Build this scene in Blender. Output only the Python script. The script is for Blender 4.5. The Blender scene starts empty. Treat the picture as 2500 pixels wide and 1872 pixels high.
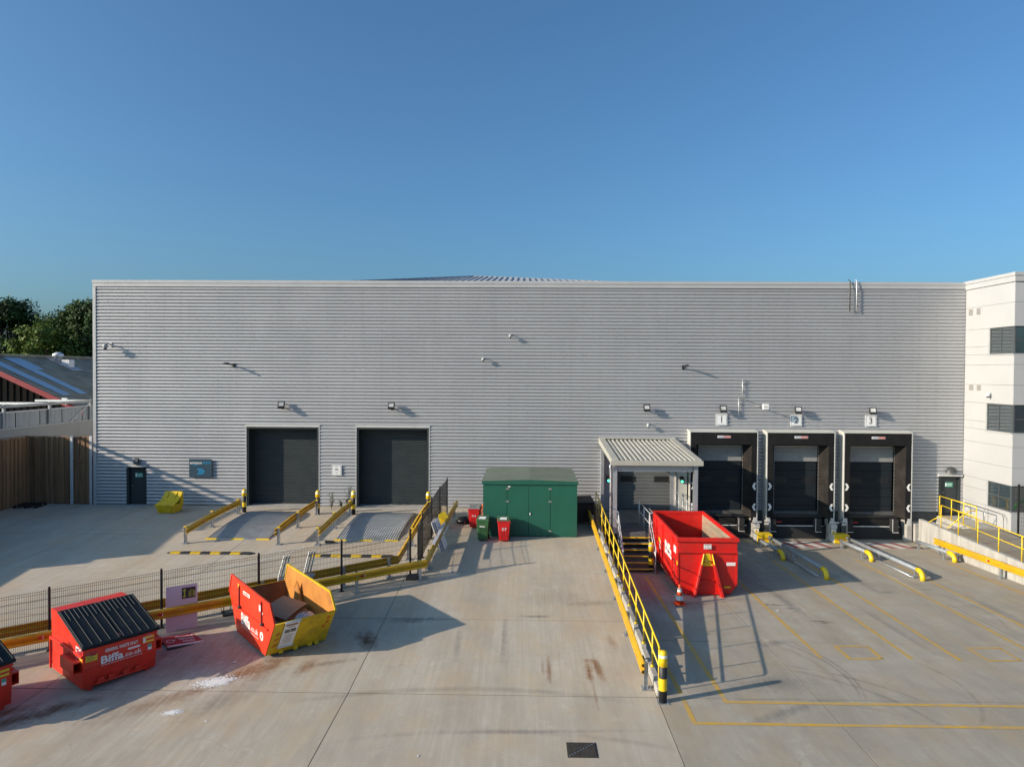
import bpy, bmesh, math, random
from mathutils import Vector, Matrix
random.seed(7)
S = bpy.context.scene
COL = S.collection
R = math.radians

# ------------------------------------------------------------------ camera
cam_d = bpy.data.cameras.new('camera')
cam_d.sensor_width = 36.0
cam_d.lens = 1667.0 / 2500.0 * 36.0
cam_d.clip_start = 0.1
cam_d.clip_end = 3000.0
cam = bpy.data.objects.new('camera', cam_d)
COL.objects.link(cam)
cam.matrix_world = (Matrix.Translation((0, -38.0, 7.5)) @ Matrix.Rotation(R(1.1), 4, 'Z')
                    @ Matrix.Rotation(R(89.0), 4, 'X') @ Matrix.Rotation(0.0055, 4, 'Z'))
S.camera = cam

# ------------------------------------------------------------------ sky, sun, exposure
SUN_TO = Vector((-2.56, -1.0, 1.0)).normalized()          # direction towards the sun
SUN_EL = math.asin(SUN_TO.z)
SUN_AZ = math.atan2(SUN_TO.x, SUN_TO.y)
world = bpy.data.worlds.new('World')
S.world = world
world.use_nodes = True
wn = world.node_tree.nodes
wl = world.node_tree.links
wn.clear()
sky = wn.new('ShaderNodeTexSky')
sky.sky_type = 'NISHITA'
sky.sun_disc = False
sky.sun_elevation = SUN_EL
sky.sun_rotation = SUN_AZ
sky.altitude = 0.0
sky.air_density = 1.0
sky.dust_density = 3.0
sky.ozone_density = 4.5
bg = wn.new('ShaderNodeBackground')
bg.inputs['Strength'].default_value = 0.123
wo = wn.new('ShaderNodeOutputWorld')
tint = wn.new('ShaderNodeMix')
tint.data_type = 'RGBA'
tint.blend_type = 'MULTIPLY'
tint.inputs['Factor'].default_value = 1.0
tint.inputs['B'].default_value = (0.76, 1.04, 1.13, 1)
wl.new(sky.outputs[0], tint.inputs['A'])
wl.new(tint.outputs['Result'], bg.inputs[0])
wl.new(bg.outputs[0], wo.inputs[0])

sun_d = bpy.data.lights.new('sun', 'SUN')
sun_d.energy = 5.0
sun_d.angle = R(0.5)
sun_d.color = (1.0, 0.84, 0.655)
sun = bpy.data.objects.new('sun', sun_d)
COL.objects.link(sun)
sun.location = (-40, -40, 40)
sun.rotation_euler = (-SUN_TO).to_track_quat('-Z', 'Y').to_euler()

S.view_settings.view_transform = 'Standard'
S.view_settings.look = 'None'
S.view_settings.gamma = 1.0
S.view_settings.use_curve_mapping = False
S.view_settings.exposure = 0.29
S.render.engine = 'CYCLES'
S.cycles.use_denoising = True
S.cycles.max_bounces = 6
S.cycles.diffuse_bounces = 3
S.cycles.glossy_bounces = 3

# ------------------------------------------------------------------ materials
MATS = {}

def mat(name, col, rough=0.6, metal=0.0, var=0.12, scale=2.0, bump=0.0, bscale=40.0, spec=0.5,
        dirt=None, dirt_scale=1.3, dirt_amt=0.5, stretch=None, emit=0.0, coat=0.0, wear=None, wear_scale=3.0):
    """procedural paint / metal / plastic with tonal variation, grime and fine relief"""
    if name in MATS:
        return MATS[name]
    m = bpy.data.materials.new(name)
    m.use_nodes = True
    nt = m.node_tree
    n, l = nt.nodes, nt.links
    b = n['Principled BSDF']
    b.inputs['Roughness'].default_value = rough
    b.inputs['Metallic'].default_value = metal
    b.inputs['Specular IOR Level'].default_value = spec
    if coat:
        b.inputs['Coat Weight'].default_value = coat
    tc = n.new('ShaderNodeTexCoord')
    src = tc.outputs['Object']
    if stretch:
        mp = n.new('ShaderNodeMapping')
        mp.inputs['Scale'].default_value = stretch
        l.new(src, mp.inputs[0])
        src = mp.outputs[0]
    nz = n.new('ShaderNodeTexNoise')
    nz.inputs['Scale'].default_value = scale
    nz.inputs['Detail'].default_value = 6
    nz.inputs['Roughness'].default_value = 0.6
    l.new(src, nz.inputs['Vector'])
    mx = n.new('ShaderNodeMix')
    mx.data_type = 'RGBA'
    mr = n.new('ShaderNodeMapRange')
    mr.inputs['From Min'].default_value = 0.3
    mr.inputs['From Max'].default_value = 0.7
    l.new(nz.outputs['Fac'], mr.inputs['Value'])
    l.new(mr.outputs[0], mx.inputs['Factor'])
    mx.inputs['A'].default_value = tuple(max(0, c * (1 - var)) for c in col) + (1,)
    mx.inputs['B'].default_value = tuple(min(1, c * (1 + var)) for c in col) + (1,)
    out = mx.outputs['Result']
    if dirt:
        nd = n.new('ShaderNodeTexNoise')
        nd.inputs['Scale'].default_value = dirt_scale
        nd.inputs['Detail'].default_value = 8
        nd.inputs['Roughness'].default_value = 0.7
        l.new(src, nd.inputs['Vector'])
        md = n.new('ShaderNodeMapRange')
        md.inputs['From Min'].default_value = 0.50
        md.inputs['From Max'].default_value = 0.72
        md.inputs['To Max'].default_value = dirt_amt
        l.new(nd.outputs['Fac'], md.inputs['Value'])
        m2 = n.new('ShaderNodeMix')
        m2.data_type = 'RGBA'
        l.new(md.outputs[0], m2.inputs['Factor'])
        l.new(out, m2.inputs['A'])
        m2.inputs['B'].default_value = tuple(dirt) + (1,)
        out = m2.outputs['Result']
    if wear:
        # scrapes: thin stretched flecks plus chips
        ms = n.new('ShaderNodeMapping')
        ms.inputs['Scale'].default_value = (wear_scale * 1.0, wear_scale * 0.7, wear_scale * 9.0)
        ms.inputs['Rotation'].default_value = (0.3, 0.2, 0.15)
        l.new(src, ms.inputs[0])
        nw = n.new('ShaderNodeTexNoise')
        nw.inputs['Scale'].default_value = 1.0
        nw.inputs['Detail'].default_value = 9
        nw.inputs['Roughness'].default_value = 0.75
        l.new(ms.outputs[0], nw.inputs['Vector'])
        mw = n.new('ShaderNodeMapRange')
        mw.inputs['From Min'].default_value = 0.60
        mw.inputs['From Max'].default_value = 0.68
        mw.inputs['To Max'].default_value = 0.55
        l.new(nw.outputs['Fac'], mw.inputs['Value'])
        m3 = n.new('ShaderNodeMix')
        m3.data_type = 'RGBA'
        l.new(mw.outputs[0], m3.inputs['Factor'])
        l.new(out, m3.inputs['A'])
        m3.inputs['B'].default_value = tuple(wear) + (1,)
        out = m3.outputs['Result']
    l.new(out, b.inputs['Base Color'])
    rr = n.new('ShaderNodeMapRange')
    rr.inputs['To Min'].default_value = max(0.03, rough - 0.08)
    rr.inputs['To Max'].default_value = min(1, rough + 0.12)
    l.new(nz.outputs['Fac'], rr.inputs['Value'])
    l.new(rr.outputs[0], b.inputs['Roughness'])
    if bump:
        nb = n.new('ShaderNodeTexNoise')
        nb.inputs['Scale'].default_value = bscale
        nb.inputs['Detail'].default_value = 4
        l.new(src, nb.inputs['Vector'])
        bp = n.new('ShaderNodeBump')
        bp.inputs['Strength'].default_value = bump
        bp.inputs['Distance'].default_value = 0.02
        l.new(nb.outputs['Fac'], bp.inputs['Height'])
        l.new(bp.outputs[0], b.inputs['Normal'])
    if emit:
        l.new(out, b.inputs['Emission Color'])
        b.inputs['Emission Strength'].default_value = emit
    MATS[name] = m
    return m

def concrete_mat(name, col, stains=(), skids=(), broom='Y', broom_amt=0.1, grime=0.3):
    """yard concrete: brushed finish, blotches, stains at their own places, tyre marks"""
    m = bpy.data.materials.new(name)
    m.use_nodes = True
    nt = m.node_tree
    n, l = nt.nodes, nt.links
    b = n['Principled BSDF']
    b.inputs['Roughness'].default_value = 0.85
    b.inputs['Specular IOR Level'].default_value = 0.3
    geo = n.new('ShaderNodeNewGeometry')
    P = geo.outputs['Position']

    def math_(op, a, c=None, d=None):
        q = n.new('ShaderNodeMath')
        q.operation = op
        for i, v in enumerate((a, c, d)):
            if v is None:
                continue
            if isinstance(v, (int, float)):
                q.inputs[i].default_value = v
            else:
                l.new(v, q.inputs[i])
        return q.outputs[0]

    def noise(scale, vec, detail=6, rough=0.6):
        q = n.new('ShaderNodeTexNoise')
        q.inputs['Scale'].default_value = scale
        q.inputs['Detail'].default_value = detail
        q.inputs['Roughness'].default_value = rough
        l.new(vec, q.inputs['Vector'])
        return q.outputs['Fac']

    def mapped(sc):
        mp = n.new('ShaderNodeMapping')
        mp.inputs['Scale'].default_value = sc
        l.new(P, mp.inputs[0])
        return mp.outputs[0]

    def mrange(v, a, c, lo=0.0, hi=1.0):
        q = n.new('ShaderNodeMapRange')
        q.inputs['From Min'].default_value = a
        q.inputs['From Max'].default_value = c
        q.inputs['To Min'].default_value = lo
        q.inputs['To Max'].default_value = hi
        l.new(v, q.inputs['Value'])
        return q.outputs[0]

    def mix(f, a, c, mode='MIX'):
        q = n.new('ShaderNodeMix')
        q.data_type = 'RGBA'
        q.blend_type = mode
        if isinstance(f, (int, float)):
            q.inputs['Factor'].default_value = f
        else:
            l.new(f, q.inputs['Factor'])
        for k, v in (('A', a), ('B', c)):
            if isinstance(v, tuple):
                q.inputs[k].default_value = v + (1,)
            else:
                l.new(v, q.inputs[k])
        return q.outputs['Result']

    big = noise(0.22, P, 5, 0.55)
    med = noise(1.1, P, 8, 0.65)
    fine = noise(26.0, P, 4, 0.7)
    c = mix(mrange(big, 0.3, 0.7), tuple(v * 0.86 for v in col), tuple(min(1, v * 1.12) for v in col))
    c = mix(mrange(med, 0.36, 0.64, 0.0, grime), c, (col[0] * 0.62, col[1] * 0.60, col[2] * 0.58))
    streak = noise(1.0, mapped((7, 0.22, 1) if broom == 'Y' else (0.5, 7, 1)), 7, 0.72)
    c = mix(mrange(streak, 0.36, 0.62, 0.0, broom_amt * 4.2), c, (col[0] * 0.66, col[1] * 0.64, col[2] * 0.62))
    broomline = noise(1.0, mapped((24, 0.5, 1) if broom == 'Y' else (0.8, 24, 1)), 4, 0.65)
    c = mix(mrange(broomline, 0.35, 0.65, 0.0, broom_amt * 2.0), c, (col[0] * 0.7, col[1] * 0.68, col[2] * 0.66))
    c = mix(mrange(fine, 0.3, 0.7, 0.0, 0.22), c, (col[0] * 0.72, col[1] * 0.7, col[2] * 0.68))
    crack = noise(2.6, P, 3, 0.5)
    c = mix(mrange(crack, 0.64, 0.70, 0.0, 0.22), c, tuple(min(1, v * 1.22) for v in col))
    spots = noise(7.5, P, 5, 0.7)
    c = mix(mrange(spots, 0.62, 0.74, 0.0, 0.5), c, (col[0] * 0.5, col[1] * 0.47, col[2] * 0.44))
    worn = noise(0.5, mapped((1.4, 0.35, 1)), 8, 0.72)
    c = mix(mrange(worn, 0.44, 0.64, 0.0, 0.62), c, (col[0] * 0.58, col[1] * 0.55, col[2] * 0.52))
    tan = noise(0.9, mapped((1.0, 0.6, 1)), 7, 0.7)
    c = mix(mrange(tan, 0.46, 0.66, 0.0, 0.55), c, (col[0] * 0.86, col[1] * 0.72, col[2] * 0.55))
    # hairline cracks wandering across the bays
    vr = n.new('ShaderNodeTexVoronoi')
    vr.feature = 'DISTANCE_TO_EDGE'
    vr.inputs['Scale'].default_value = 0.23
    wv = n.new('ShaderNodeVectorMath')
    wv.operation = 'ADD'
    nv = n.new('ShaderNodeTexNoise')
    nv.inputs['Scale'].default_value = 0.8
    nv.inputs['Detail'].default_value = 6
    l.new(P, nv.inputs['Vector'])
    l.new(P, wv.inputs[0])
    l.new(nv.outputs['Color'], wv.inputs[1])
    l.new(wv.outputs[0], vr.inputs['Vector'])
    c = mix(math_('MULTIPLY', mrange(vr.outputs['Distance'], 0.0035, 0.001, 0.0, 0.22), mrange(big, 0.48, 0.56)), c, (col[0] * 0.4, col[1] * 0.38, col[2] * 0.35))
    # each bay poured on its own day: slight tone per slab
    oi = n.new('ShaderNodeObjectInfo')
    c = mix(mrange(oi.outputs['Random'], 0, 1, 0.0, 0.16), c, (col[0] * 0.80, col[1] * 0.79, col[2] * 0.80))
    sep = n.new('ShaderNodeSeparateXYZ')
    l.new(P, sep.inputs[0])
    X, Y = sep.outputs[0], sep.outputs[1]
    wob = math_('MULTIPLY', math_('SUBTRACT', noise(3.2, P, 7, 0.75), 0.5), 2.2)
    for (sx, sy, rx, ry, rot, scol, amt) in stains:
        ca, sa = math.cos(rot), math.sin(rot)
        dx = math_('SUBTRACT', X, sx)
        dy = math_('SUBTRACT', Y, sy)
        u = math_('DIVIDE', math_('ADD', math_('MULTIPLY', dx, ca), math_('MULTIPLY', dy, sa)), rx)
        v = math_('DIVIDE', math_('SUBTRACT', math_('MULTIPLY', dy, ca), math_('MULTIPLY', dx, sa)), ry)
        r = math_('SQRT', math_('ADD', math_('MULTIPLY', u, u), math_('MULTIPLY', v, v)))
        r = math_('ADD', r, wob)
        f = math_('MULTIPLY', mrange(r, 1.15, 0.25, 0.0, min(1.0, amt * 1.25)), mrange(streak, 0.3, 0.62, 0.35, 1.0))
        c = mix(f, c, tuple(scol))
    for (sx, sy, rad, wd, a0, a1, amt) in skids:
        dx = math_('SUBTRACT', X, sx)
        dy = math_('SUBTRACT', Y, sy)
        d = math_('ABSOLUTE', math_('SUBTRACT', math_('SQRT', math_('ADD', math_('MULTIPLY', dx, dx), math_('MULTIPLY', dy, dy))), rad))
        ang = math_('ARCTAN2', dy, dx)
        mid, half = (a0 + a1) / 2, (a1 - a0) / 2
        fa = mrange(math_('ABSOLUTE', math_('SUBTRACT', ang, mid)), half, half * 0.55)
        f = math_('MULTIPLY', math_('MULTIPLY', mrange(d, wd, wd * 0.3, 0.0, amt), fa), mrange(med, 0.3, 0.65, 0.1, 1.0))
        c = mix(f, c, (0.075, 0.07, 0.068))
    l.new(c, b.inputs['Base Color'])
    bp = n.new('ShaderNodeBump')
    bp.inputs['Strength'].default_value = 0.35
    bp.inputs['Distance'].default_value = 0.006
    h = math_('ADD', math_('MULTIPLY', broomline, 0.6), fine)
    l.new(h, bp.inputs['Height'])
    l.new(bp.outputs[0], b.inputs['Normal'])
    MATS[name] = m
    return m

def glass_mat(name, col=(0.02, 0.03, 0.035)):
    m = mat(name, col, rough=0.04, var=0.2, scale=1.2, spec=0.9)
    m.node_tree.nodes['Principled BSDF'].inputs['IOR'].default_value = 2.3
    return m

# ------------------------------------------------------------------ mesh builder
TM = {}

class MB:
    def __init__(s):
        s.v, s.f, s.m, s.s = [], [], [], []
        s.mi = 0

    def add(s, vs, fs, sm=False):
        o = len(s.v)
        s.v.extend([tuple(v) for v in vs])
        for f in fs:
            s.f.append([i + o for i in f])
            s.m.append(s.mi)
            s.s.append(sm)
        return s

    def box(s, x0, x1, y0, y1, z0, z1):
        v = [(x0, y0, z0), (x1, y0, z0), (x1, y1, z0), (x0, y1, z0), (x0, y0, z1), (x1, y0, z1), (x1, y1, z1), (x0, y1, z1)]
        return s.add(v, [(3, 2, 1, 0), (4, 5, 6, 7), (0, 1, 5, 4), (1, 2, 6, 5), (2, 3, 7, 6), (3, 0, 4, 7)])

    def hexa(s, lo, hi):
        """lo, hi: four points each, same winding"""
        return s.add(list(lo) + list(hi), [(3, 2, 1, 0), (4, 5, 6, 7), (0, 1, 5, 4), (1, 2, 6, 5), (2, 3, 7, 6), (3, 0, 4, 7)])

    def bar(s, p, q, w, h, up=(0, 0, 1)):
        p, q = Vector(p), Vector(q)
        d = (q - p).normalized()
        up = Vector(up)
        if abs(d.dot(up)) > 0.98:
            up = Vector((0, 1, 0)) if abs(d.y) < 0.9 else Vector((1, 0, 0))
        a = d.cross(up).normalized()
        b = a.cross(d).normalized()
        a, b = a * w / 2, b * h / 2
        return s.hexa([p - a - b, p + a - b, p + a + b, p - a + b], [q - a - b, q + a - b, q + a + b, q - a + b])

    def tube(s, pts, r, n=8, cap=True):
        pts = [Vector(p) for p in pts]
        rs = r if isinstance(r, (list, tuple)) else [r] * len(pts)
        rings = []
        ref = None
        for i, p in enumerate(pts):
            if i == 0:
                d = pts[1] - p
            elif i == len(pts) - 1:
                d = p - pts[i - 1]
            else:
                d = (pts[i + 1] - p).normalized() + (p - pts[i - 1]).normalized()
            d.normalize()
            if ref is None:
                ref = Vector((0, 0, 1)) if abs(d.z) < 0.9 else Vector((1, 0, 0))
            a = d.cross(ref)
            if a.length < 1e-4:
                ref = Vector((0, 1, 0))
                a = d.cross(ref)
            a.normalize()
            b = d.cross(a).normalized()
            ref = -b if False else ref
            rings.append([p + (a * math.cos(t) + b * math.sin(t)) * rs[i] for t in [2 * math.pi * k / n for k in range(n)]])
        vs = [v for rg in rings for v in rg]
        fs = []
        for i in range(len(pts) - 1):
            for k in range(n):
                k2 = (k + 1) % n
                fs.append((i * n + k, i * n + k2, (i + 1) * n + k2, (i + 1) * n + k))
        s.add(vs, fs, True)
        if cap:
            o = len(s.v)
            s.add(rings[0], [tuple(range(n - 1, -1, -1))])
            s.add(rings[-1], [tuple(range(n))])
        return s

    def lathe(s, c, prof, n=16, cap=True):
        c = Vector(c)
        vs, fs = [], []
        for (r, z) in prof:
            for k in range(n):
                t = 2 * math.pi * k / n
                vs.append((c.x + r * math.cos(t), c.y + r * math.sin(t), c.z + z))
        for i in range(len(prof) - 1):
            for k in range(n):
                k2 = (k + 1) % n
                fs.append((i * n + k, i * n + k2, (i + 1) * n + k2, (i + 1) * n + k))
        s.add(vs, fs, True)
        if cap:
            s.add(vs[:n], [tuple(range(n - 1, -1, -1))])
            s.add(vs[-n:], [tuple(range(n))])
        return s

    def prism(s, poly, vec):
        poly = [Vector(p) for p in poly]
        vec = Vector(vec)
        n = len(poly)
        vs = poly + [p + vec for p in poly]
        fs = [tuple(range(n - 1, -1, -1)), tuple(range(n, 2 * n))]
        for i in range(n):
            j = (i + 1) % n
            fs.append((i, j, n + j, n + i))
        return s.add(vs, fs)

    def sweep(s, prof, path, cap=True, sm=False):
        """prof: list of (offset sideways, offset up); path: list of points in the plane, mitred"""
        path = [Vector(p) for p in path]
        n = len(prof)
        rows = []
        for i, p in enumerate(path):
            d0 = (p - path[i - 1]) if i else (path[1] - p)
            d1 = (path[i + 1] - p) if i < len(path) - 1 else (p - path[i - 1])
            d0.z = d1.z = 0
            d0.normalize()
            d1.normalize()
            n0 = Vector((d0.y, -d0.x, 0))
            n1 = Vector((d1.y, -d1.x, 0))
            m_ = (n0 + n1).normalized()
            k = 1.0 / max(0.4, m_.dot(n0))
            rows.append([p + m_ * (a * k) + Vector((0, 0, b)) for a, b in prof])
        vs = [v for r_ in rows for v in r_]
        fs = []
        for i in range(len(path) - 1):
            for k in range(n):
                k2 = (k + 1) % n
                fs.append((i * n + k, i * n + k2, (i + 1) * n + k2, (i + 1) * n + k))
        s.add(vs, fs, sm)
        if cap:
            s.add(rows[0], [tuple(range(n - 1, -1, -1))])
            s.add(rows[-1], [tuple(range(n))])
        return s

    def build(s, name, mats, parent=None, world=False, bevel=0.0, label=None, seg=1, fix=True):
        me = bpy.data.meshes.new(name)
        vs = s.v
        if world and parent is not None and parent in TM:
            inv = TM[parent].inverted()
            vs = [tuple(inv @ Vector(v)) for v in vs]
        me.from_pydata(vs, [], s.f)
        if not isinstance(mats, (list, tuple)):
            mats = [mats]
        for m in mats:
            me.materials.append(m)
        me.polygons.foreach_set('material_index', s.m)
        me.polygons.foreach_set('use_smooth', s.s)
        if fix:
            bm = bmesh.new()
            bm.from_mesh(me)
            bmesh.ops.remove_doubles(bm, verts=bm.verts, dist=1e-5)
            bmesh.ops.recalc_face_normals(bm, faces=bm.faces)
            bm.to_mesh(me)
            bm.free()
        me.update()
        o = bpy.data.objects.new(name, me)
        COL.objects.link(o)
        if parent is not None:
            o.parent = parent
            if parent in TM:
                TM[o] = TM[parent]
        if bevel:
            bv = o.modifiers.new('edge', 'BEVEL')
            bv.width = bevel
            bv.segments = seg
            bv.limit_method = 'ANGLE'
            bv.angle_limit = R(40)
        if label:
            o['label'] = label
        return o

def tag(o, label, cat, group=None, kind=None):
    o['label'] = label
    o['category'] = cat
    if group:
        o['group'] = group
    if kind:
        o['kind'] = kind
    return o

def thing(name, label, cat, loc=(0, 0, 0), rotz=0.0, group=None):
    o = bpy.data.objects.new(name, None)
    o.empty_display_size = 0.3
    COL.objects.link(o)
    o.location = loc
    o.rotation_euler = (0, 0, rotz)
    TM[o] = Matrix.Translation(loc) @ Matrix.Rotation(rotz, 4, 'Z')
    return tag(o, label, cat, group)

def structure(o):
    o['kind'] = 'structure'
    return o

def copy_tree(o, parent=None):
    c = o.copy()
    COL.objects.link(c)
    if parent is not None:
        c.parent = parent
    for ch in list(o.children):
        copy_tree(ch, c)
    return c

def dup(root, loc, rotz, label):
    c = copy_tree(root)
    c.location = loc
    c.rotation_euler = (0, 0, rotz)
    c['label'] = label
    return c

def mbox(name, m, parent, x0, x1, y0, y1, z0, z1, bevel=0.0, world=False, label=None):
    return MB().box(x0, x1, y0, y1, z0, z1).build(name, m, parent, world=world, bevel=bevel, label=label)

def lettering(text, m, parent, origin, right, up, height=None, width=None, bold=0.0, align='CENTER', depth=0.002, name='lettering', world=True, squeeze=None):
    """raised or painted text: origin is the middle (or left) of the baseline"""
    cu = bpy.data.curves.new('txt', 'FONT')
    cu.body = text
    cu.size = 1.0
    cu.align_x = align
    cu.offset = bold
    cu.extrude = 0.0
    cu.resolution_u = 3
    ob = bpy.data.objects.new('txt', cu)
    me = bpy.data.meshes.new_from_object(ob)
    bpy.data.objects.remove(ob)
    bpy.data.curves.remove(cu)
    xs = [v.co.x for v in me.vertices]
    ys = [v.co.y for v in me.vertices]
    w0 = max(xs) - min(xs)
    sx = sy = 1.0
    if height:
        sx = sy = height / 0.72
    if width:
        sx = width / w0
        if not height:
            sy = sx
    r_, u_ = Vector(right).normalized(), Vector(up).normalized()
    nrm = r_.cross(u_)
    org = Vector(origin)
    inv = TM[parent].inverted() if (world and parent in TM) else Matrix.Identity(4)
    for v in me.vertices:
        p = org + r_ * v.co.x * sx + u_ * v.co.y * sy + nrm * depth
        v.co = inv @ p
    me.materials.clear()
    me.materials.append(m)
    o = bpy.data.objects.new(name, me)
    COL.objects.link(o)
    o.parent = parent
    if parent in TM:
        TM[o] = TM[parent]
    return o

def lerp(a, b, t):
    return a + (b - a) * t

# ------------------------------------------------------------------ ground levels
def g_left(y):
    return -0.12 - max(0.0, min(1.0, (-y - 5) / 15.2)) * 0.88

def g_dock(y):
    return -1.6 + max(0.0, min(1.0, -y / 20.2)) * 0.6

# shared materials
galv = mat('galvanised_steel', (0.46, 0.48, 0.50), rough=0.42, metal=0.75, var=0.15, scale=9)
galv_l = mat('light_galvanised', (0.62, 0.64, 0.66), rough=0.45, metal=0.4, var=0.10, scale=6)
amber = mat('amber_barrier_paint', (0.62, 0.35, 0.010), rough=0.38, var=0.10, scale=1.6, dirt=(0.30, 0.19, 0.06), dirt_scale=2.2, dirt_amt=0.55, wear=(0.30, 0.25, 0.16), wear_scale=2.0)
ylw = mat('yellow_paint', (0.80, 0.55, 0.012), rough=0.36, var=0.08, scale=3, dirt=(0.45, 0.33, 0.08), dirt_scale=4, dirt_amt=0.4, wear=(0.28, 0.22, 0.10), wear_scale=5.0)
blk = mat('black_plastic', (0.016, 0.017, 0.019), rough=0.5, var=0.25, scale=5)
blkrub = mat('black_rubber', (0.022, 0.022, 0.023), rough=0.75, var=0.25, scale=8, bump=0.15)
wht = mat('white_paint', (0.78, 0.77, 0.75), rough=0.5, var=0.05, scale=4)
red = mat('red_paint', (0.60, 0.012, 0.008), rough=0.42, var=0.12, scale=2.2, dirt=(0.30, 0.035, 0.025), dirt_scale=1.7, dirt_amt=0.5, bump=0.10, bscale=5, wear=(0.42, 0.20, 0.16))
redref = mat('red_reflector', (0.55, 0.03, 0.02), rough=0.25, var=0.1)
anth = mat('anthracite_steel', (0.028, 0.036, 0.040), rough=0.45, var=0.12, scale=2, spec=0.5)
dgrey = mat('dark_grey_paint', (0.05, 0.054, 0.058), rough=0.5, var=0.15, scale=3)
lgrey = mat('light_grey_paint', (0.50, 0.50, 0.49), rough=0.5, var=0.06, scale=2)
conc = mat('cast_concrete', (0.38, 0.365, 0.335), rough=0.85, var=0.16, scale=2.5, bump=0.3, bscale=25, dirt=(0.20, 0.19, 0.17), dirt_scale=0.9, dirt_amt=0.5)

# ================================================================== GROUND
jx = mat('joint_sealant', (0.055, 0.052, 0.050), rough=0.9, var=0.2)
rust = (0.20, 0.088, 0.030)
brown = (0.11, 0.058, 0.030)
left_stains = [
    # brown run-offs in the middle of the yard
    (1.84, -18.85, 0.12, 0.62, 0.03, rust, 0.85), (2.13, -18.7, 0.13, 0.75, 0.10, rust, 0.9), (1.95, -18.25, 0.22, 0.16, 0.0, rust, 0.6), (0.72, -18.9, 0.08, 0.80, 0.0, rust, 0.7), (0.55, -18.7, 0.05, 0.5, 0.0, rust, 0.35), (1.9, -20.2, 0.05, 0.9, 0.0, rust, 0.4),
    # wet and rusty patches by the skip and the red bins
    (-4.85, -17.1, 0.34, 0.75, 0.35, brown, 0.9), (-7.25, -18.9, 0.40, 0.95, -0.55, rust, 0.7), (-6.2, -18.9, 0.25, 0.55, -0.3, rust, 0.65),
    (-11.6, -21.2, 1.15, 0.32, 0.75, brown, 0.9), (-12.6, -22.1, 1.2, 0.4, 0.75, brown, 0.7), (-13.6, -23.3, 1.5, 0.45, 0.85, rust, 0.55),
    (-8.2, -17.9, 2.4, 1.3, 0.6, (0.21, 0.12, 0.10), 0.55), (-7.6, -20.4, 0.5, 1.6, -0.5, (0.16, 0.13, 0.10), 0.4), (0.4, -15.2, 0.5, 0.12, 0.0, (0.10, 0.09, 0.08), 0.6), (1.1, -13.6, 1.3, 0.9, 0.0, (0.25, 0.2, 0.15), 0.3),
    (-7.9, -19.3, 0.35, 1.3, -0.75, rust, 0.75), (-8.9, -20.4, 0.30, 1.2, -0.8, rust, 0.5), (-9.6, -21.2, 0.5, 1.5, -0.9, (0.22, 0.15, 0.09), 0.45), (-12.9, -21.6, 0.25, 0.9, -0.8, rust, 0.7), (-10.9, -18.2, 0.8, 0.5, 0.5, (0.2, 0.10, 0.08), 0.6),
    (-5.6, -18.6, 0.7, 0.16, 0.3, brown, 0.5), (-2.0, -17.3, 0.12, 1.2, 0.05, (0.18, 0.17, 0.16), 0.5), (-0.6, -16.9, 0.10, 1.6, 0.0, (0.2, 0.18, 0.16), 0.45), (2.4, -14.0, 0.9, 0.25, 0.1, (0.24, 0.19, 0.14), 0.6), (2.7, -17.0, 0.18, 0.5, 0.2, rust, 0.35), (0.2, -22.0, 2.6, 0.10, 0.05, (0.17, 0.16, 0.155), 0.4),
    (-3.6, -15.6, 1.2, 0.22, 0.1, (0.14, 0.13, 0.125), 0.6),
]
left_skids = [(-1.2, -34.0, 14.1, 0.16, 1.25, 1.95, 0.35), (-0.6, -34.6, 12.6, 0.14, 1.2, 1.9, 0.28), (3.2, -29.0, 6.6, 0.16, 0.2, 1.3, 0.3)]
dock_stains = [(10.3, -14.0, 0.42, 0.07, -0.15, (0.03, 0.03, 0.03), 0.95), (10.55, -14.15, 0.30, 0.05, 0.2, (0.03, 0.03, 0.03), 0.95), (9.5, -12.2, 0.55, 0.06, -0.05, (0.03, 0.03, 0.03), 0.8), (9.9, -12.6, 0.3, 0.12, 0.0, (0.06, 0.06, 0.06), 0.5),
               (14.6, -10.4, 0.3, 0.2, 0.0, (0.10, 0.10, 0.10), 0.5), (16.5, -9.9, 0.35, 0.12, 0.0, (0.12, 0.12, 0.10), 0.4), (7.0, -19.2, 1.3, 0.5, 0.2, (0.13, 0.125, 0.12), 0.45), (9.0, -7.0, 1.6, 3.2, 0.1, (0.12, 0.12, 0.12), 0.4),
               (13.2, -1.2, 3.4, 0.7, 0.0, (0.20, 0.19, 0.10), 0.5), (12.6, -14.5, 0.16, 2.6, 0.02, (0.15, 0.145, 0.14), 0.5), (10.0, -11.5, 0.22, 2.2, 0.05, (0.14, 0.135, 0.13), 0.55), (14.3, -8.0, 0.3, 2.4, 0.0, (0.15, 0.14, 0.13), 0.5), (17.5, -12.8, 0.25, 2.8, -0.04, (0.16, 0.15, 0.14), 0.45), (8.0, -16.2, 0.9, 0.25, 0.4, (0.15, 0.145, 0.14), 0.5), (6.6, -20.9, 1.6, 0.2, 0.5, (0.14, 0.135, 0.13), 0.5), (6.2, -12.4, 0.9, 0.7, 0, (0.12, 0.09, 0.08), 0.4), (5.0, -10.5, 0.8, 2.6, 0, (0.24, 0.11, 0.12), 0.55)]
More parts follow.
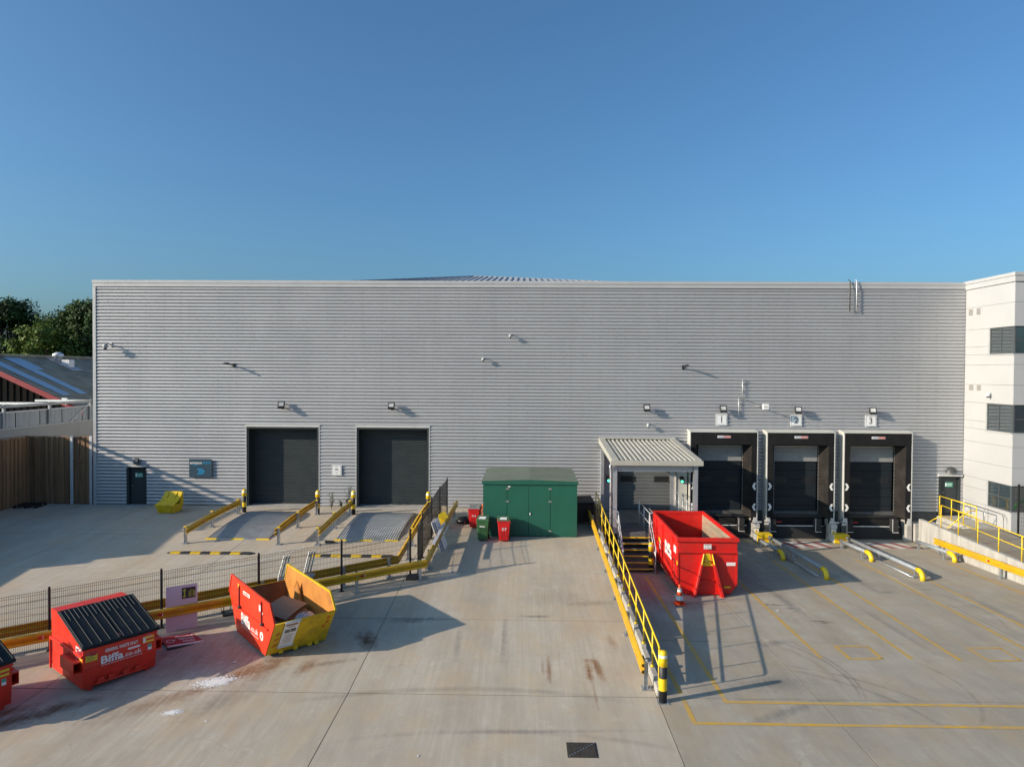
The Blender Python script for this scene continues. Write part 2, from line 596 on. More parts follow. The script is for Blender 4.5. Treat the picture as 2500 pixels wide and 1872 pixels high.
dock_skids = [(4.9, -18.6, 4.2, 0.07, -0.5, 0.9, 0.45), (4.7, -18.5, 4.55, 0.06, -0.5, 0.8, 0.4), (4.9, -18.7, 3.85, 0.05, -0.3, 0.8, 0.3), (5.6, -22.4, 4.6, 0.10, 0.1, 1.2, 0.4), (6.1, -22.6, 4.9, 0.07, 0.3, 1.4, 0.35), (8.4, -19.0, 3.6, 0.08, -0.9, 0.5, 0.35), (6.8, -25.2, 5.0, 0.12, 0.9, 2.1, 0.3), (12.6, -12.5, 4.4, 0.06, -0.6, 0.7, 0.35)]
m_conc_l = concrete_mat('yard_concrete', (0.555, 0.498, 0.412), left_stains, left_skids, 'Y', 0.13, 0.36)
m_conc_d = concrete_mat('dock_yard_concrete', (0.435, 0.402, 0.338), dock_stains, dock_skids, 'Y', 0.08, 0.48)

KX = 3.68          # face of the retaining kerb on the dock side
KL = 3.50
mb = MB()
D = 0.011
for (x0, x1, fn) in ((-500, KX, g_left), (KX, 500, g_dock)):
    ys = [-500, -60, -20.2, -5.0, 0.0]
    for i in range(4):
        a, b_ = ys[i], ys[i + 1]
        mb.add([(x0, a, fn(a) - D), (x1, a, fn(a) - D), (x1, b_, fn(b_) - D), (x0, b_, fn(b_) - D)], [(0, 1, 2, 3)])
mb.add([(-500, 0.0, -0.155), (500, 0.0, -0.155), (500, 900, -0.155), (-500, 900, -0.155)], [(0, 1, 2, 3)])
ground = structure(mb.build('ground', jx, fix=False))

def slab(x0, x1, y0, y1, fn, m):
    g_ = 0.010
    x0, x1, y0, y1 = x0 + g_, x1 - g_, y0 + g_ * 1.7, y1 - g_ * 1.7
    cuts = [y0] + [c for c in (-20.2, -5.0) if y0 < c < y1] + [y1]
    q = MB()
    for a, b_ in zip(cuts[:-1], cuts[1:]):
        q.hexa([(x0, a, fn(a) - 0.03), (x1, a, fn(a) - 0.03), (x1, b_, fn(b_) - 0.03), (x0, b_, fn(b_) - 0.03)],
               [(x0, a, fn(a)), (x1, a, fn(a)), (x1, b_, fn(b_)), (x0, b_, fn(b_))])
    q.build('concrete_slab', m, ground, fix=False)

yl = [-46, -38, -33.5, -29.0, -24.6, -20.2, -15.5, -11.0, -6.5, 0.0]
xl = [-45, -37, -28.2, -20.8, -12.75, -4.62, KL]
for i in range(len(yl) - 1):
    for k in range(len(xl) - 1):
        slab(xl[k], xl[k + 1], yl[i], yl[i + 1], g_left, m_conc_l)
yd = [-20.2, -16.08, -12.08, -7.64, -3.2, -0.02]
for i in range(len(yd) - 1):
    for (a, b_) in ((KX, 7.7), (7.7, 11.86), (11.86, 16.0), (16.0, 20.98)):
        slab(a, b_, yd[i], yd[i + 1], g_dock, m_conc_d)
for i in range(5):
    for (a, b_) in ((KL, 7.7), (7.7, 11.86), (11.86, 16.0), (16.0, 21.0), (21.0, 29.0), (29.0, 45.0)):
        slab(a, b_, yl[i], yl[i + 1], g_dock, m_conc_d)
for (a, b_) in ((21.25, 29.0), (29.0, 45.0)):
    for (c, d_) in ((-20.2, -15.0), (-15.0, -10.0)):
        slab(a, b_, c, d_, g_dock, m_conc_d)

# ------------------------------------------------------------------ painted lines
def line_mat(name, col, wear=0.5):
    m = bpy.data.materials.new(name)
    m.use_nodes = True
    n, l = m.node_tree.nodes, m.node_tree.links
    b = n['Principled BSDF']
    b.inputs['Roughness'].default_value = 0.8
    geo = n.new('ShaderNodeNewGeometry')
    a = n.new('ShaderNodeTexNoise')
    a.inputs['Scale'].default_value = 3.5
    a.inputs['Detail'].default_value = 9
    a.inputs['Roughness'].default_value = 0.75
    l.new(geo.outputs['Position'], a.inputs['Vector'])
    r = n.new('ShaderNodeMapRange')
    r.inputs['From Min'].default_value = 0.38
    r.inputs['From Max'].default_value = 0.70
    r.inputs['To Max'].default_value = wear
    l.new(a.outputs['Fac'], r.inputs['Value'])
    mx = n.new('ShaderNodeMix')
    mx.data_type = 'RGBA'
    l.new(r.outputs[0], mx.inputs['Factor'])
    mx.inputs['A'].default_value = col + (1,)
    mx.inputs['B'].default_value = (0.30, 0.27, 0.22, 1)
    l.new(mx.outputs['Result'], b.inputs['Base Color'])
    return m

m_yline = line_mat('worn_yellow_line', (0.56, 0.33, 0.035), 0.75)
m_wline = line_mat('worn_white_line', (0.62, 0.60, 0.56), 0.6)
m_rline = line_mat('worn_red_hatch', (0.34, 0.075, 0.065), 0.6)

def stripe(pts, w, fn, m, name='line_marking', lift=0.004):
    """painted stripe following the ground"""
    q = MB()
    for p, r_ in zip(pts[:-1], pts[1:]):
        p, r_ = Vector((p[0], p[1], 0)), Vector((r_[0], r_[1], 0))
        d = (r_ - p)
        L = d.length
        d.normalize()
        nrm = Vector((-d.y, d.x, 0)) * w / 2
        k = max(1, int(L / 1.0))
        for i in range(k):
            a, b_ = p + d * (L * i / k), p + d * (L * (i + 1) / k)
            vs = [a - nrm, b_ - nrm, b_ + nrm, a + nrm]
            q.add([(v.x, v.y, fn(v.y) + lift) for v in vs], [(0, 1, 2, 3)])
    return structure(q.build(name, m, fix=False))

for (xa, ya, xb, yb) in ((9.1, -7.4, 8.98, -17.4), (11.87, -5.3, 11.7, -17.35), (13.3, -6.0, 13.1, -17.45), (15.95, -4.9, 15.72, -17.5), (17.4, -6.0, 17.15, -17.5), (20.1, -5.4, 19.9, -17.5)):
    stripe([(xa, ya), (xb, yb)], 0.125, g_dock, m_yline)
for cx in (10.33, 14.45, 18.6):
    for s_ in (((-0.55, -16.4), (0.58, -16.35)), ((0.53, -16.36), (0.47, -17.37)), ((0.52, -17.36), (-0.55, -17.4)), ((-0.5, -17.39), (-0.5, -16.4))):
        stripe([(cx + s_[0][0], s_[0][1]), (cx + s_[1][0], s_[1][1])], 0.11, g_dock, m_yline, lift=0.004 if s_[0][0] == s_[1][0] else 0.0055)
stripe([(4.22, -8.2), (4.16, -21.5), ], 0.125, g_dock, m_yline)
stripe([(4.12, -21.5), (24, -21.45)], 0.125, g_dock, m_yline, lift=0.006)
stripe([(5.28, -8.4), (5.24, -20.38)], 0.125, g_dock, m_yline)
stripe([(5.2, -20.4), (24, -20.42)], 0.125, g_dock, m_yline, lift=0.006)
# curved white line by the ramps
stripe([(-12.9, -11.9), (-12.1, -11.0), (-11.0, -10.0), (-10.2, -9.1), (-9.7, -8.1)], 0.09, g_left, m_wline)
stripe([(-10.35, -6.2), (-9.9, -5.0)], 0.07, g_left, m_wline)
# hatched plates in front of docks 2 and 3
for cx in (14.9, 19.0):
    q = MB()
    z = lambda y: g_dock(y) + 0.004
    vs = [(cx - 1.35, -2.6), (cx + 1.2, -2.6), (cx + 1.2, -1.05), (cx - 1.35, -1.05)]
    q.add([(a, b_, z(b_)) for a, b_ in vs], [(0, 1, 2, 3)])
    structure(q.build('hatch_marking', m_wline, fix=False))
    for k in range(3):
        x0 = cx - 1.3 + k * 0.85
        q = MB()
        vs = [(x0, -2.55), (x0 + 0.36, -2.55), (x0 + 0.0 + 0.75, -1.1), (x0 + 0.4, -1.1)]
        vs = [(x0 + 0.42, -2.55), (x0 + 0.80, -2.55), (x0 + 0.38, -1.1), (x0, -1.1)]
        q.add([(a, b_, z(b_) + 0.004) for a, b_ in vs], [(0, 1, 2, 3)])
        structure(q.build('hatch_marking', m_rline, fix=False))

# ================================================================== WAREHOUSE
def clad_mat():
    m = mat('silver_cladding', (0.435, 0.44, 0.458), rough=0.40, metal=0.35, var=0.035, scale=0.35, spec=0.5)
    n, l = m.node_tree.nodes, m.node_tree.links
    b = n['Principled BSDF']
    base = b.inputs['Base Color'].links[0].from_socket
    oi = n.new('ShaderNodeObjectInfo')
    mr = n.new('ShaderNodeMapRange')
    mr.inputs['To Min'].default_value = 0.0
    mr.inputs['To Max'].default_value = 0.05
    l.new(oi.outputs['Random'], mr.inputs['Value'])
    # faint vertical rain streaks
    tc = n.new('ShaderNodeTexCoord')
    mp = n.new('ShaderNodeMapping')
    mp.inputs['Scale'].default_value = (2.2, 1, 0.10)
    l.new(tc.outputs['Object'], mp.inputs[0])
    nz = n.new('ShaderNodeTexNoise')
    nz.inputs['Scale'].default_value = 1.5
    nz.inputs['Detail'].default_value = 7
    l.new(mp.outputs[0], nz.inputs['Vector'])
    m2 = n.new('ShaderNodeMapRange')
    m2.inputs['From Min'].default_value = 0.5
    m2.inputs['From Max'].default_value = 0.75
    m2.inputs['To Max'].default_value = 0.14
    l.new(nz.outputs['Fac'], m2.inputs['Value'])
    ad = n.new('ShaderNodeMath')
    ad.operation = 'ADD'
    l.new(mr.outputs[0], ad.inputs[0])
    l.new(m2.outputs[0], ad.inputs[1])
    mx = n.new('ShaderNodeMix')
    mx.data_type = 'RGBA'
    l.new(ad.outputs[0], mx.inputs['Factor'])
    l.new(base, mx.inputs['A'])
    mx.inputs['B'].default_value = (0.26, 0.26, 0.27, 1)
    l.new(mx.outputs['Result'], b.inputs['Base Color'])
    return m

m_clad = clad_mat()
m_flash = mat('silver_flashing', (0.47, 0.47, 0.48), rough=0.4, metal=0.15, var=0.04, scale=1.0)
wh = thing('warehouse', 'long silver warehouse with horizontally ribbed metal walls and five dark doors', 'warehouse', (0, 0, 0))
PITCH, Z0, ZT = 0.1886, -0.12, 12.14
AMP = 0.062
XL, XR = -24.22, 24.10

def sheet(x0, x1, z0, z1):
    zs = [z0]
    k = math.floor((z0 - Z0) / PITCH * 8) + 1
    while Z0 + k * PITCH / 8 < z1 - 1e-4:
        if Z0 + k * PITCH / 8 > z0 + 1e-4:
            zs.append(Z0 + k * PITCH / 8)
        k += 1
    zs.append(z1)
    q = MB()
    vs, fs = [], []
    for z in zs:
        ph = ((z - Z0) / PITCH) % 1.0
        o_ = -AMP * abs(math.sin(math.pi * ph)) ** 0.55
        vs += [(x0, o_, z), (x1, o_, z)]
    for i in range(len(zs) - 1):
        fs.append((2 * i, 2 * i + 1, 2 * i + 3, 2 * i + 2))
    # returns so the sheet has thickness at its ends
    q.add(vs, fs)
    q.build('cladding_sheet', m_clad, wh, fix=False)

ZD = 4.4
ROWZ = [Z0 + PITCH * 5 * i for i in range(14)]
ROWZ[-1] = ZT
split = Z0 + PITCH * 25
xcols = [XL, -18.2, -12.1, -6.0, 0.1, 6.2, 12.3, 18.4, XR]
for i in range(len(ROWZ) - 1):
    if ROWZ[i] >= split - 1e-3:
        for a, b_ in zip(xcols[:-1], xcols[1:]):
            sheet(a, b_, ROWZ[i], ROWZ[i + 1])
doors = [(-22.43, -21.28, 2.03, 'p'), (-15.6, -11.53, 4.33, 'r'), (-9.4, -5.35, 4.33, 'r'), (5.05, 8.35, 3.0, 'c'),
         (9.64, 12.04, 3.5, 'd'), (13.8, 16.2, 3.5, 'd'), (17.95, 20.35, 3.5, 'd'), (22.80, 24.0, 1.88, 'p')]
bx = [XL] + [v for d_ in doors for v in d_[:2]] + [XR]
for i in range(len(bx) - 1):
    a, b_ = bx[i], bx[i + 1]
    dr = [d_ for d_ in doors if abs(d_[0] - a) < 1e-6]
    zb = dr[0][2] if dr else Z0
    nseg = max(1, round((b_ - a) / 5.2))
    for r_ in range(5):
        z0, z1 = ROWZ[r_], ROWZ[r_ + 1]
        if z1 <= zb + 1e-3:
            continue
        for s_ in range(nseg):
            sheet(lerp(a, b_, s_ / nseg), lerp(a, b_, (s_ + 1) / nseg), max(z0, zb), z1)
# screws holding the sheets
q = MB()
for i in range(1, 13):
    z = ROWZ[i] + PITCH * 0.5
    x = XL + 0.3
    while x < XR - 0.2:
        if z > ZD or not any(d_[0] - 0.1 < x < d_[1] + 0.1 for d_ in doors):
            q.box(x - 0.011, x + 0.011, -AMP - 0.010, -AMP + 0.002, z - 0.011, z + 0.011)
        x += 0.46
for xs_ in [XL + 0.9 + 1.02 * k for k in range(46)]:
    for k in range(24, 64):
        z = Z0 + PITCH * (k + 0.5)
        if (k + int(xs_ * 3)) % 2 == 0:
            q.box(xs_ - 0.011, xs_ + 0.011, -AMP - 0.010, -AMP + 0.002, z - 0.011, z + 0.011)
o = q.build('fixing_screw', mat('screw_head', (0.12, 0.12, 0.125), rough=0.4, metal=0.5), wh, fix=False)
o['kind'] = 'stuff'
# flashings
q = MB()
q.box(XL - 0.06, XR + 0.0, -0.10, 0.5, ZT + 0.002, 12.34)
q.build('parapet_flashing', m_flash, wh)
mbox('parapet_cap', m_flash, wh, XL - 0.08, XR, -0.125, 0.6, 12.343, 12.50)
mbox('corner_flashing', m_flash, wh, XL - 0.07, XL + 0.10, -0.085, 0.1, Z0 - 0.02, ZT)
for a, b_ in ((XL + 0.1, -22.45), (-21.26, -15.7), (-11.43, -9.5), (-5.25, 5.0)):
    mbox('base_flashing', m_flash, wh, a, b_, -0.07, 0.0, Z0 - 0.06, Z0 - 0.003)
# end wall on the left and dark inner box that closes the building behind the openings
m_core = mat('warehouse_core', (0.10, 0.10, 0.10), rough=0.9)
q = MB()
q.box(XL - 0.05, XL + 0.02, 0.1, 48, -0.15, 12.2)
q.build('end_wall', m_clad, wh)
q = MB()
q.box(XL + 0.04, XR - 0.02, 0.95, 47.9, -0.14, 12.0)
q.build('inner_shell', m_core, wh)
# plinth below floor level along the docks
m_plinth = mat('dock_plinth', (0.085, 0.085, 0.085), rough=0.85, var=0.25, scale=1.5)
mbox('dock_plinth', m_plinth, wh, KX, 22.7, -0.05, 0.3, -1.7, Z0 - 0.005)
mbox('dock_plinth', m_plinth, wh, 22.7, XR, -0.055, 0.3, -1.7, -0.30)
# hipped roof just showing over the parapet
m_roof = mat('roof_sheet', (0.50, 0.50, 0.50), rough=0.45, metal=0.2, var=0.08, scale=0.5)
m_seam = mat('roof_seam', (0.15, 0.16, 0.19), rough=0.5)
ap = Vector((-4.7, 24.0, 16.1))
bl, br = Vector((-19.8, 1.0, 12.2)), Vector((15.5, 1.0, 12.2))
q = MB()
bk = Vector((-4.7, 47, 16.1))
q.add([bl, br, ap, Vector((-24, 47, 12.2)), Vector((20, 47, 12.2)), bk], [(0, 1, 2), (0, 2, 5, 3), (1, 4, 5, 2)])
rf = q.build('hip_roof', m_roof, wh, fix=False)
q = MB()
x = bl.x + 0.3
while x < br.x - 0.2:
    t = (x - bl.x) / (ap.x - bl.x) if x < ap.x else (br.x - x) / (br.x - ap.x)
    e = bl.lerp(ap, t) if x < ap.x else br.lerp(ap, t)
    q.bar((x, 1.0, 12.22), (x, e.y, e.z + 0.03), 0.07, 0.06)
    x += 0.46
q.bar(bl, ap + Vector((0, 0, 0.02)), 0.2, 0.08)
q.bar(br, ap + Vector((0, 0, 0.02)), 0.2, 0.08)
q.build('standing_seam', m_seam, rf, fix=False)

# roller doors ------------------------------------------------------------
for (x0, x1, zt, kd) in doors:
    if kd != 'r':
        continue
    rd = MB().box(x0 + 0.08, x1 - 0.08, 0.66, 0.70, -0.13, zt - 0.02).build('roller_door', anth, wh)
    z, k = -0.12, 0
    while z < zt - 0.06:
        z2 = min(z + 0.1, zt - 0.02)
        q = MB()
        xa, xb = x0 + 0.09, x1 - 0.09
        q.prism([(xa, 0.658, z + 0.004), (xa, 0.638, z + 0.022), (xa, 0.632, (z + z2) / 2), (xa, 0.638, z2 - 0.022), (xa, 0.658, z2 - 0.004)], (xb - xa, 0, 0))
        q.build('door_slat', anth, rd, fix=False)
        z = z2
    mbox('bottom_bar', dgrey, rd, x0 + 0.09, x1 - 0.09, 0.60, 0.656, -0.128, -0.04)
    for xa in (x0 - 0.0, x1 - 0.10):
        mbox('door_guide', anth, wh, xa, xa + 0.10, -0.045, 0.72, -0.13, zt)
    mbox('door_head', anth, wh, x0 + 0.101, x1 - 0.101, -0.04, 0.72, zt - 0.10, zt)
    mbox('door_head_trim', lgrey, wh, x0 - 0.06, x1 + 0.06, -0.085, 0.2, zt + 0.002, zt + 0.12)
    for xa in (x0 - 0.055, x1 + 0.003):
        mbox('door_edge_trim', m_flash, wh, xa, xa + 0.052, -0.07, 0.0, -0.13, zt)
    mbox('door_sill', conc, wh, x0 - 0.05, x1 + 0.05, -0.5, 0.72, -0.16, -0.105)
# personnel doors ------------------------------------------------------------
m_green = mat('exit_green', (0.02, 0.30, 0.20), rough=0.5)
for (x0, x1, zt, kd) in doors:
    if kd != 'p':
        continue
    zb = -0.12 if x0 < 0 else -0.29
    pd = MB().box(x0 + 0.14, x1 - 0.08, 0.10, 0.15, zb, zt - 0.06).build('personnel_door', anth, wh, bevel=0.004)
    MB().bar((x0 + 0.24, 0.07, 0.95), (x0 + 0.38, 0.07, 0.95), 0.02, 0.02).bar((x0 + 0.24, 0.07, 0.95), (x0 + 0.24, 0.102, 0.95), 0.02, 0.02).build('door_handle', galv, pd)
    q = MB()
    q.box(x0 + 0.0, x0 + 0.136, -0.03, 0.17, zb, zt)
    q.box(x1 - 0.076, x1, -0.03, 0.17, zb, zt)
    q.box(x0 + 0.136, x1 - 0.076, -0.03, 0.17, zt - 0.056, zt)
    q.build('door_frame', anth, wh)
    mbox('door_head_trim', lgrey, wh, x0 - 0.05, x1 + 0.05, -0.16, 0.1, zt + 0.002, zt + 0.12)
    sg = mbox('exit_sign', m_green, pd, x0 + 0.42, x0 + 0.86, 0.094, 0.099, zt - 0.62, zt - 0.36)
    q = MB()
    q.box(x0 + 0.56, x0 + 0.83, 0.090, 0.0935, zt - 0.47, zt - 0.43)
    q.box(x0 + 0.56, x0 + 0.80, 0.090, 0.0935, zt - 0.56, zt - 0.53)
    q.box(x0 + 0.44, x0 + 0.53, 0.090, 0.0935, zt - 0.58, zt - 0.40)
    q.build('sign_print', wht, pd)
mbox('door_step', conc, wh, -22.6, -21.1, -0.9, 0.05, -0.2, -0.105)

# docks ------------------------------------------------------------
m_panel = mat('dock_door_panel', (0.018, 0.024, 0.030), rough=0.42, var=0.12, scale=1.5, stretch=(0.4, 1, 14), spec=0.22)
m_hood = mat('grey_header_panel', (0.27, 0.275, 0.275), rough=0.5, var=0.10, scale=1.6, dirt=(0.20, 0.19, 0.17), dirt_scale=1.2)
m_cur = mat('shelter_curtain', (0.012, 0.012, 0.0135), rough=0.75, var=0.3, scale=2, spec=0.2, bump=0.12, bscale=5, dirt=(0.026, 0.024, 0.022), dirt_scale=0.9, dirt_amt=0.6)
m_jamb = mat('worn_black_jamb', (0.022, 0.020, 0.019), rough=0.85, spec=0.15, var=0.35, scale=1.6, dirt=(0.050, 0.042, 0.035), dirt_scale=1.6, dirt_amt=0.6)
m_side = mat('shelter_side_panel', (0.52, 0.52, 0.49), rough=0.5, var=0.06, scale=1.2, dirt=(0.36, 0.34, 0.30), dirt_scale=0.8, dirt_amt=0.4)
m_blue = mat('print_blue', (0.03, 0.05, 0.28), rough=0.5)
m_redp = mat('print_red', (0.55, 0.03, 0.03), rough=0.5)
DOCKX = (10.84, 15.0, 19.15)
for di, cx in enumerate(DOCKX):
    x0, x1 = cx - 1.2, cx + 1.2
    dd = MB().box(x0, x1, 0.16, 0.20, -0.34, 3.5).build('dock_door', m_panel, wh)
    z = -0.33
    for k in range(6):
        z2 = z + 0.49
        mbox('door_panel', m_panel, dd, x0 + 0.02, x1 - 0.02, 0.12, 0.157, z + 0.006, z2 - 0.006, bevel=0.006)
        z = z2
    for wx in (cx - 0.78, cx + 0.70):
        w_ = mbox('door_window', blk, dd, wx - 0.33, wx + 0.33, 0.108, 0.118, 1.42, 1.74)
    hp = mbox('header_panel', m_hood, dd, x0, x1, 0.06, 0.155, 2.62, 3.12)
    mbox('header_panel', m_hood, dd, x0, x1, 0.045, 0.155, 3.128, 3.42)
    mbox('header_trim', lgrey, dd, x0, x1, 0.02, 0.155, 3.425, 3.49)
    # leveller pit and its front plate
    q = MB()
    q.box(cx - 1.45, cx + 1.45, -0.22, -0.06, -0.42, -0.30)
    q.build('leveller_lip', mat('leveller_steel', (0.035, 0.035, 0.036), rough=0.5, metal=0.4, var=0.3), wh)
    q = MB()
    q.box(cx - 1.55, cx + 1.55, -0.30, -0.06, -1.595, -0.90)
    q.build('leveller_front', blkrub, wh)
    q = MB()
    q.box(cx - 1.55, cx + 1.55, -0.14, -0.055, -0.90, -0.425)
    q.build('pit_shade_block', mat('pit_shade', (0.008, 0.008, 0.009), rough=0.9), wh)  # near-black block stands for the shaded void under the lip
    mbox('leveller_edge', wht, wh, cx - 1.5, cx + 1.4, -0.325, -0.302, -0.90, -0.86)
    for sx in (-1.42, 1.02):
        bf = mbox('dock_bumper', blkrub, wh, cx + sx - 0.16, cx + sx + 0.16, -0.66, -0.302, -1.12, -0.42, bevel=0.02)
        q = MB()
        q.box(cx + sx - 0.172, cx + sx - 0.15, -0.675, -0.662, -1.14, -0.40)
        q.box(cx + sx - 0.15, cx + sx + 0.16, -0.675, -0.662, -1.14, -1.115)
        q.build('white_edge', wht, bf)
    mp_ = mbox('maker_label', m_redp, wh, cx - 1.15, cx - 0.85, -0.312, -0.304, -0.70, -0.64)
    # concrete cheeks either side of the pit
    for sx in (-1.87, 1.58):
        mbox('dock_cheek', conc, wh, cx + sx, cx + sx + 0.29, -0.72, -0.056, -1.62, -0.50, bevel=0.015)
# sloping concrete nib right of dock 3
q = MB()
q.prism([(21.1, -0.85, -1.62), (21.1, -0.06, -1.62), (21.1, -0.06, -0.62), (21.1, -0.85, -0.62)], (1.4, 0, -0.0))
q.build('dock_cheek', conc, wh, bevel=0.015)

for di, cx in enumerate(DOCKX):
    w = 1.80
    sh = thing('dock_shelter', ['black dock shelter below sign 1, partly behind the slatted canopy roof', 'black dock shelter below sign 2, between two other shelters', 'black dock shelter below sign 3, nearest the white tower'][di], 'dock shelter', (cx, -0.05, -0.6), 0, 'dock shelters along the warehouse wall')
    def P(nm, m, a, b_, c, d_, e, f_, bv=0.0):
        return mbox(nm, m, sh, a, b_, c, d_, e, f_, bevel=bv)
    zt = 4.86      # local, 4.26 in the world
    P('side_panel', m_side, -w - 0.03, -w + 0.01, -0.62, 0.0, 0.1, zt)
    P('side_panel', m_side, w - 0.01, w + 0.03, -0.62, 0.0, 0.1, zt)
    q = MB()
    q.prism([(-w - 0.05, -0.66, zt + 0.0), (-w - 0.05, -0.66, zt + 0.05), (-w - 0.05, 0.0, zt + 0.13), (-w - 0.05, 0.0, zt + 0.002)], (2 * w + 0.1, 0, 0))
    q.build('top_panel', m_side, sh)
    for s_ in (-1, 1):
        a, b_ = sorted((s_ * (w + 0.002), s_ * (w + 0.04)))
        P('edge_trim', lgrey, a, b_, -0.665, -0.622, 0.0, zt - 0.003)
    # head curtain and two side curtains at the front
    P('head_curtain', m_cur, -w + 0.02, w - 0.02, -0.655, -0.61, 4.2, zt - 0.01, 0.004)
    for s_ in (-1, 1):
        a, b_ = sorted((s_ * 1.50, s_ * (w - 0.02)))
        P('side_curtain', m_cur, a, b_, -0.648, -0.612, -0.05, 4.197, 0.004)
        # inner jamb sloping from the curtain back to the doorway
        q = MB()
        q.hexa([(s_ * 1.50, -0.611, 0.25), (s_ * 1.62, -0.611, 0.25), (s_ * 1.32, 0.045, 0.25), (s_ * 1.20, 0.045, 0.25)],
               [(s_ * 1.50, -0.611, 4.15), (s_ * 1.62, -0.611, 4.15), (s_ * 1.32, 0.045, 4.15), (s_ * 1.20, 0.045, 4.15)])
        q.build('jamb_pad', m_jamb, sh)
    P('head_pad', m_cur, -1.6, 1.6, -0.60, 0.04, 4.152, 4.19)
    for s_ in (-1, 1):
        for zz in (0.62, 1.75):
            hx = 0.11
            xc = s_ * 1.655
            q = MB()
            d_ = -s_
            pts = [(xc - d_ * hx, zz), (xc + d_ * 0.01, zz), (xc + d_ * hx, zz + 0.19), (xc + d_ * 0.01, zz + 0.38), (xc - d_ * hx, zz + 0.38), (xc - d_ * 0.02, zz + 0.19)]
            q.prism([(a, -0.654, b_) for a, b_ in pts], (0, -0.004, 0))
            q.build('chevron', wht, sh)
    for s_ in (-1, 1):
        a, b_ = sorted((s_ * (w - 0.17), s_ * (w + 0.03)))
        P('foot_block', lgrey, a, b_, -0.69, -0.45, -0.14, 0.24, 0.008)
    pl = P('maker_plate', wht, -0.36, 0.36, -0.668, -0.657, 4.56, 4.68)
    lettering('stertil', m_blue, pl, (-0.18, -0.669, 4.59), (1, 0, 0), (0, 0, 1), height=0.07, width=0.30, bold=0.02, world=False)
    rr = mbox('red_field', m_redp, pl, 0.0, 0.345, -0.6705, -0.6685, 4.572, 4.668)
    lettering('DOCK', wht, pl, (0.17, -0.671, 4.595), (1, 0, 0), (0, 0, 1), height=0.055, width=0.26, bold=0.02, world=False)

# canopy door in the wall (pale shutter behind the entrance canopy)
m_shut = mat('grey_shutter', (0.13, 0.14, 0.15), rough=0.42, var=0.1, scale=1.2)
sd = MB().box(5.15, 8.25, 0.14, 0.2, -0.14, 2.98).build('goods_door', m_shut, wh)
z = -0.13
while z < 2.9:
    q = MB()
    q.prism([(5.16, 0.138, z + 0.006), (5.16, 0.115, z + 0.03), (5.16, 0.115, z + 0.16), (5.16, 0.138, z + 0.186)], (3.08, 0, 0))
    q.build('door_slat', m_shut, sd, fix=False)
    z += 0.192
for (xa, xb) in ((5.35, 6.15), (7.22, 7.98)):
    w_ = mbox('door_window', blk, sd, xa, xb, 0.09, 0.112, 1.42, 1.72)
    mbox('door_window_frame', dgrey, sd, xa - 0.03, xb + 0.03, 0.10, 0.1125, 1.39, 1.42)
for xa in (5.05, 8.25):
    mbox('door_guide', m_flash, wh, xa, xa + 0.1, -0.09, 0.22, -0.13, 3.0)

# ================================================================== WHITE TOWER (offices)
m_wp = mat('white_composite_panel', (0.425, 0.428, 0.438), rough=0.38, var=0.025, scale=0.7, dirt=(0.375, 0.375, 0.375), dirt_scale=0.5, dirt_amt=0.35)
m_gap = mat('panel_gap', (0.30, 0.30, 0.30), rough=0.8)
m_glass = glass_mat('office_glass', (0.018, 0.030, 0.034))
m_fr = mat('window_frame_grey', (0.060, 0.070, 0.078), rough=0.45, var=0.08)
tw = thing('office_tower', 'white panelled office tower with dark corner windows at the warehouse end', 'office building', (24.1, -3.75, -0.5))
TX, TY = 24.13, -3.75
q = MB()
q.box(TX + 0.16, 40, TY + 0.16, 20, -1.6, 12.2)
q.build('inner_wall', m_gap, tw, world=True)
rowz = [-1.5, -0.55, 0.66, 1.96, 2.85, 3.88, 4.59, 5.98, 6.96, 7.98, 8.53, 9.88, 11.07, 12.06]
wins = {(0.66, 1.96): -1.98, (4.59, 5.98): -1.80, (8.53, 9.88): -1.93}
fr_x = [TX, 25.25, 29.2, 33.2, 37.2, 40]
def wp(a, b_, c, d_, e, f_):
    mbox('wall_panel', m_wp, tw, a, b_, c, d_, e, f_, bevel=0.003, world=True)
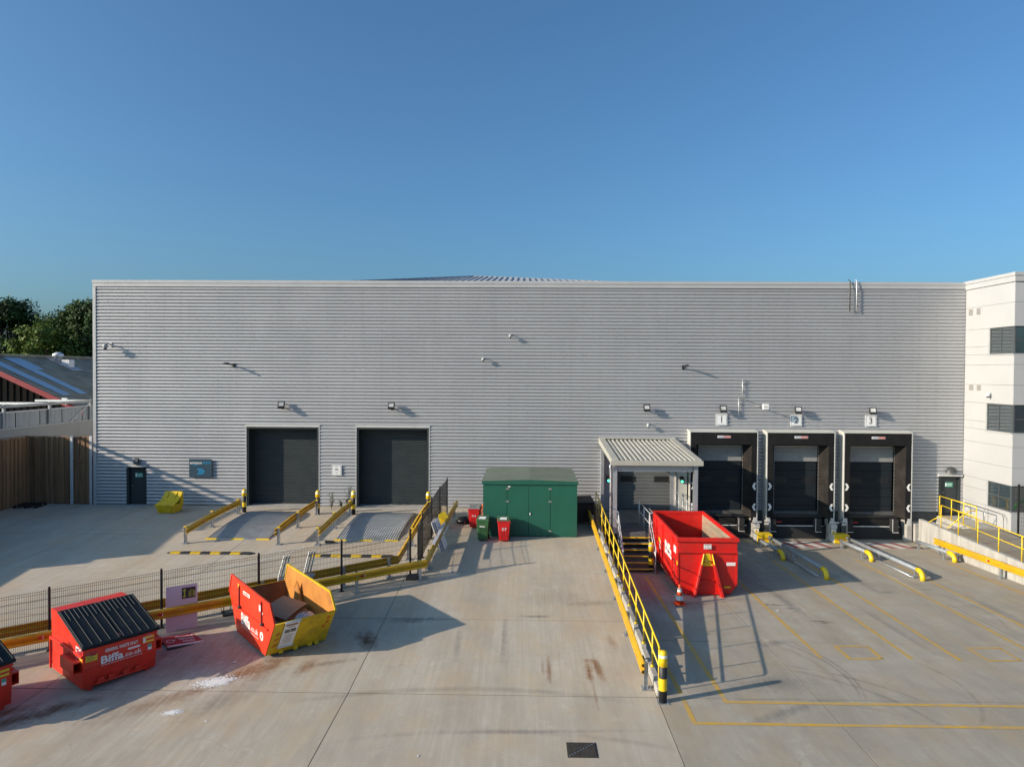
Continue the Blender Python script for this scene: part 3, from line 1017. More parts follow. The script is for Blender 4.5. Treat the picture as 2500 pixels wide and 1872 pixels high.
for z0, z1 in zip(rowz[:-1], rowz[1:]):
    win = wins.get((z0, z1))
    g_ = 0.005
    if win is None:
        wp(TX, TX + 0.048, TY + 0.004, 0.2, z0 + g_, z1 - g_)
        for a, b_ in zip(fr_x[:-1], fr_x[1:]):
            wp((TX + 0.001) if a == TX else a + g_, b_ - g_, TY - 0.044, TY, z0 + g_, z1 - g_)
    else:
        zm = z0 + 0.42 if z0 > 4 else None
        if zm:
            wp(TX, TX + 0.048, win + 0.01, 0.2, z0 + g_, zm - g_)
            wp(TX, TX + 0.048, win + 0.01, 0.2, zm + g_, z1 - g_)
        else:
            zm = z0 + 0.75
            wp(TX, TX + 0.048, win + 0.01, 0.2, z0 + g_, zm - g_)
            wp(TX, TX + 0.048, win + 0.01, 0.2, zm + g_, z1 - g_)
        # corner window: reveal, sill, frame, panes
        q = MB()
        q.box(TX + 0.02, TX + 0.11, win - 0.02, win + 0.008, z0, z1)
        q.build('window_reveal', lgrey, tw, world=True)
        mbox('window_sill', m_wp, tw, TX - 0.05, TX + 0.10, TY - 0.05, win + 0.05, z0 - 0.05, z0 - 0.004, world=True)
        mbox('window_sill', m_wp, tw, TX + 0.11, 33.2, TY - 0.055, TY + 0.05, z0 - 0.05, z0 - 0.004, world=True)
        fx = TX + 0.06
        L0, L1 = TY + 0.06, win - 0.02
        ym = lerp(L1, L0, 0.47)
        wd = MB()
        for (ya, yb) in ((L1 - 0.055, L1), (ym - 0.03, ym + 0.03), (L0, L0 + 0.10)):
            wd.box(fx, fx + 0.05, ya, yb, z0, z1)
        for (za, zb) in ((z0, z0 + 0.055), (z1 - 0.055, z1)):
            wd.box(fx + 0.001, fx + 0.049, L0, L1, za, zb)
        zz = z0 + (z1 - z0) * 0.48
        wd.box(fx - 0.002, fx + 0.048, ym, L1, zz - 0.035, zz + 0.035)
        if z0 < 2:
            wd.box(fx - 0.002, fx + 0.048, L0, ym, zz - 0.03, zz + 0.03)
        wo_ = wd.build('window', m_fr, tw, world=True)
        for (ya, yb, za, zb) in ((ym + 0.031, L1 - 0.056, zz + 0.036, z1 - 0.056), (ym + 0.031, L1 - 0.056, z0 + 0.056, zz - 0.036), (L0 + 0.101, ym - 0.031, z0 + 0.056, z1 - 0.056)):
            mbox('pane', m_glass, wo_, fx + 0.02, fx + 0.03, ya, yb, za, zb, world=True)
        fy = TY + 0.06
        wd = MB()
        for (xa, xb) in ((TX + 0.07, TX + 0.15), (26.2, 26.28), (28.4, 28.48), (31, 31.08)):
            wd.box(xa, xb, fy - 0.05, fy, z0, z1)
        for (za, zb) in ((z0, z0 + 0.055), (z1 - 0.055, z1), (zz - 0.03, zz + 0.03)):
            wd.box(TX + 0.15, 33.0, fy - 0.049, fy - 0.001, za, zb)
        wo_ = wd.build('window', m_fr, tw, world=True)
        for (xa, xb) in ((TX + 0.155, 26.195), (26.285, 28.395), (28.485, 30.995)):
            mbox('pane', m_glass, wo_, xa, xb, fy - 0.03, fy - 0.02, z0 + 0.06, z1 - 0.06, world=True)
mbox('parapet', m_wp, tw, TX - 0.06, 40, TY - 0.10, 0.3, 12.075, 12.36, world=True, bevel=0.01)
mbox('parapet_cap', m_wp, tw, TX - 0.09, 40, TY - 0.13, 0.35, 12.365, 12.54, world=True, bevel=0.01)
m_vent = mat('vent_louvre_metal', (0.27, 0.255, 0.235), rough=0.6)  # even grey-brown metal of the vent louvres
for (ya, yb, za, zb) in ((-0.66, -0.30, 10.66, 11.05), (-1.28, -0.94, 10.66, 11.04), (-0.80, -0.42, 6.62, 6.98), (-1.40, -1.06, 6.62, 6.98)):
    vt = MB().box(TX - 0.012, TX - 0.002, ya, yb, za, zb).build('wall_vent', m_wp, tw, world=True)
    for k in range(5):
        z = za + 0.03 + k * (zb - za - 0.05) / 5
        q = MB()
        q.hexa([(TX - 0.040, ya + 0.03, z), (TX - 0.013, ya + 0.03, z + 0.005), (TX - 0.013, yb - 0.03, z + 0.005), (TX - 0.040, yb - 0.03, z)],
               [(TX - 0.040, ya + 0.03, z + 0.012), (TX - 0.013, ya + 0.03, z + 0.045), (TX - 0.013, yb - 0.03, z + 0.045), (TX - 0.040, yb - 0.03, z + 0.012)])
        q.build('louvre', m_vent, vt, world=True)

# ================================================================== LEFT BOUNDARY
# timber fence ---------------------------------------------------------------
def timber_mat(name, col):
    m = mat(name, col, rough=0.8, var=0.28, scale=1.3, stretch=(9, 9, 0.5), bump=0.25, bscale=12, dirt=(col[0] * 0.55, col[1] * 0.55, col[2] * 0.6), dirt_scale=0.8, dirt_amt=0.7)
    n, l = m.node_tree.nodes, m.node_tree.links
    b = n['Principled BSDF']
    base = b.inputs['Base Color'].links[0].from_socket
    oi = n.new('ShaderNodeObjectInfo')
    hs = n.new('ShaderNodeHueSaturation')
    mr = n.new('ShaderNodeMapRange')
    mr.inputs['To Min'].default_value = 0.72
    mr.inputs['To Max'].default_value = 1.2
    l.new(oi.outputs['Random'], mr.inputs['Value'])
    l.new(mr.outputs[0], hs.inputs['Value'])
    l.new(base, hs.inputs['Color'])
    l.new(hs.outputs[0], b.inputs['Base Color'])
    return m

m_wood = timber_mat('weathered_timber', (0.27, 0.15, 0.075))
tf = thing('timber_fence', 'tall close-boarded brown timber fence running along the left edge of the yard', 'fence', (-28.1, 0.0, -0.15))
y = 0.1
k = 0
while y > -5.0:
    t = 0.024 + random.random() * 0.01
    zt = 3.66 + random.uniform(-0.02, 0.03)
    off = 0.03 if k % 2 else 0.0
    mbox('board', m_wood, tf, -28.1 - t - off, -28.1 - off, y - 0.153, y, g_left(y) + 0.02, zt, world=True, bevel=0.004)
    y -= 0.150
    k += 1
q = MB()
while y > -12.0:
    q.box(-28.13, -28.1, y - 0.146, y, g_left(y), 3.67)
    y -= 0.15
while y > -46:
    q.box(-28.13, -28.1, y - 0.146, y, g_left(y), 2.8)
    y -= 0.15
o = q.build('board_run', m_wood, tf, world=True)
m_bkg = mat('gap_shade_dark', (0.05, 0.035, 0.025), rough=0.9)  # dark sheets added behind the boards so the gaps read as shade
mbox('gap_shade_panel', m_bkg, tf, -28.22, -28.20, -5.0, 0.05, -0.1, 3.62, world=True)
mbox('top_rail', m_wood, tf, -28.2, -28.06, -5.0, 0.1, 3.70, 3.735, world=True)
gt = thing('timber_gate', 'brown timber gate and boarding between grey posts at the warehouse corner', 'gate', (-26.2, 0.12, -0.15))
mbox('gap_shade_panel', m_bkg, gt, -28.05, -24.35, 0.19, 0.21, -0.1, 3.62, world=True)
mbox('corner_post', m_wood, gt, -28.28, -28.075, 0.06, 0.2, -0.15, 3.70, world=True)
x = -28.07
k = 0
while x < -24.4:
    if not (-26.02 < x + 0.07 < -25.62 + 0.2 and False):
        off = 0.03 if k % 2 else 0.0
        mbox('board', m_wood, gt, x, x + 0.153, 0.12 + off, 0.145 + off, -0.10, 3.66 + random.uniform(-0.02, 0.02), world=True, bevel=0.004)
    x += 0.150
    k += 1
for px_ in (-25.62, -24.52):
    mbox('gate_post', galv_l, gt, px_ - 0.075, px_ + 0.075, 0.02, 0.115, -0.15, 3.72, world=True, bevel=0.01)
mbox('cross_rail', m_wood, gt, -25.54, -24.6, 0.075, 0.118, 2.28, 2.36, world=True)
mbox('top_rail', m_wood, gt, -28.05, -24.4, 0.10, 0.2, 3.685, 3.71, world=True)

# neighbour's wall, panelled screen and steel frame ---------------------------------
m_band = mat('pale_render', (0.33, 0.335, 0.33), rough=0.8, var=0.05, scale=0.6)
bw = thing('boundary_wall', 'smooth pale grey wall rising behind the timber fence on the left', 'wall', (-29.4, 0, -0.15))
for a, b_ in ((-1.6, 6.4), (6.42, 14.4), (-9.6, -1.62), (-15, -9.62)):
    mbox('wall_panel', m_band, bw, -29.55, -29.4, a, b_, -0.15, 4.04, world=True)
mbox('coping', lgrey, bw, -29.58, -29.37, -15, 14.4, 4.042, 4.09, world=True)
m_scr = mat('corrugated_screen', (0.30, 0.33, 0.36), rough=0.5, metal=0.2, var=0.15, scale=1.2, stretch=(1, 3, 0.3))
sc_ = thing('corrugated_screen', 'grey vertical corrugated metal screen standing on the pale wall at the left', 'screen', (-29.75, 0, 4.0))
for a, b_ in [(-14.7 + 2 * k, -14.72 + 2 * k + 2) for k in range(15)]:
    q = MB()
    pts = []
    y = a
    k = 0
    while y < b_ - 1e-4:
        pts.append((-29.78 if (k // 2) % 2 else -29.74, y))
        y += 0.10
        k += 1
    pts.append((-29.78, b_))
    vs, fs = [], []
    for (px_, py_) in pts:
        vs += [(px_, py_, 3.9), (px_, py_, 4.94)]
    for i in range(len(pts) - 1):
        fs.append((2 * i, 2 * i + 2, 2 * i + 3, 2 * i + 1))
    q.add(vs, fs)
    q.build('screen_sheet', m_scr, sc_, world=True, fix=False)
mbox('top_rail', galv, sc_, -29.84, -29.70, -14.7, 15.3, 4.945, 5.03, world=True)
m_frm = mat('weathered_frame_steel', (0.40, 0.42, 0.43), rough=0.55, metal=0.2, var=0.12, scale=2)
fr = thing('portal_framework', 'pale galvanised steel posts and beams rising above the corrugated screen', 'steel frame', (-29.66, 4, 4.0))
for py_ in (-11.2, -7.4, -3.55, 0.25, 4.0, 8.0):
    q = MB()
    q.box(-29.69, -29.60, py_ - 0.09, py_ - 0.075, 3.5, 5.45)
    q.box(-29.69, -29.60, py_ + 0.075, py_ + 0.09, 3.5, 5.45)
    q.box(-29.66, -29.63, py_ - 0.074, py_ + 0.074, 3.5, 5.45)
    q.build('post', m_frm, fr, world=True)
for ya, yb in ((-11.2, 0.25), (0.27, 4.0), (4.02, 8.05)):
    q = MB()
    q.box(-29.72, -29.58, ya, yb, 5.40, 5.415)
    q.box(-29.72, -29.58, ya, yb, 5.26, 5.275)
    q.box(-29.665, -29.635, ya, yb, 5.276, 5.399)
    q.build('beam', m_frm, fr, world=True)
MB().tube([(-29.62, 7.9, 5.2), (-29.62, 5.9, 4.05)], 0.03, 6).build('brace', galv_l, fr, world=True)
MB().box(-33.5, -29.73, 8.0, 8.14, 5.27, 5.41).box(-33.5, -29.73, 4.0, 4.14, 5.27, 5.41).build('cross_beam', galv_l, fr, world=True)

# neighbour's shed ---------------------------------------------------------------
m_asb = mat('grey_fibre_cement_roof', (0.235, 0.225, 0.18), rough=0.9, var=0.25, scale=0.9, bump=0.3, bscale=4, dirt=(0.11, 0.10, 0.075), dirt_scale=0.5, dirt_amt=0.6)
m_sky = mat('rooflight_sheet', (0.26, 0.36, 0.47), rough=0.22, var=0.12, scale=0.8, spec=0.8)
m_redv = mat('red_verge', (0.24, 0.014, 0.022), rough=0.5)
m_brn = mat('dark_brown_cladding', (0.010, 0.009, 0.009), rough=0.9, var=0.2, spec=0.1)
ns = thing('neighbour_shed', 'low dark shed with a grey corrugated roof, red verge and blue rooflight strips', 'shed', (-38, 12, 0))
xr, zr = -41.5, 8.43
sl = 0.457
ze = lambda x: zr - sl * (x - xr)
xe = -30.8
yf, yb_ = 12.0, 95.0
q = MB()
# corrugated slope: ridges run down the slope
vs, fs = [], []
y = yf
k = 0
ysamp = []
while y < yb_:
    ysamp.append((y, 0.05 if k % 2 else 0.0))
    y += 0.16 if y < 45 else 0.5
    k += 1
for (y, dz) in ysamp:
    vs += [(xr, y, zr + dz), (xe, y, ze(xe) + dz)]
for i in range(len(ysamp) - 1):
    fs.append((2 * i, 2 * i + 1, 2 * i + 3, 2 * i + 2))
q.add(vs, fs)
nr = q.build('roof_slope', m_asb, ns, world=True, fix=False)
q = MB()
q.add([(xr, yf, zr), (xr, yb_, zr), (-52, yb_, ze(-31)), (-52, yf, ze(-31))], [(0, 1, 2, 3)])
q.build('roof_slope', m_asb, ns, world=True, fix=False)
MB().tube([(xr, yf - 0.2, zr + 0.10), (xr, yb_, zr + 0.10)], 0.14, 8).build('ridge_cap', m_asb, nr, world=True)
gw = MB().prism([(-52, yf + 0.5, -0.15), (xe - 0.3, yf + 0.5, -0.15), (xe - 0.3, yf + 0.5, ze(xe - 0.3) - 0.1), (xr, yf + 0.5, zr - 0.1), (-52, yf + 0.5, ze(-31) - 0.1)], (0, 0.2, 0)).build('gable_wall', m_brn, ns, world=True)
x = -47.0
while x < -31.2:
    zt = min(ze(x), zr - sl * abs(x - xr)) - 0.15
    MB().box(x, x + 0.14, yf + 0.44, yf + 0.498, 0, zt).build('wall_rib', m_brn, gw, world=True)
    x += 0.5
for (xa, xb) in ((xe, xr), (-52, xr)):
    za = zr - sl * abs(xa - xr)
    q = MB()
    q.hexa([(xa, yf - 0.06, za - 0.34), (xb, yf - 0.06, zr - 0.34), (xb, yf + 0.02, zr - 0.34), (xa, yf + 0.02, za - 0.34)],
           [(xa, yf - 0.06, za + 0.07), (xb, yf - 0.06, zr + 0.07), (xb, yf + 0.02, zr + 0.07), (xa, yf + 0.02, za + 0.07)])
    q.build('verge_board', m_redv, ns, world=True)
mbox('side_wall', m_redv, ns, xe - 0.4, xe - 0.3, yf + 0.71, yb_, -0.15, ze(xe) - 0.1, world=True)
# rooflights: strips of sheets lying a little proud of the roof
def rooflight(y0, y1, x0, x1, n):
    for i in range(n):
        a, b_ = lerp(x0, x1, i / n), lerp(x0, x1, (i + 1) / n) - 0.03
        q = MB()
        q.hexa([(a, y0, ze(a) + 0.055), (b_, y0, ze(b_) + 0.055), (b_, y1, ze(b_) + 0.055), (a, y1, ze(a) + 0.055)],
               [(a, y0, ze(a) + 0.085), (b_, y0, ze(b_) + 0.075), (b_, y1, ze(b_) + 0.075), (a, y1, ze(a) + 0.085)])
        q.build('rooflight', m_sky, nr, world=True)
rooflight(13.02, 14.0, -41.2, -35.0, 5)
rooflight(15.2, 16.95, -41.3, -39.2, 3)
rooflight(15.15, 16.1, -39.15, -35.05, 3)
# roof ventilator
vx, vy = -40.4, 20.9
rv = MB().hexa([(vx - 1.3, vy - 0.7, ze(vx - 1.3) + 0.06), (vx + 1.3, vy - 0.7, ze(vx + 1.3) + 0.06), (vx + 1.3, vy + 0.7, ze(vx + 1.3) + 0.06), (vx - 1.3, vy + 0.7, ze(vx - 1.3) + 0.06)],
               [(vx - 1.3, vy - 0.7, ze(vx - 1.3) + 0.10), (vx + 1.3, vy - 0.7, ze(vx + 1.3) + 0.10), (vx + 1.3, vy + 0.7, ze(vx + 1.3) + 0.10), (vx - 1.3, vy + 0.7, ze(vx - 1.3) + 0.10)]).build('roof_ventilator', galv, ns, world=True)
MB().lathe((vx - 0.4, vy, ze(vx) - 0.1), [(0.28, 0), (0.28, 0.75), (0.45, 0.78), (0.42, 0.98), (0.15, 1.15)], 14).build('ventilator_cowl', galv_l, rv, world=True)
MB().box(vx + 0.15, vx + 0.8, vy - 0.35, vy + 0.35, ze(vx + .5) - 0.05, ze(vx + .5) + 0.62).build('ventilator_box', galv_l, rv, world=True)
fl = thing('gable_floodlight', 'small square floodlight on the red verge of the dark shed', 'floodlight', (-33.9, 11.7, ze(-33.9)))
MB().box(-0.22, 0.22, -0.12, 0.0, 0.10, 0.42).build('lamp_head', galv_l, fl, bevel=0.02)
MB().box(-0.17, 0.17, -0.135, -0.121, 0.14, 0.38).build('lamp_glass', wht, fl)
MB().box(-0.03, 0.03, 0.0, 0.25, -0.1, 0.2).build('bracket', galv, fl)

# ================================================================== TREES
m_bark = mat('bark', (0.075, 0.055, 0.04), rough=0.9, var=0.3, scale=3, bump=0.4, bscale=9)
def leaf_mat(name, col):
    m = bpy.data.materials.new(name)
    m.use_nodes = True
    n, l = m.node_tree.nodes, m.node_tree.links
    b = n['Principled BSDF']
    b.inputs['Roughness'].default_value = 0.6
    b.inputs['Specular IOR Level'].default_value = 0.25
    geo = n.new('ShaderNodeNewGeometry')
    nz = n.new('ShaderNodeTexNoise')
    nz.inputs['Scale'].default_value = 0.35
    nz.inputs['Detail'].default_value = 5
    l.new(geo.outputs['Position'], nz.inputs['Vector'])
    mr = n.new('ShaderNodeMapRange')
    mr.inputs['From Min'].default_value = 0.35
    mr.inputs['From Max'].default_value = 0.65
    l.new(nz.outputs['Fac'], mr.inputs['Value'])
    mx = n.new('ShaderNodeMix')
    mx.data_type = 'RGBA'
    l.new(mr.outputs[0], mx.inputs['Factor'])
    mx.inputs['A'].default_value = tuple(c * 0.7 for c in col) + (1,)
    mx.inputs['B'].default_value = tuple(c * 1.35 for c in col) + (1,)
    mx2 = n.new('ShaderNodeMix')
    mx2.data_type = 'RGBA'
    mx2.inputs['Factor'].default_value = 0.3
    l.new(mx.outputs['Result'], mx2.inputs['A'])
    rn = n.new('ShaderNodeHueSaturation')
    mr2 = n.new('ShaderNodeMapRange')
    mr2.inputs['To Min'].default_value = 0.6
    mr2.inputs['To Max'].default_value = 1.4
    l.new(geo.outputs['Random Per Island'], mr2.inputs['Value'])
    l.new(mr2.outputs[0], rn.inputs['Value'])
    l.new(mx.outputs['Result'], rn.inputs['Color'])
    l.new(rn.outputs[0], b.inputs['Base Color'])
    return m

def tree(name, label, x, y, h, w, col, seed, n=9000, leaf=0.47, low=0.25, group='trees behind the neighbouring shed'):
    rnd = random.Random(seed)
    t = thing(name, label, 'tree', (x, y, -0.15), 0, group)
    q = MB()
    q.tube([(0, 0, 0), (0.1, 0, h * 0.2), (-0.1, 0.1, h * 0.45), (0.1, 0, h * 0.8)], [h * 0.028, h * 0.022, h * 0.016, h * 0.004], 8)
    blobs = []
    for i in range(26):
        a = rnd.uniform(0, 6.283)
        zz = h * rnd.uniform(low + 0.05, 0.92)
        k = math.sin(math.pi * min(1, max(0.08, (zz / h - low + 0.12) / (1.12 - low)))) ** 0.7
        rr = w * 0.42 * k * rnd.uniform(0.35, 1.0)
        c = Vector((rr * math.cos(a), rr * math.sin(a), zz))
        blobs.append((c, w * rnd.uniform(0.13, 0.24)))
        q.tube([(0, 0, zz * 0.62), c * 0.6 + Vector((0, 0, zz * 0.32)), c], [h * 0.010, h * 0.006, h * 0.002], 5)
    blobs.append((Vector((0, 0, h * 0.88)), w * 0.15))
    q.build('trunk', m_bark, t, fix=False)
    vs, fs = [], []
    for i in range(int(n * 1.9)):
        c, r_ = blobs[rnd.randrange(len(blobs))]
        d = Vector((rnd.gauss(0, 1), rnd.gauss(0, 1), rnd.gauss(0, 1))).normalized()
        lump = 0.78 + 0.30 * math.sin(d.x * 5 + seed) * math.sin(d.y * 4 + c.x) + 0.2 * math.sin(d.z * 7 + c.y)
        p = c + Vector((d.x, d.y, d.z * 0.82)) * r_ * lump * (rnd.random() ** 0.33) * 1.12
        u = Vector((rnd.gauss(0, 1), rnd.gauss(0, 1), rnd.gauss(0, 0.6))).normalized()
        v = u.cross(d + Vector((0.2, 0.1, 0.5)))
        if v.length < 1e-3:
            continue
        v.normalize()
        s_ = leaf * rnd.uniform(0.5, 1.15)
        o = len(vs)
        vs += [tuple(p + u * s_ * 0.5), tuple(p + v * s_ * 0.32 + d * s_ * 0.1), tuple(p - u * s_ * 0.5), tuple(p - v * s_ * 0.32)]
        fs.append((o, o + 1, o + 2, o + 3))
    q = MB()
    q.add(vs, fs)
    o = q.build('crown', leaf_mat(name + '_leaf', col), t, fix=False)
    return t

DKG, MDG, LTG = (0.032, 0.064, 0.016), (0.060, 0.102, 0.020), (0.098, 0.142, 0.022)
tree('dark_tree', 'dark green broad tree at the far left above the shed roof', -79.5, 66, 18.4, 13, DKG, 3, n=16000)
tree('small_tree', 'lower tree filling the dip between the dark tree and the tall leafy one', -78.0, 72, 15.6, 11, MDG, 5, n=13000)
tree('leafy_tree', 'tall leafy mid green tree left of the warehouse corner', -68.6, 64, 18.0, 11.5, MDG, 11, n=17000)
tree('bright_tree', 'bushy yellow green tree in front of the taller ones', -66.5, 56, 13.8, 12.5, LTG, 17, n=15000, low=0.10)
tree('corner_tree', 'tall green tree half hidden behind the warehouse corner', -63.2, 63, 18.3, 11, DKG, 23, n=15000)
tree('back_tree', 'dense dark tree low behind the others at the edge of the yard', -76, 78, 14.0, 16, DKG, 31, n=14000, low=0.03)
tree('edge_tree', 'dark tree cut by the left edge behind the blue rooflights', -87, 70, 16.5, 13, DKG, 37, n=14000)
tree('low_tree', 'dark bushy tree just above the shed roof beside the warehouse corner', -64.5, 70, 12.5, 13, DKG, 41, n=13000, low=0.03)

# ================================================================== CRASH BARRIERS
WPROF = [(0.0, -0.155), (0.018, -0.155), (0.085, -0.120), (0.085, -0.055), (0.012, -0.022), (0.012, 0.022), (0.085, 0.055), (0.085, 0.120), (0.018, 0.155), (0.0, 0.155),
         (-0.008, 0.155), (-0.008, 0.147), (0.070, 0.112), (0.070, 0.062), (-0.004, 0.027), (-0.004, -0.027), (0.070, -0.062), (0.070, -0.112), (-0.008, -0.147), (-0.008, -0.155)]

def barrier(label, path, side, fn, posts, cap=False, group='steel crash barriers round the yard', refl=(), rail_z=0.60, spacer=0.0, end_plate=True):
    """W-beam on bolted I-section posts; path in the ground plane, side +1 puts the beam on the right of the path"""
    p0 = path[len(path) // 2]
    t = thing('crash_barrier', label, 'crash barrier', (p0[0], p0[1], fn(p0[1])), 0, group)
    pts = []
    for a, b_ in zip(path[:-1], path[1:]):
        L = math.hypot(b_[0] - a[0], b_[1] - a[1])
        k = max(1, int(L / 1.5))
        for i in range(k):
            pts.append((lerp(a[0], b_[0], i / k), lerp(a[1], b_[1], i / k)))
    pts.append(path[-1])
    prof = [((d + 0.06 + spacer) * side, z) for d, z in WPROF]
    q = MB()
    q.sweep(prof, [(x, y, fn(y) + rail_z) for x, y in pts])
    rail = q.build('rail', amber, t, world=True)
    # cumulative length lookup
    def at(s_):
        for a, b_ in zip(path[:-1], path[1:]):
            L = math.hypot(b_[0] - a[0], b_[1] - a[1])
            if s_ <= L or b_ is path[-1]:
                d = Vector((b_[0] - a[0], b_[1] - a[1], 0)).normalized()
                return Vector((a[0], a[1], 0)) + d * s_, d
            s_ -= L
    for s_ in posts:
        p, d = at(s_)
        n_ = Vector((d.y, -d.x, 0)) * side
        z = fn(p.y)
        h = rail_z + 0.15
        q = MB()
        def ob(u0, u1, v0, v1, z0, z1):
            c = [p + d * u + n_ * v for u, v in ((u0, v0), (u1, v0), (u1, v1), (u0, v1))]
            q.hexa([(w.x, w.y, z + z0) for w in c], [(w.x, w.y, z + z1) for w in c])
        ob(-0.05, 0.05, 0.045, 0.055, 0.016, h)
        ob(-0.05, 0.05, -0.055, -0.045, 0.016, h)
        ob(-0.004, 0.004, -0.044, 0.044, 0.016, h)
        ob(-0.13, 0.13, -0.15, 0.12, 0.0, 0.015)
        for u in (-0.10, 0.10):
            for v in (-0.12, 0.09):
                ob(u - 0.013, u + 0.013, v - 0.013, v + 0.013, 0.0155, 0.045)
        po = q.build('post', galv, t, world=True)
        if cap:
            q = MB()
            ob(-0.06, 0.06, -0.065, 0.058, h + 0.001, h + 0.035)
            q.build('post_cap', ylw, po, world=True)
        q = MB()
        ob(-0.02, 0.02, 0.075 + spacer, 0.082 + spacer, rail_z - 0.02, rail_z + 0.02)
        q.build('bolt', galv, po, world=True)
    for s_ in refl:
        p, d = at(s_)
        n_ = Vector((d.y, -d.x, 0)) * side
        z = fn(p.y) + rail_z
        q = MB()
        tri = [(-0.05, -0.05), (0.05, -0.05), (0.05, 0.05), (-0.05, 0.05)]
        q.prism([p + d * u + n_ * (0.075 + spacer) + Vector((0, 0, z + v)) for u, v in tri], n_ * 0.05)
        q.build('reflector', redref, t, world=True)
        q = MB()
        q.prism([p + d * u + n_ * (0.075 + spacer) + Vector((0, 0, z + v)) for u, v in ((0.051, -0.05), (0.075, -0.05), (0.075, 0.05), (0.051, 0.05))], n_ * 0.05)
        q.build('reflector', wht, t, world=True)
    # bolts / splice plates along the rail
    return t

for (x, sd, lab) in ((-15.18, 1, 'amber barrier left of the first steel ramp, beside the yellow grit bin'), (-10.98, -1, 'amber barrier on the right side of the first steel ramp'),
                     (-9.22, 1, 'amber barrier on the left side of the second steel ramp'), (-4.98, -1, 'amber barrier right of the second steel ramp, next to the mesh fence')):
    barrier(lab, [(x, -7.95), (x, -2.1)], sd, g_left, (0.15, 2.75, 5.75), cap=True, group='short barriers beside the door ramps', refl=(1.6, 4.3))

FD = Vector((0.837, 0.548, 0)).normalized()
FN = Vector((FD.y, -FD.x, 0))
FC = Vector((-4.42, -11.7, 0))
st = FC - FD * 19
ob_ = [(-23 + 0.25, 0), ]
def off(p, k):
    return (p.x + FN.x * k, p.y + FN.y * k)
barrier('long amber barrier in front of the mesh fence, bending towards the wall behind the skip', [off(st, 0.40), (-3.86, -11.88), (-3.66, -2.0)], 1, g_left,
        tuple(2.2 + 2.9 * k for k in range(6)) + (19.2, 20.6, 23.4, 26.2, 28.8), refl=(4.4, 7.2, 10.3, 16.9, 23.2, 27.0), rail_z=0.62, group='long barriers along the mesh fence')
barrier('long amber barrier behind the mesh fence on the upper yard side', [off(st, -0.42), (-4.86, -11.46), (-4.78, -2.3)], -1, g_left,
        tuple(2.0 + 2.9 * k for k in range(6)) + (18.3, 20.6, 23.4, 26.4), refl=(3.2, 9.3), rail_z=0.60, group='long barriers along the mesh fence')
barrier('bright orange barrier beside the stepped kerb and yellow railing', [(3.28, -19.9), (3.30, -3.4)], -1, g_left, (0.14, 3.4, 6.3, 9.1, 11.9, 14.7), refl=(), rail_z=0.60)
barrier('bright orange barrier at the foot of the concrete ramp wall', [(20.72, -17.0), (20.72, -3.4)], -1, g_dock, (1.5, 5.2, 8.9, 11.9, 13.3), refl=(6.9, 9.6), rail_z=0.60)

# ================================================================== MESH FENCE
m_fence = mat('black_fence_steel', (0.014, 0.014, 0.016), rough=0.5, var=0.2)
mf = thing('mesh_fence', 'black welded mesh fence with square posts, running diagonally then up to the warehouse wall', 'fence', (FC.x, FC.y, g_left(FC.y)))
fp = [FC - FD * d for d in (0.0, 2.72, 5.63, 8.62, 11.6, 14.6, 17.5)][::-1]
fp2 = [Vector((-4.12, -11.62, 0)), Vector((-4.30, -9.35, 0)), Vector((-4.27, -6.75, 0)), Vector((-4.22, -4.1, 0)), Vector((-4.15, -1.5, 0)), ]
def fpost(p, h=1.9):
    z = g_left(p.y)
    q = MB()
    d = FD if p in fp else Vector((0, 1, 0))
    n_ = Vector((d.y, -d.x, 0))
    c = [p + d * u + n_ * v for u, v in ((-0.03, -0.03), (0.03, -0.03), (0.03, 0.03), (-0.03, 0.03))]
    q.hexa([(w.x, w.y, z) for w in c], [(w.x, w.y, z + h) for w in c])
    po = q.build('fence_post', m_fence, mf, world=True)
    q = MB()
    c = [p + d * u + n_ * v for u, v in ((-0.08, -0.08), (0.08, -0.08), (0.08, 0.08), (-0.08, 0.08))]
    q.hexa([(w.x, w.y, z + 0.001) for w in c], [(w.x, w.y, z + 0.014) for w in c])
    q.build('base_plate', m_fence, po, world=True)
def fpanel(a, b_):
    d = (b_ - a)
    L = d.length
    d.normalize()
    a2, L2 = a + d * 0.04, L - 0.08
    n_ = Vector((d.y, -d.x, 0))
    q = MB()
    k = int(L2 / 0.052)
    for i in range(k + 1):
        p = a2 + d * (L2 * i / k)
        z = g_left(p.y)
        q.bar((p.x, p.y, z + 0.06), (p.x, p.y, z + 1.82), 0.006, 0.006)
    for h in (0.10, 0.30, 0.32, 0.52, 0.72, 0.92, 0.94, 1.14, 1.34, 1.54, 1.56, 1.72, 1.80):
        p, r_ = a2 + n_ * 0.006, a2 + d * L2 + n_ * 0.006
        q.bar((p.x, p.y, g_left(p.y) + h), (r_.x, r_.y, g_left(r_.y) + h), 0.007, 0.007)
    q.build('wire_panel', m_fence, mf, world=True, fix=False)
for i, p in enumerate(fp):
    fpost(p)
    if i:
        fpanel(fp[i - 1], p)
for i, p in enumerate(fp2):
    fpost(p)
    if i:
        fpanel(fp2[i - 1], p)
q = MB()
z = g_left(-12)
q.prism([(-4.55, -12.05, z), (-4.05, -12.05, z), (-4.1, -11.7, z), (-4.5, -11.7, z)], (0.02, 0.03, 0.17))
q.build('ballast_foot', blkrub, mf, world=True, bevel=0.03)
mf2 = thing('mesh_fence', 'black mesh fence standing at the foot of the white tower at the right edge', 'fence', (24.3, -4.0, -0.5))
for x in (24.32, 26.8, 29.3):
    mbox('fence_post', m_fence, mf2, x - 0.035, x + 0.035, -4.06, -3.99, -0.5, 2.1, world=True)
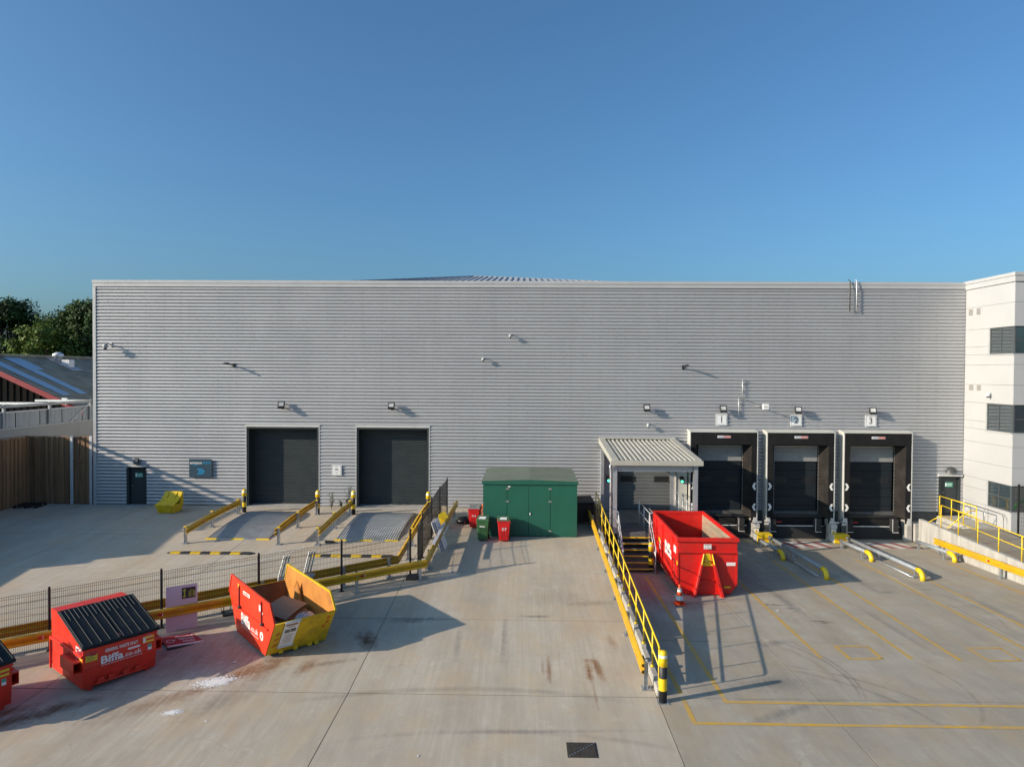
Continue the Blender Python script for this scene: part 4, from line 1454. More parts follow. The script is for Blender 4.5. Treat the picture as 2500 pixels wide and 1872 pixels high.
for a, b_ in ((24.36, 26.76), (26.84, 29.26)):
    q = MB()
    k = int((b_ - a) / 0.1)
    for i in range(k + 1):
        x = lerp(a, b_, i / k)
        q.bar((x, -4.03, -0.4), (x, -4.03, 2.05), 0.006, 0.006)
    for h in [-0.35 + 0.2 * j for j in range(13)]:
        q.bar((a, -4.04, h), (b_, -4.04, h), 0.007, 0.007)
    q.build('wire_panel', m_fence, mf2, world=True, fix=False)
gh = thing('bike_hoop', 'bright green tubular hoops behind the mesh fence beside the tower', 'bike rack', (25.6, -5.2, -0.5))
m_gr = mat('bright_green_paint', (0.05, 0.42, 0.06), rough=0.45)
for dx in (0.0, 0.75):
    MB().tube([(dx - 0.5, 0, 0.0), (dx - 0.42, 0, 0.6), (dx - 0.2, 0, 1.15), (dx + 0.15, 0, 1.45), (dx + 0.6, 0, 1.5)], 0.05, 8).build('hoop', m_gr, gh)
MB().tube([(-0.45, 0.0, 0.55), (0.4, 0.0, 0.55)], 0.03, 6).build('cross_tube', m_gr, gh)

# ================================================================== RAMP PLATES AND HUMPS
m_ramp = mat('ribbed_steel', (0.36, 0.37, 0.37), rough=0.6, metal=0.1, var=0.2, scale=1.2, dirt=(0.14, 0.14, 0.13), dirt_scale=0.8, dirt_amt=0.5)
for (x0, x1, lab) in ((-14.55, -11.72, 'ribbed galvanised ramp plate in front of the first roller door'), (-8.62, -5.80, 'ribbed galvanised ramp plate in front of the second roller door')):
    t = thing('ramp_plate', lab, 'ramp', ((x0 + x1) / 2, -4.4, -0.12), 0, 'steel ramp plates at the roller doors')
    ysr = [-7.05, -6.2, -5.2, -4.2, -3.4, -2.8, -2.2, -1.7]
    hs = [0.015, 0.07, 0.12, 0.16, 0.18, 0.17, 0.12, 0.02]
    q = MB()
    n_ = int((x1 - x0) / 0.055)
    vs, fs = [], []
    for y, h in zip(ysr, hs):
        for i in range(n_ + 1):
            vs.append((lerp(x0, x1, i / n_), y, g_left(y) + h + (0.026 if (i % 2) else 0.0)))
    for j in range(len(ysr) - 1):
        for i in range(n_):
            fs.append((j * (n_ + 1) + i, j * (n_ + 1) + i + 1, (j + 1) * (n_ + 1) + i + 1, (j + 1) * (n_ + 1) + i))
    q.add(vs, fs)
    q.build('ribbed_plate', m_ramp, t, world=True, fix=False)
    q = MB()
    for xx in (x0, x1 - 0.03):
        for y0, y1, h0, h1 in zip(ysr[:-1], ysr[1:], hs[:-1], hs[1:]):
            q.hexa([(xx, y0, g_left(y0)), (xx + 0.03, y0, g_left(y0)), (xx + 0.03, y1, g_left(y1)), (xx, y1, g_left(y1))],
                   [(xx, y0, g_left(y0) + h0 + 0.02), (xx + 0.03, y0, g_left(y0) + h0 + 0.02), (xx + 0.03, y1, g_left(y1) + h1 + 0.02), (xx, y1, g_left(y1) + h1 + 0.02)])
    q.build('side_cheek', galv, t, world=True)
    for k in range(5):
        if k in (1, 3) and x0 < -10:
            m_ = galv
        else:
            m_ = ylw if k % 2 == 0 else galv
        a, b_ = lerp(x0 - 0.05, x1 + 0.05, k / 5), lerp(x0 - 0.05, x1 + 0.05, (k + 1) / 5)
        q = MB()
        q.hexa([(a, -7.2, g_left(-7.2) + 0.002), (b_, -7.2, g_left(-7.2) + 0.002), (b_, -7.052, g_left(-7.05) + 0.002), (a, -7.052, g_left(-7.05) + 0.002)],
               [(a, -7.2, g_left(-7.2) + 0.008), (b_, -7.2, g_left(-7.2) + 0.008), (b_, -7.052, g_left(-7.05) + 0.035), (a, -7.052, g_left(-7.05) + 0.035)])
        q.build('edge_strip', m_, t, world=True)

m_hy = mat('hump_yellow', (0.62, 0.40, 0.012), rough=0.6, var=0.15, scale=6, dirt=(0.25, 0.17, 0.05), dirt_scale=5)
for (x0, x1, yy, lab) in ((-15.35, -11.5, -9.08, 'black and yellow speed hump in front of the first ramp'), (-9.25, -5.4, -9.27, 'black and yellow speed hump partly behind the mesh fence, in front of the second ramp')):
    zb = g_left(yy)
    t = thing('speed_hump', lab, 'speed hump', (x0, yy, zb), 0, 'speed humps before the ramps')
    L = (x1 - x0 - 0.4) / 8
    prof = lambda x, h: [(x, -0.19, 0.0), (x, -0.12, h * 0.65), (x, -0.05, h), (x, 0.05, h), (x, 0.12, h * 0.65), (x, 0.19, 0.0)]
    for k in range(8):
        a = 0.2 + k * L
        m_ = m_hy if k % 2 == 0 else blkrub
        q = MB()
        q.prism(prof(a + 0.004, 0.055), (L - 0.008, 0, 0))
        sg_ = q.build('hump_segment', m_, t)
        q = MB()
        for j in range(5):
            xx = a + 0.05 + j * (L - 0.1) / 5
            q.hexa([(xx, -0.10, 0.042), (xx + 0.04, -0.10, 0.042), (xx + 0.07, 0.10, 0.042), (xx + 0.03, 0.10, 0.042)],
                   [(xx, -0.06, 0.064), (xx + 0.04, -0.06, 0.064), (xx + 0.07, 0.06, 0.064), (xx + 0.03, 0.06, 0.064)])
        q.build('grip_rib', m_, sg_, fix=False)
    for a, b_ in ((0.2, 0.0), (0.2 + 8 * L, 0.4 + 8 * L)):
        q = MB()
        q.add(prof(a, 0.055) + [(b_, -0.06, 0.0), (b_, 0.06, 0.0)], [(0, 1, 2, 6), (2, 3, 7, 6), (3, 4, 5, 7)])
        q.build('end_cap', blkrub, t)

# ================================================================== BOLLARDS
def bollard(x, y, z, label, h=1.25, r=0.1, sleeve=True, group='black and yellow bollards'):
    t = thing('bollard', label, 'bollard', (x, y, z), 0, group)
    MB().lathe((0, 0, 0), [(r, 0), (r, h * 0.86)], 18).build('post', blk, t)
    if sleeve:
        MB().lathe((0, 0, 0), [(r + 0.004, 0.30), (r + 0.004, 0.55)], 18, cap=False).build('yellow_band', ylw, t)
        MB().lathe((0, 0, 0), [(r + 0.03, h * 0.70), (r + 0.022, h * 0.86), (r + 0.012, h * 0.93), (r * 0.8, h * 0.985), (r * 0.35, h)], 18).build('cap', ylw, t)
        MB().lathe((0, 0, 0), [(r + 0.027, h * 0.855), (r + 0.018, h * 0.915)], 18, cap=False).build('reflective_band', wht, t)
    else:
        MB().lathe((0, 0, 0), [(r + 0.003, h * 0.24), (r + 0.003, h * 0.475)], 20, cap=False).build('yellow_band', ylw, t)
        MB().lathe((0, 0, 0), [(r + 0.003, h * 0.70), (r + 0.003, h * 0.90), (r, h * 0.955), (r * 0.8, h * 0.99), (r * 0.3, h)], 20).build('cap', ylw, t)
        MB().lathe((0, 0, 0), [(r + 0.006, h * 0.875), (r + 0.006, h * 0.925)], 20, cap=False).build('reflective_band', wht, t)
        mbox('base_plate', galv, t, -0.15, 0.15, -0.15, 0.15, 0.0, 0.015)
    return t
bollard(-15.03, -1.75, -0.12, 'bollard at the left edge of the first roller door, beyond the grit bin')
bollard(-11.0, -1.95, -0.12, 'bollard at the right edge of the first roller door, left of the small plants')
bollard(-9.08, -2.0, -0.12, 'bollard at the left edge of the second roller door, beside a plant')
bollard(-5.08, -2.08, -0.12, 'bollard at the right edge of the second roller door, near the fence end')
bollard(3.60, -20.45, g_left(-20.45), 'large bollard at the near end of the yellow railing in the foreground', h=1.34, r=0.105, sleeve=False)
bollard(5.66, -7.55, g_dock(-7.55), 'bollard at the foot of the steps beside the big open red container', h=1.30, r=0.105, sleeve=False)

# ================================================================== STEPPED KERB WALL AND RAILING
kw = thing('kerb_wall', 'stepped concrete kerb wall carrying the yellow railing down the middle of the yard', 'wall', (3.6, -12, -1))
ks = [-20.15, -19.62, -17.7, -16.25, -14.8, -13.4, -12.0, -10.6, -9.2, -7.8, -6.4]
for a, b_ in zip(ks[:-1], ks[1:]):
    ztop = g_left((a + b_) / 2) + 0.20
    q = MB()
    q.box(KL + 0.004, KX - 0.004, a + 0.012, b_ - 0.012, g_left(a) - 1.3, ztop)
    q.build('kerb_block', conc, kw, world=True, bevel=0.02)
for a, b_ in ((-6.4, -3.4), (-3.4, -0.1)):
    q = MB()
    q.box(KL + 0.004, KX - 0.004, a + 0.012, b_ - 0.012, -1.7, 0.14)
    q.build('kerb_block', conc, kw, world=True, bevel=0.02)
yr = thing('yellow_railing', 'yellow tubular railing standing on the stepped kerb between the two yards', 'railing', (3.6, -12, -0.5), 0)
zt_ = lambda y: 0.24 + (y + 19.87) * (1.22 / 16.17)
yl_ = ylw
MB().tube([(3.6, -19.95, zt_(-19.95) - 0.05), (3.6, -19.85, zt_(-19.85)), (3.6, -3.6, zt_(-3.6))], 0.026, 8).build('top_rail', yl_, yr, world=True)
MB().tube([(3.6, -19.93, zt_(-19.9) - 0.52), (3.6, -3.6, zt_(-3.6) - 0.52)], 0.024, 8).build('middle_rail', yl_, yr, world=True)
for y in (-19.93, -19.0, -17.6, -16.2, -14.8, -13.4, -12.0, -10.6, -9.2, -7.8, -6.4, -5.0, -3.65):
    zb = g_left(y) + 0.26 if y > -19.9 else g_left(y) - 0.0
    seg = [b_ for b_ in zip(ks[:-1], ks[1:]) if b_[0] <= y < b_[1]]
    if seg and y > -19.9:
        zb = g_left((seg[0][0] + seg[0][1]) / 2) + 0.198
    elif y > -6.5:
        zb = 0.138
    po = MB().tube([(3.6, y, zb), (3.6, y, zt_(y) - 0.01)], 0.024, 8).build('post', yl_, yr, world=True)
    MB().lathe((3.6, y, zb), [(0.055, 0.0), (0.055, 0.05), (0.03, 0.09)], 10).build('foot_flange', yl_, po, world=True)

# ================================================================== RIGHT-HAND RAMP
rw = thing('ramp_wall', 'board-marked concrete retaining wall of the footpath ramp at the right', 'wall', (21.1, -6, -1.5))
for a, b_ in ((-1.35, -5.4), (-5.4, -9.4), (-9.4, -13.4), (-13.4, -17.4)):
    zf = lambda y: -0.22 + (y + 1.4) * 0.03
    q = MB()
    y0, y1 = b_ + 0.006, a - 0.006
    q.hexa([(21.0, y0, -1.8), (21.22, y0, -1.8), (21.22, y1, -1.8), (21.0, y1, -1.8)], [(21.0, y0, zf(y0)), (21.22, y0, zf(y0)), (21.22, y1, zf(y1)), (21.0, y1, zf(y1))])
    q.build('wall_panel', mat('board_marked_concrete', (0.40, 0.39, 0.365), rough=0.85, var=0.18, scale=1.0, stretch=(4, 5, 0.5), bump=0.3, bscale=10, dirt=(0.24, 0.23, 0.21), dirt_scale=0.7, dirt_amt=0.6), rw, world=True, bevel=0.012)
fpth = MB()
zf2 = lambda y: -0.30 + min(0, (y + 3.5)) * 0.045
for a, b_ in ((-3.2, -4.75), (-4.75, -6.3), (-6.3, -7.9), (-7.9, -9.5), (-9.5, -12.0), (-12.0, -15.0)):
    q = MB()
    y0, y1 = b_ + 0.006, a - 0.006
    q.hexa([(21.235, y0, -1.7), (24.05, y0, -1.7), (24.05, y1, -1.7), (21.235, y1, -1.7)], [(21.235, y0, zf2(y0)), (24.05, y0, zf2(y0)), (24.05, y1, zf2(y1)), (21.235, y1, zf2(y1))])
    o = q.build('footpath', concrete_mat('path_concrete', (0.33, 0.295, 0.235), (), (), 'X', 0.05, 0.3) if 'path_concrete' not in MATS else MATS['path_concrete'], None, fix=False)
    structure(o)
q = MB()
q.hexa([(24.06, -15, -1.7), (45, -15, -1.7), (45, -3.85, -1.7), (24.06, -3.85, -1.7)], [(24.06, -15, -0.82), (45, -15, -0.82), (45, -3.85, -0.5), (24.06, -3.85, -0.5)])
structure(q.build('forecourt', MATS['path_concrete'], None, fix=False))
ld = thing('door_landing', 'raised concrete landing in front of the right-hand grey door', 'landing', (23.3, -1.6, -1.0))
mbox('landing_slab', conc, ld, 22.72, 24.08, -3.18, -0.06, -1.7, -0.30, world=True, bevel=0.01)
for k in range(5):
    mbox('step', conc, ld, 22.42 - 0.29 * k, 22.712 - 0.29 * k, -3.1, -0.5, -1.7, -0.52 - 0.21 * k, world=True, bevel=0.008)
r1 = thing('yellow_railing', 'yellow tubular railing on top of the concrete ramp wall', 'railing', (21.1, -6, -0.3))
zr1 = lambda y: 0.86 + (y + 3.13) * 0.038
MB().tube([(21.1, -17.2, zr1(-17.2)), (21.1, -3.13, zr1(-3.13))], 0.028, 8).build('top_rail', ylw, r1, world=True)
MB().tube([(21.1, -17.2, zr1(-17.2) - 0.52), (21.1, -3.13, zr1(-3.13) - 0.52)], 0.024, 8).build('middle_rail', ylw, r1, world=True)
MB().tube([(21.1, -3.13, zr1(-3.13) - 0.55), (21.1, -2.5, 0.0), (21.1, -1.9, -0.35), (21.1, -1.75, -0.28)], 0.024, 8).build('handrail', ylw, r1, world=True)
for y in (-3.13, -4.53, -5.95, -7.35, -8.77, -10.2, -11.6, -13.0, -14.4, -15.8, -17.2):
    MB().tube([(21.1, y, -0.22 + (y + 1.4) * 0.03), (21.1, y, zr1(y))], 0.026, 8).build('post', ylw, r1, world=True)
r2 = thing('yellow_railing', 'shorter yellow railing round the landing outside the right-hand grey door', 'railing', (22.75, -2, -0.3))
MB().tube([(22.75, -0.25, 0.82), (22.75, -3.3, 0.82)], 0.028, 8).build('top_rail', ylw, r2, world=True)
MB().tube([(22.75, -0.25, 0.32), (22.75, -3.3, 0.32)], 0.024, 8).build('middle_rail', ylw, r2, world=True)
for y in (-0.25, -1.3, -2.3, -3.3):
    MB().tube([(22.75, y, -0.30), (22.75, y, 0.82)], 0.026, 8).build('post', ylw, r2, world=True)
MB().tube([(22.75, -3.25, 0.62), (22.45, -3.25, 0.60), (22.1, -3.25, 0.36), (21.35, -3.25, -0.28)], 0.026, 8).build('handrail', ylw, r2, world=True)
r3 = thing('grey_handrail', 'thin grey handrail along the foot of the white tower', 'handrail', (23.9, -2, -0.3))
MB().tube([(23.9, -0.6, 0.55), (23.9, -3.4, 0.52), (23.9, -3.6, 0.35), (23.9, -3.6, -0.35)], 0.02, 6).build('top_rail', galv, r3, world=True)
for y in (-0.8, -2.2):
    MB().tube([(23.9, y, -0.3), (23.9, y, 0.54)], 0.016, 6).build('post', galv, r3, world=True)

# ================================================================== DOCK WHEEL GUIDES
def guide(label, x, y0, y1, yo=0.0):
    t = thing('wheel_guide', label, 'wheel guide', (x, y0, g_dock(y0)), 0, 'steel wheel guides at the docks')
    z0, z1 = g_dock(y0), g_dock(y1)
    r = 0.092
    MB().tube([(x, y0, z0 + 0.36), (x - yo * 0.5, y1 + 0.35, z1 + 0.36)], r, 12).build('guide_tube', mat('guide_blue_grey', (0.27, 0.30, 0.33), rough=0.55, metal=0.15, var=0.2, scale=2, dirt=(0.2, 0.2, 0.2)), t, world=True)
    e = [(x - yo * 0.5, y1 + 0.36, z1 + 0.365), (x - yo * 0.6, y1 + 0.16, z1 + 0.355), (x - yo * 0.7, y1 + 0.02, z1 + 0.28), (x - yo * 0.75, y1 - 0.05, z1 + 0.15), (x - yo * 0.75, y1 - 0.06, z1 + 0.0)]
    MB().tube(e, 0.108, 12).build('yellow_elbow', ylw, t, world=True)
    n_ = max(1, int((y0 - y1) / 3))
    for k in range(n_ + 1):
        y = lerp(y0 - 0.1, y1 + 0.5, k / n_)
        q = MB()
        q.box(x - 0.05, x + 0.05, y - 0.05, y + 0.05, g_dock(y) + 0.01, g_dock(y) + 0.30)
        q.box(x - 0.16, x + 0.16, y - 0.12, y + 0.12, g_dock(y), g_dock(y) + 0.012)
        q.build('foot', galv, t, world=True)
    return t
for i, x in enumerate((8.35, 12.98, 17.06)):
    lab = ['long steel wheel guide hidden beside the big red container', 'long steel wheel guide left of dock 2, lying in the shadow of the red container', 'long steel wheel guide left of dock 3, in full sun'][i]
    if i == 0:
        continue
    t = guide(lab, x, -1.75, -8.55)
    MB().tube([(x - 0.36, -1.75, g_dock(-1.75) + 0.07), (x - 0.36, -7.9, g_dock(-7.9) + 0.07), (x - 0.2, -8.3, g_dock(-8.3) + 0.07)], 0.03, 6).build('floor_tube', galv, t, world=True)
    MB().tube([(x - 0.22, -1.75, g_dock(-1.75) + 0.06), (x - 0.22, -8.0, g_dock(-8.0) + 0.06)], 0.03, 6).build('floor_tube', galv, t, world=True)
    gb = thing('guide_end_box', ['', 'yellow steel end box partly hidden by the big red container', 'yellow steel end box in full sun below dock 3'][i], 'end box', (x - 0.15, -1.3, g_dock(-1.3)), 0, 'yellow end boxes of the wheel guides')
    MB().box(-0.42, 0.38, -0.25, 0.30, 0.03, 0.48).build('casing', ylw, gb, bevel=0.02)
    MB().box(-0.46, -0.425, -0.22, 0.26, 0.05, 0.46).build('end_plate', galv_l, gb)
    lettering('stertil', m_redp, gb, (-0.02, -0.254, 0.20), (1, 0, 0), (0, 0, 1), height=0.10, width=0.55, bold=0.01, world=False)
for x, lab in ((12.2, 'short steel wheel guide right of dock 1, just clear of the container'), (16.38, 'short steel wheel guide right of dock 2, in the sun'), (20.3, 'short steel wheel guide right of dock 3, beside the concrete ramp wall')):
    guide(lab, x, -2.5, -5.25, yo=-0.22)
for x, lab in ((12.9, 'control post with warning plate just right of the big red container'), (17.05, 'control post with warning plate nearer the white tower')):
    z = g_dock(-0.9)
    t = thing('control_post', lab, 'control post', (x, -0.85, z), 0, 'control posts between the docks')
    MB().box(-0.35, -0.20, -0.05, 0.10, 0.0, 1.05).build('post', galv, t)
    MB().box(-0.55, -0.06, -0.08, -0.051, 0.98, 1.05).build('arm', galv_l, t)
    MB().box(-0.50, -0.18, -0.17, -0.081, 0.70, 0.92).build('control_box', lgrey, t, bevel=0.01)
    bx_ = MB().box(-0.48, -0.22, -0.12, -0.09, 0.34, 0.66).build('warning_plate', wht, t)
    q = MB()
    q.prism([(-0.44, -0.122, 0.36), (-0.26, -0.122, 0.36), (-0.26, -0.122, 0.48), (-0.44, -0.122, 0.48)], (0, -0.003, 0))
    q.prism([(-0.43, -0.122, 0.50), (-0.27, -0.122, 0.50), (-0.35, -0.122, 0.63)], (0, -0.003, 0))
    q.build('warning_print', ylw, bx_)
    q = MB()
    q.prism([(-0.385, -0.1255, 0.53), (-0.315, -0.1255, 0.53), (-0.35, -0.1255, 0.595)], (0, -0.002, 0))
    q.build('warning_mark', blk, bx_)
    MB().box(0.10, 0.36, -0.02, 0.12, 0.0, 1.0).build('grey_pillar', dgrey, t, bevel=0.01)
    np_ = MB().box(0.12, 0.34, -0.05, -0.021, 0.86, 0.98).build('plate', lgrey, t)
    lettering('LEFT' if x < 14 else 'RIGHT', blk, np_, (0.23, -0.053, 0.89), (1, 0, 0), (0, 0, 1), height=0.06, width=0.17, bold=0.02, world=False) if False else None
    MB().tube([(-0.2, 0.0, 0.45), (-0.05, -0.05, 0.2), (0.0, -0.1, 0.02), (0.1, -0.3, 0.02)], 0.02, 6).build('cable', blk, t)

# ================================================================== ENTRANCE CANOPY AND STEPS
m_can = mat('canopy_cream_sheet', (0.43, 0.42, 0.375), rough=0.5, metal=0.1, var=0.07, scale=0.8, dirt=(0.30, 0.29, 0.25), dirt_scale=0.9, dirt_amt=0.5)
m_post = mat('canopy_steel', (0.42, 0.44, 0.47), rough=0.4, metal=0.5, var=0.1, scale=2)
cn = thing('entrance_canopy', 'lean-to canopy with a ribbed cream metal roof on steel posts over the raised entrance', 'canopy', (6.2, -5.6, -0.13))
zr_ = lambda y: 3.74 + y * (3.74 - 3.30) / 5.8
x0, x1 = 4.12, 8.30
# trapezoid ribs running down the slope
prof = []
n_ = 15
p_ = (x1 - x0 - 0.7) / n_
xx = x0 + 0.42
prof.append((x0 + 0.1, 0))
for k in range(n_):
    a = xx + k * p_
    prof += [(a, 0.0), (a + p_ * 0.14, 0.075), (a + p_ * 0.50, 0.075), (a + p_ * 0.64, 0.0)]
prof.append((x1 - 0.1, 0))
q = MB()
vs = []
for (x, h) in prof:
    vs += [(x, -5.74, zr_(-5.74) + h), (x, -0.08, zr_(-0.08) + h), (x, -5.74, zr_(-5.74) - 0.03), (x, -0.08, zr_(-0.08) - 0.03)]
fs = []
for i in range(len(prof) - 1):
    a, b_ = 4 * i, 4 * (i + 1)
    fs += [(a, b_, b_ + 1, a + 1), (a + 2, a + 3, b_ + 3, b_ + 2), (a, a + 2, b_ + 2, b_)]
q.add(vs, fs)
q.build('roof_sheet', m_can, cn, world=True, fix=False)
for xa in (x0 - 0.02, x1 - 0.30):
    q = MB()
    q.hexa([(xa, -5.80, zr_(-5.8) - 0.17), (xa + 0.32, -5.80, zr_(-5.8) - 0.17), (xa + 0.32, -0.06, zr_(-.06) - 0.17), (xa, -0.06, zr_(-.06) - 0.17)],
           [(xa, -5.80, zr_(-5.8) + 0.11), (xa + 0.32, -5.80, zr_(-5.8) + 0.11), (xa + 0.32, -0.06, zr_(-.06) + 0.11), (xa, -0.06, zr_(-.06) + 0.11)])
    q.build('verge_flashing', m_can, cn, world=True)
mbox('gutter_fascia', m_can, cn, x0 - 0.08, x1 + 0.08, -5.93, -5.805, zr_(-5.8) - 0.18, zr_(-5.8) + 0.05, world=True, bevel=0.008)
mbox('ridge_flashing', m_can, cn, x0, x1, -0.30, -0.055, zr_(-0.2) + 0.10, zr_(-0.2) + 0.17, world=True)
def ibeam(nm, p, q_, h, w, parent, m):
    p, q_ = Vector(p), Vector(q_)
    mbq = MB()
    d = (q_ - p).normalized()
    up = Vector((0, 0, 1)) if abs(d.z) < 0.9 else Vector((0, 1, 0))
    a = d.cross(up).normalized()
    u = a.cross(d).normalized()
    mbq.bar(p + u * (h / 2 - 0.008), q_ + u * (h / 2 - 0.008), w, 0.016, up)
    mbq.bar(p - u * (h / 2 - 0.008), q_ - u * (h / 2 - 0.008), w, 0.016, up)
    mbq.bar(p, q_, 0.012, h - 0.034, up)
    return mbq.build(nm, m, parent, world=True)
ibeam('front_beam', (4.40, -5.62, 2.95), (7.96, -5.62, 2.95), 0.26, 0.16, cn, m_post)
for x in (4.28, 8.08):
    zb = -0.12 if x < 5 else g_dock(-5.6)
    ibeam('post', (x, -5.62, zb), (x, -5.62, zr_(-5.62) - 0.04), 0.19, 0.19, cn, m_post)
    mbox('base_plate', galv, cn, x - 0.15, x + 0.15, -5.78, -5.46, zb, zb + 0.02, world=True)
    ibeam('post', (x, -0.45, -0.12), (x, -0.45, zr_(-0.45) - 0.04), 0.16, 0.16, cn, m_post)
    ibeam('side_beam', (x, -5.5, zr_(-5.5) - 0.16), (x, -0.55, zr_(-0.55) - 0.16), 0.2, 0.12, cn, m_post)
MB().tube([(4.02, -5.86, 3.12), (4.06, -5.75, 2.9), (4.08, -5.68, 2.7), (4.08, -5.68, -0.1)], 0.045, 8).build('downpipe', galv_l, cn, world=True)
# wall panels beside the goods door
mbox('side_panel', m_side, cn, 8.36, 8.92, -0.42, -0.06, -0.12, 3.2, world=True)
mbox('side_panel', m_post, cn, 4.20, 4.98, -0.32, -0.06, -0.12, 3.2, world=True)

m_grn = mat('green_lamp', (0.05, 0.95, 0.42), rough=0.3, var=0.0, emit=6.0)
for (x, y, lab) in ((4.62, -0.40, 'green traffic light left of the goods door under the canopy'), (8.62, -0.50, 'green traffic light right of the goods door under the canopy')):
    t = thing('traffic_light', lab, 'traffic light', (x, y, 1.60), 0, 'traffic lights under the canopy')
    MB().box(-0.10, 0.10, -0.06, 0.07, -0.14, 0.22).build('housing', blk, t, bevel=0.02)
    MB().lathe((0, 0, 0), [(0.001, 0), (0.055, 0)], 12, cap=False)
    q = MB()
    q.prism([(0.058 * math.cos(k * math.pi / 6), -0.062, -0.06 + 0.058 * math.sin(k * math.pi / 6)) for k in range(12)], (0, -0.012, 0))
    q.build('green_lens', m_grn, t)
    q = MB()
    q.prism([(0.058 * math.cos(k * math.pi / 6), -0.062, 0.12 + 0.058 * math.sin(k * math.pi / 6)) for k in range(12)], (0, -0.012, 0))
    q.build('red_lens', mat('dark_red_lens', (0.06, 0.008, 0.008), rough=0.2), t)

m_grate = mat('steel_grating', (0.20, 0.21, 0.22), rough=0.55, metal=0.5, var=0.2, scale=3)
stp = thing('access_steps', 'galvanised steel steps and grating platform rising to the entrance under the canopy', 'steps', (5.1, -7.0, -1.4))
mbox('entrance_slab', mat('worn_grey_floor', (0.13, 0.13, 0.13), rough=0.8, var=0.25, scale=2), stp, 3.72, 8.9, -3.4, -0.06, -1.7, -0.125, world=True)
def grating(nm, xa, xb, ya, yb, z):
    q = MB()
    y = ya
    while y < yb:
        q.box(xa, xb, y, y + 0.012, z - 0.035, z)
        y += 0.045
    x = xa
    while x < xb:
        q.box(x, x + 0.014, ya, yb, z - 0.03, z - 0.004)
        x += 0.09
    q.box(xa - 0.02, xa, ya, yb, z - 0.18, z + 0.01)
    q.box(xb, xb + 0.02, ya, yb, z - 0.18, z + 0.01)
    return q.build(nm, m_grate, stp, world=True, fix=False)
grating('platform_grating', 4.42, 5.85, -6.36, -3.42, -0.13)
grating('platform_grating', 5.89, 8.2, -5.2, -3.42, -0.13)
mbox('platform_plate', mat('steel_plate_dark', (0.10, 0.105, 0.11), rough=0.6, metal=0.3, var=0.2), stp, 4.42, 5.85, -6.36, -3.42, -0.24, -0.2, world=True)
mbox('nosing', ylw, stp, 4.42, 5.85, -6.43, -6.365, -0.165, -0.125, world=True)
for k in range(1, 6):
    y1_ = -6.44 - 0.28 * (k - 1)
    z = -0.13 - 0.212 * k
    tr = mbox('tread', m_grate, stp, 4.42, 5.72, y1_ - 0.26, y1_ - 0.01, z - 0.04, z, world=True)
    mbox('nosing', ylw, tr, 4.42, 5.72, y1_ - 0.29, y1_ - 0.265, z - 0.032, z + 0.004, world=True)
for x in (4.36, 5.78):
    MB().bar((x, -6.38, -0.22), (x, -8.0, -1.42), 0.02, 0.24).build('stringer', galv, stp, world=True)
hr = thing('steel_handrail', 'galvanised tube handrails along both sides of the steel steps', 'handrail', (5.8, -6.4, -0.1))
def rail2(pts, nm='rail'):
    return MB().tube(pts, 0.021, 6).build(nm, galv_l, hr, world=True)
for x in (4.36, 5.80):
    for dz in (0.0, -0.48):
        rail2([(x, -3.5, 0.98 + dz), (x, -6.35, 0.98 + dz), (x, -7.95, -0.26 + dz)] + ([(x, -8.1, -0.36 + dz)] if dz == 0 else []))
    for y, zb, zt2 in ((-3.5, -0.13, 0.98), (-4.9, -0.13, 0.98), (-6.35, -0.13, 0.98), (-7.9, -1.35, -0.24)):
        rail2([(x, y, zb), (x, y, zt2)], 'post')
for dz in (0.98, 0.5):
    rail2([(5.80, -6.35, dz), (5.98, -6.35, dz), (5.98, -5.3, dz)])
for x in (8.25,):
    for dz in (1.0, 0.52):
        rail2([(x, -0.6, dz), (x, -5.2, dz)])
    for y in (-0.6, -1.5, -2.4, -3.3, -4.2, -5.2):
        rail2([(x, y, -0.12), (x, y, 1.0)], 'post')

# ================================================================== BIG OPEN RED CONTAINER
m_rin = mat('scuffed_container_inside', (0.30, 0.045, 0.035), rough=0.6, var=0.3, scale=1.5, dirt=(0.33, 0.27, 0.19), dirt_scale=0.7, dirt_amt=1.0)
m_scuff = mat('scraped_steel_inside', (0.30, 0.25, 0.18), rough=0.55, var=0.3, scale=1.2, stretch=(1, 0.4, 3), dirt=(0.42, 0.06, 0.04), dirt_scale=1.1, dirt_amt=0.7)
m_label = mat('white_label', (0.74, 0.72, 0.70), rough=0.5, var=0.04)
ro = thing('open_container', 'big open-topped bright red roll-on container standing in the first dock bay', 'container', (7.22, -8.3, g_dock(-8.3)))
zb_ = g_dock(-8.3)
YF, YB, zT = -11.05, -5.84, 0.99
XA, XB = 6.06, 8.40
t = 0.05
mbox('floor', m_rin, ro, XA + 0.3, XB - 0.3, YF + 0.06, YB - 0.06, -1.22, -1.16, world=True)
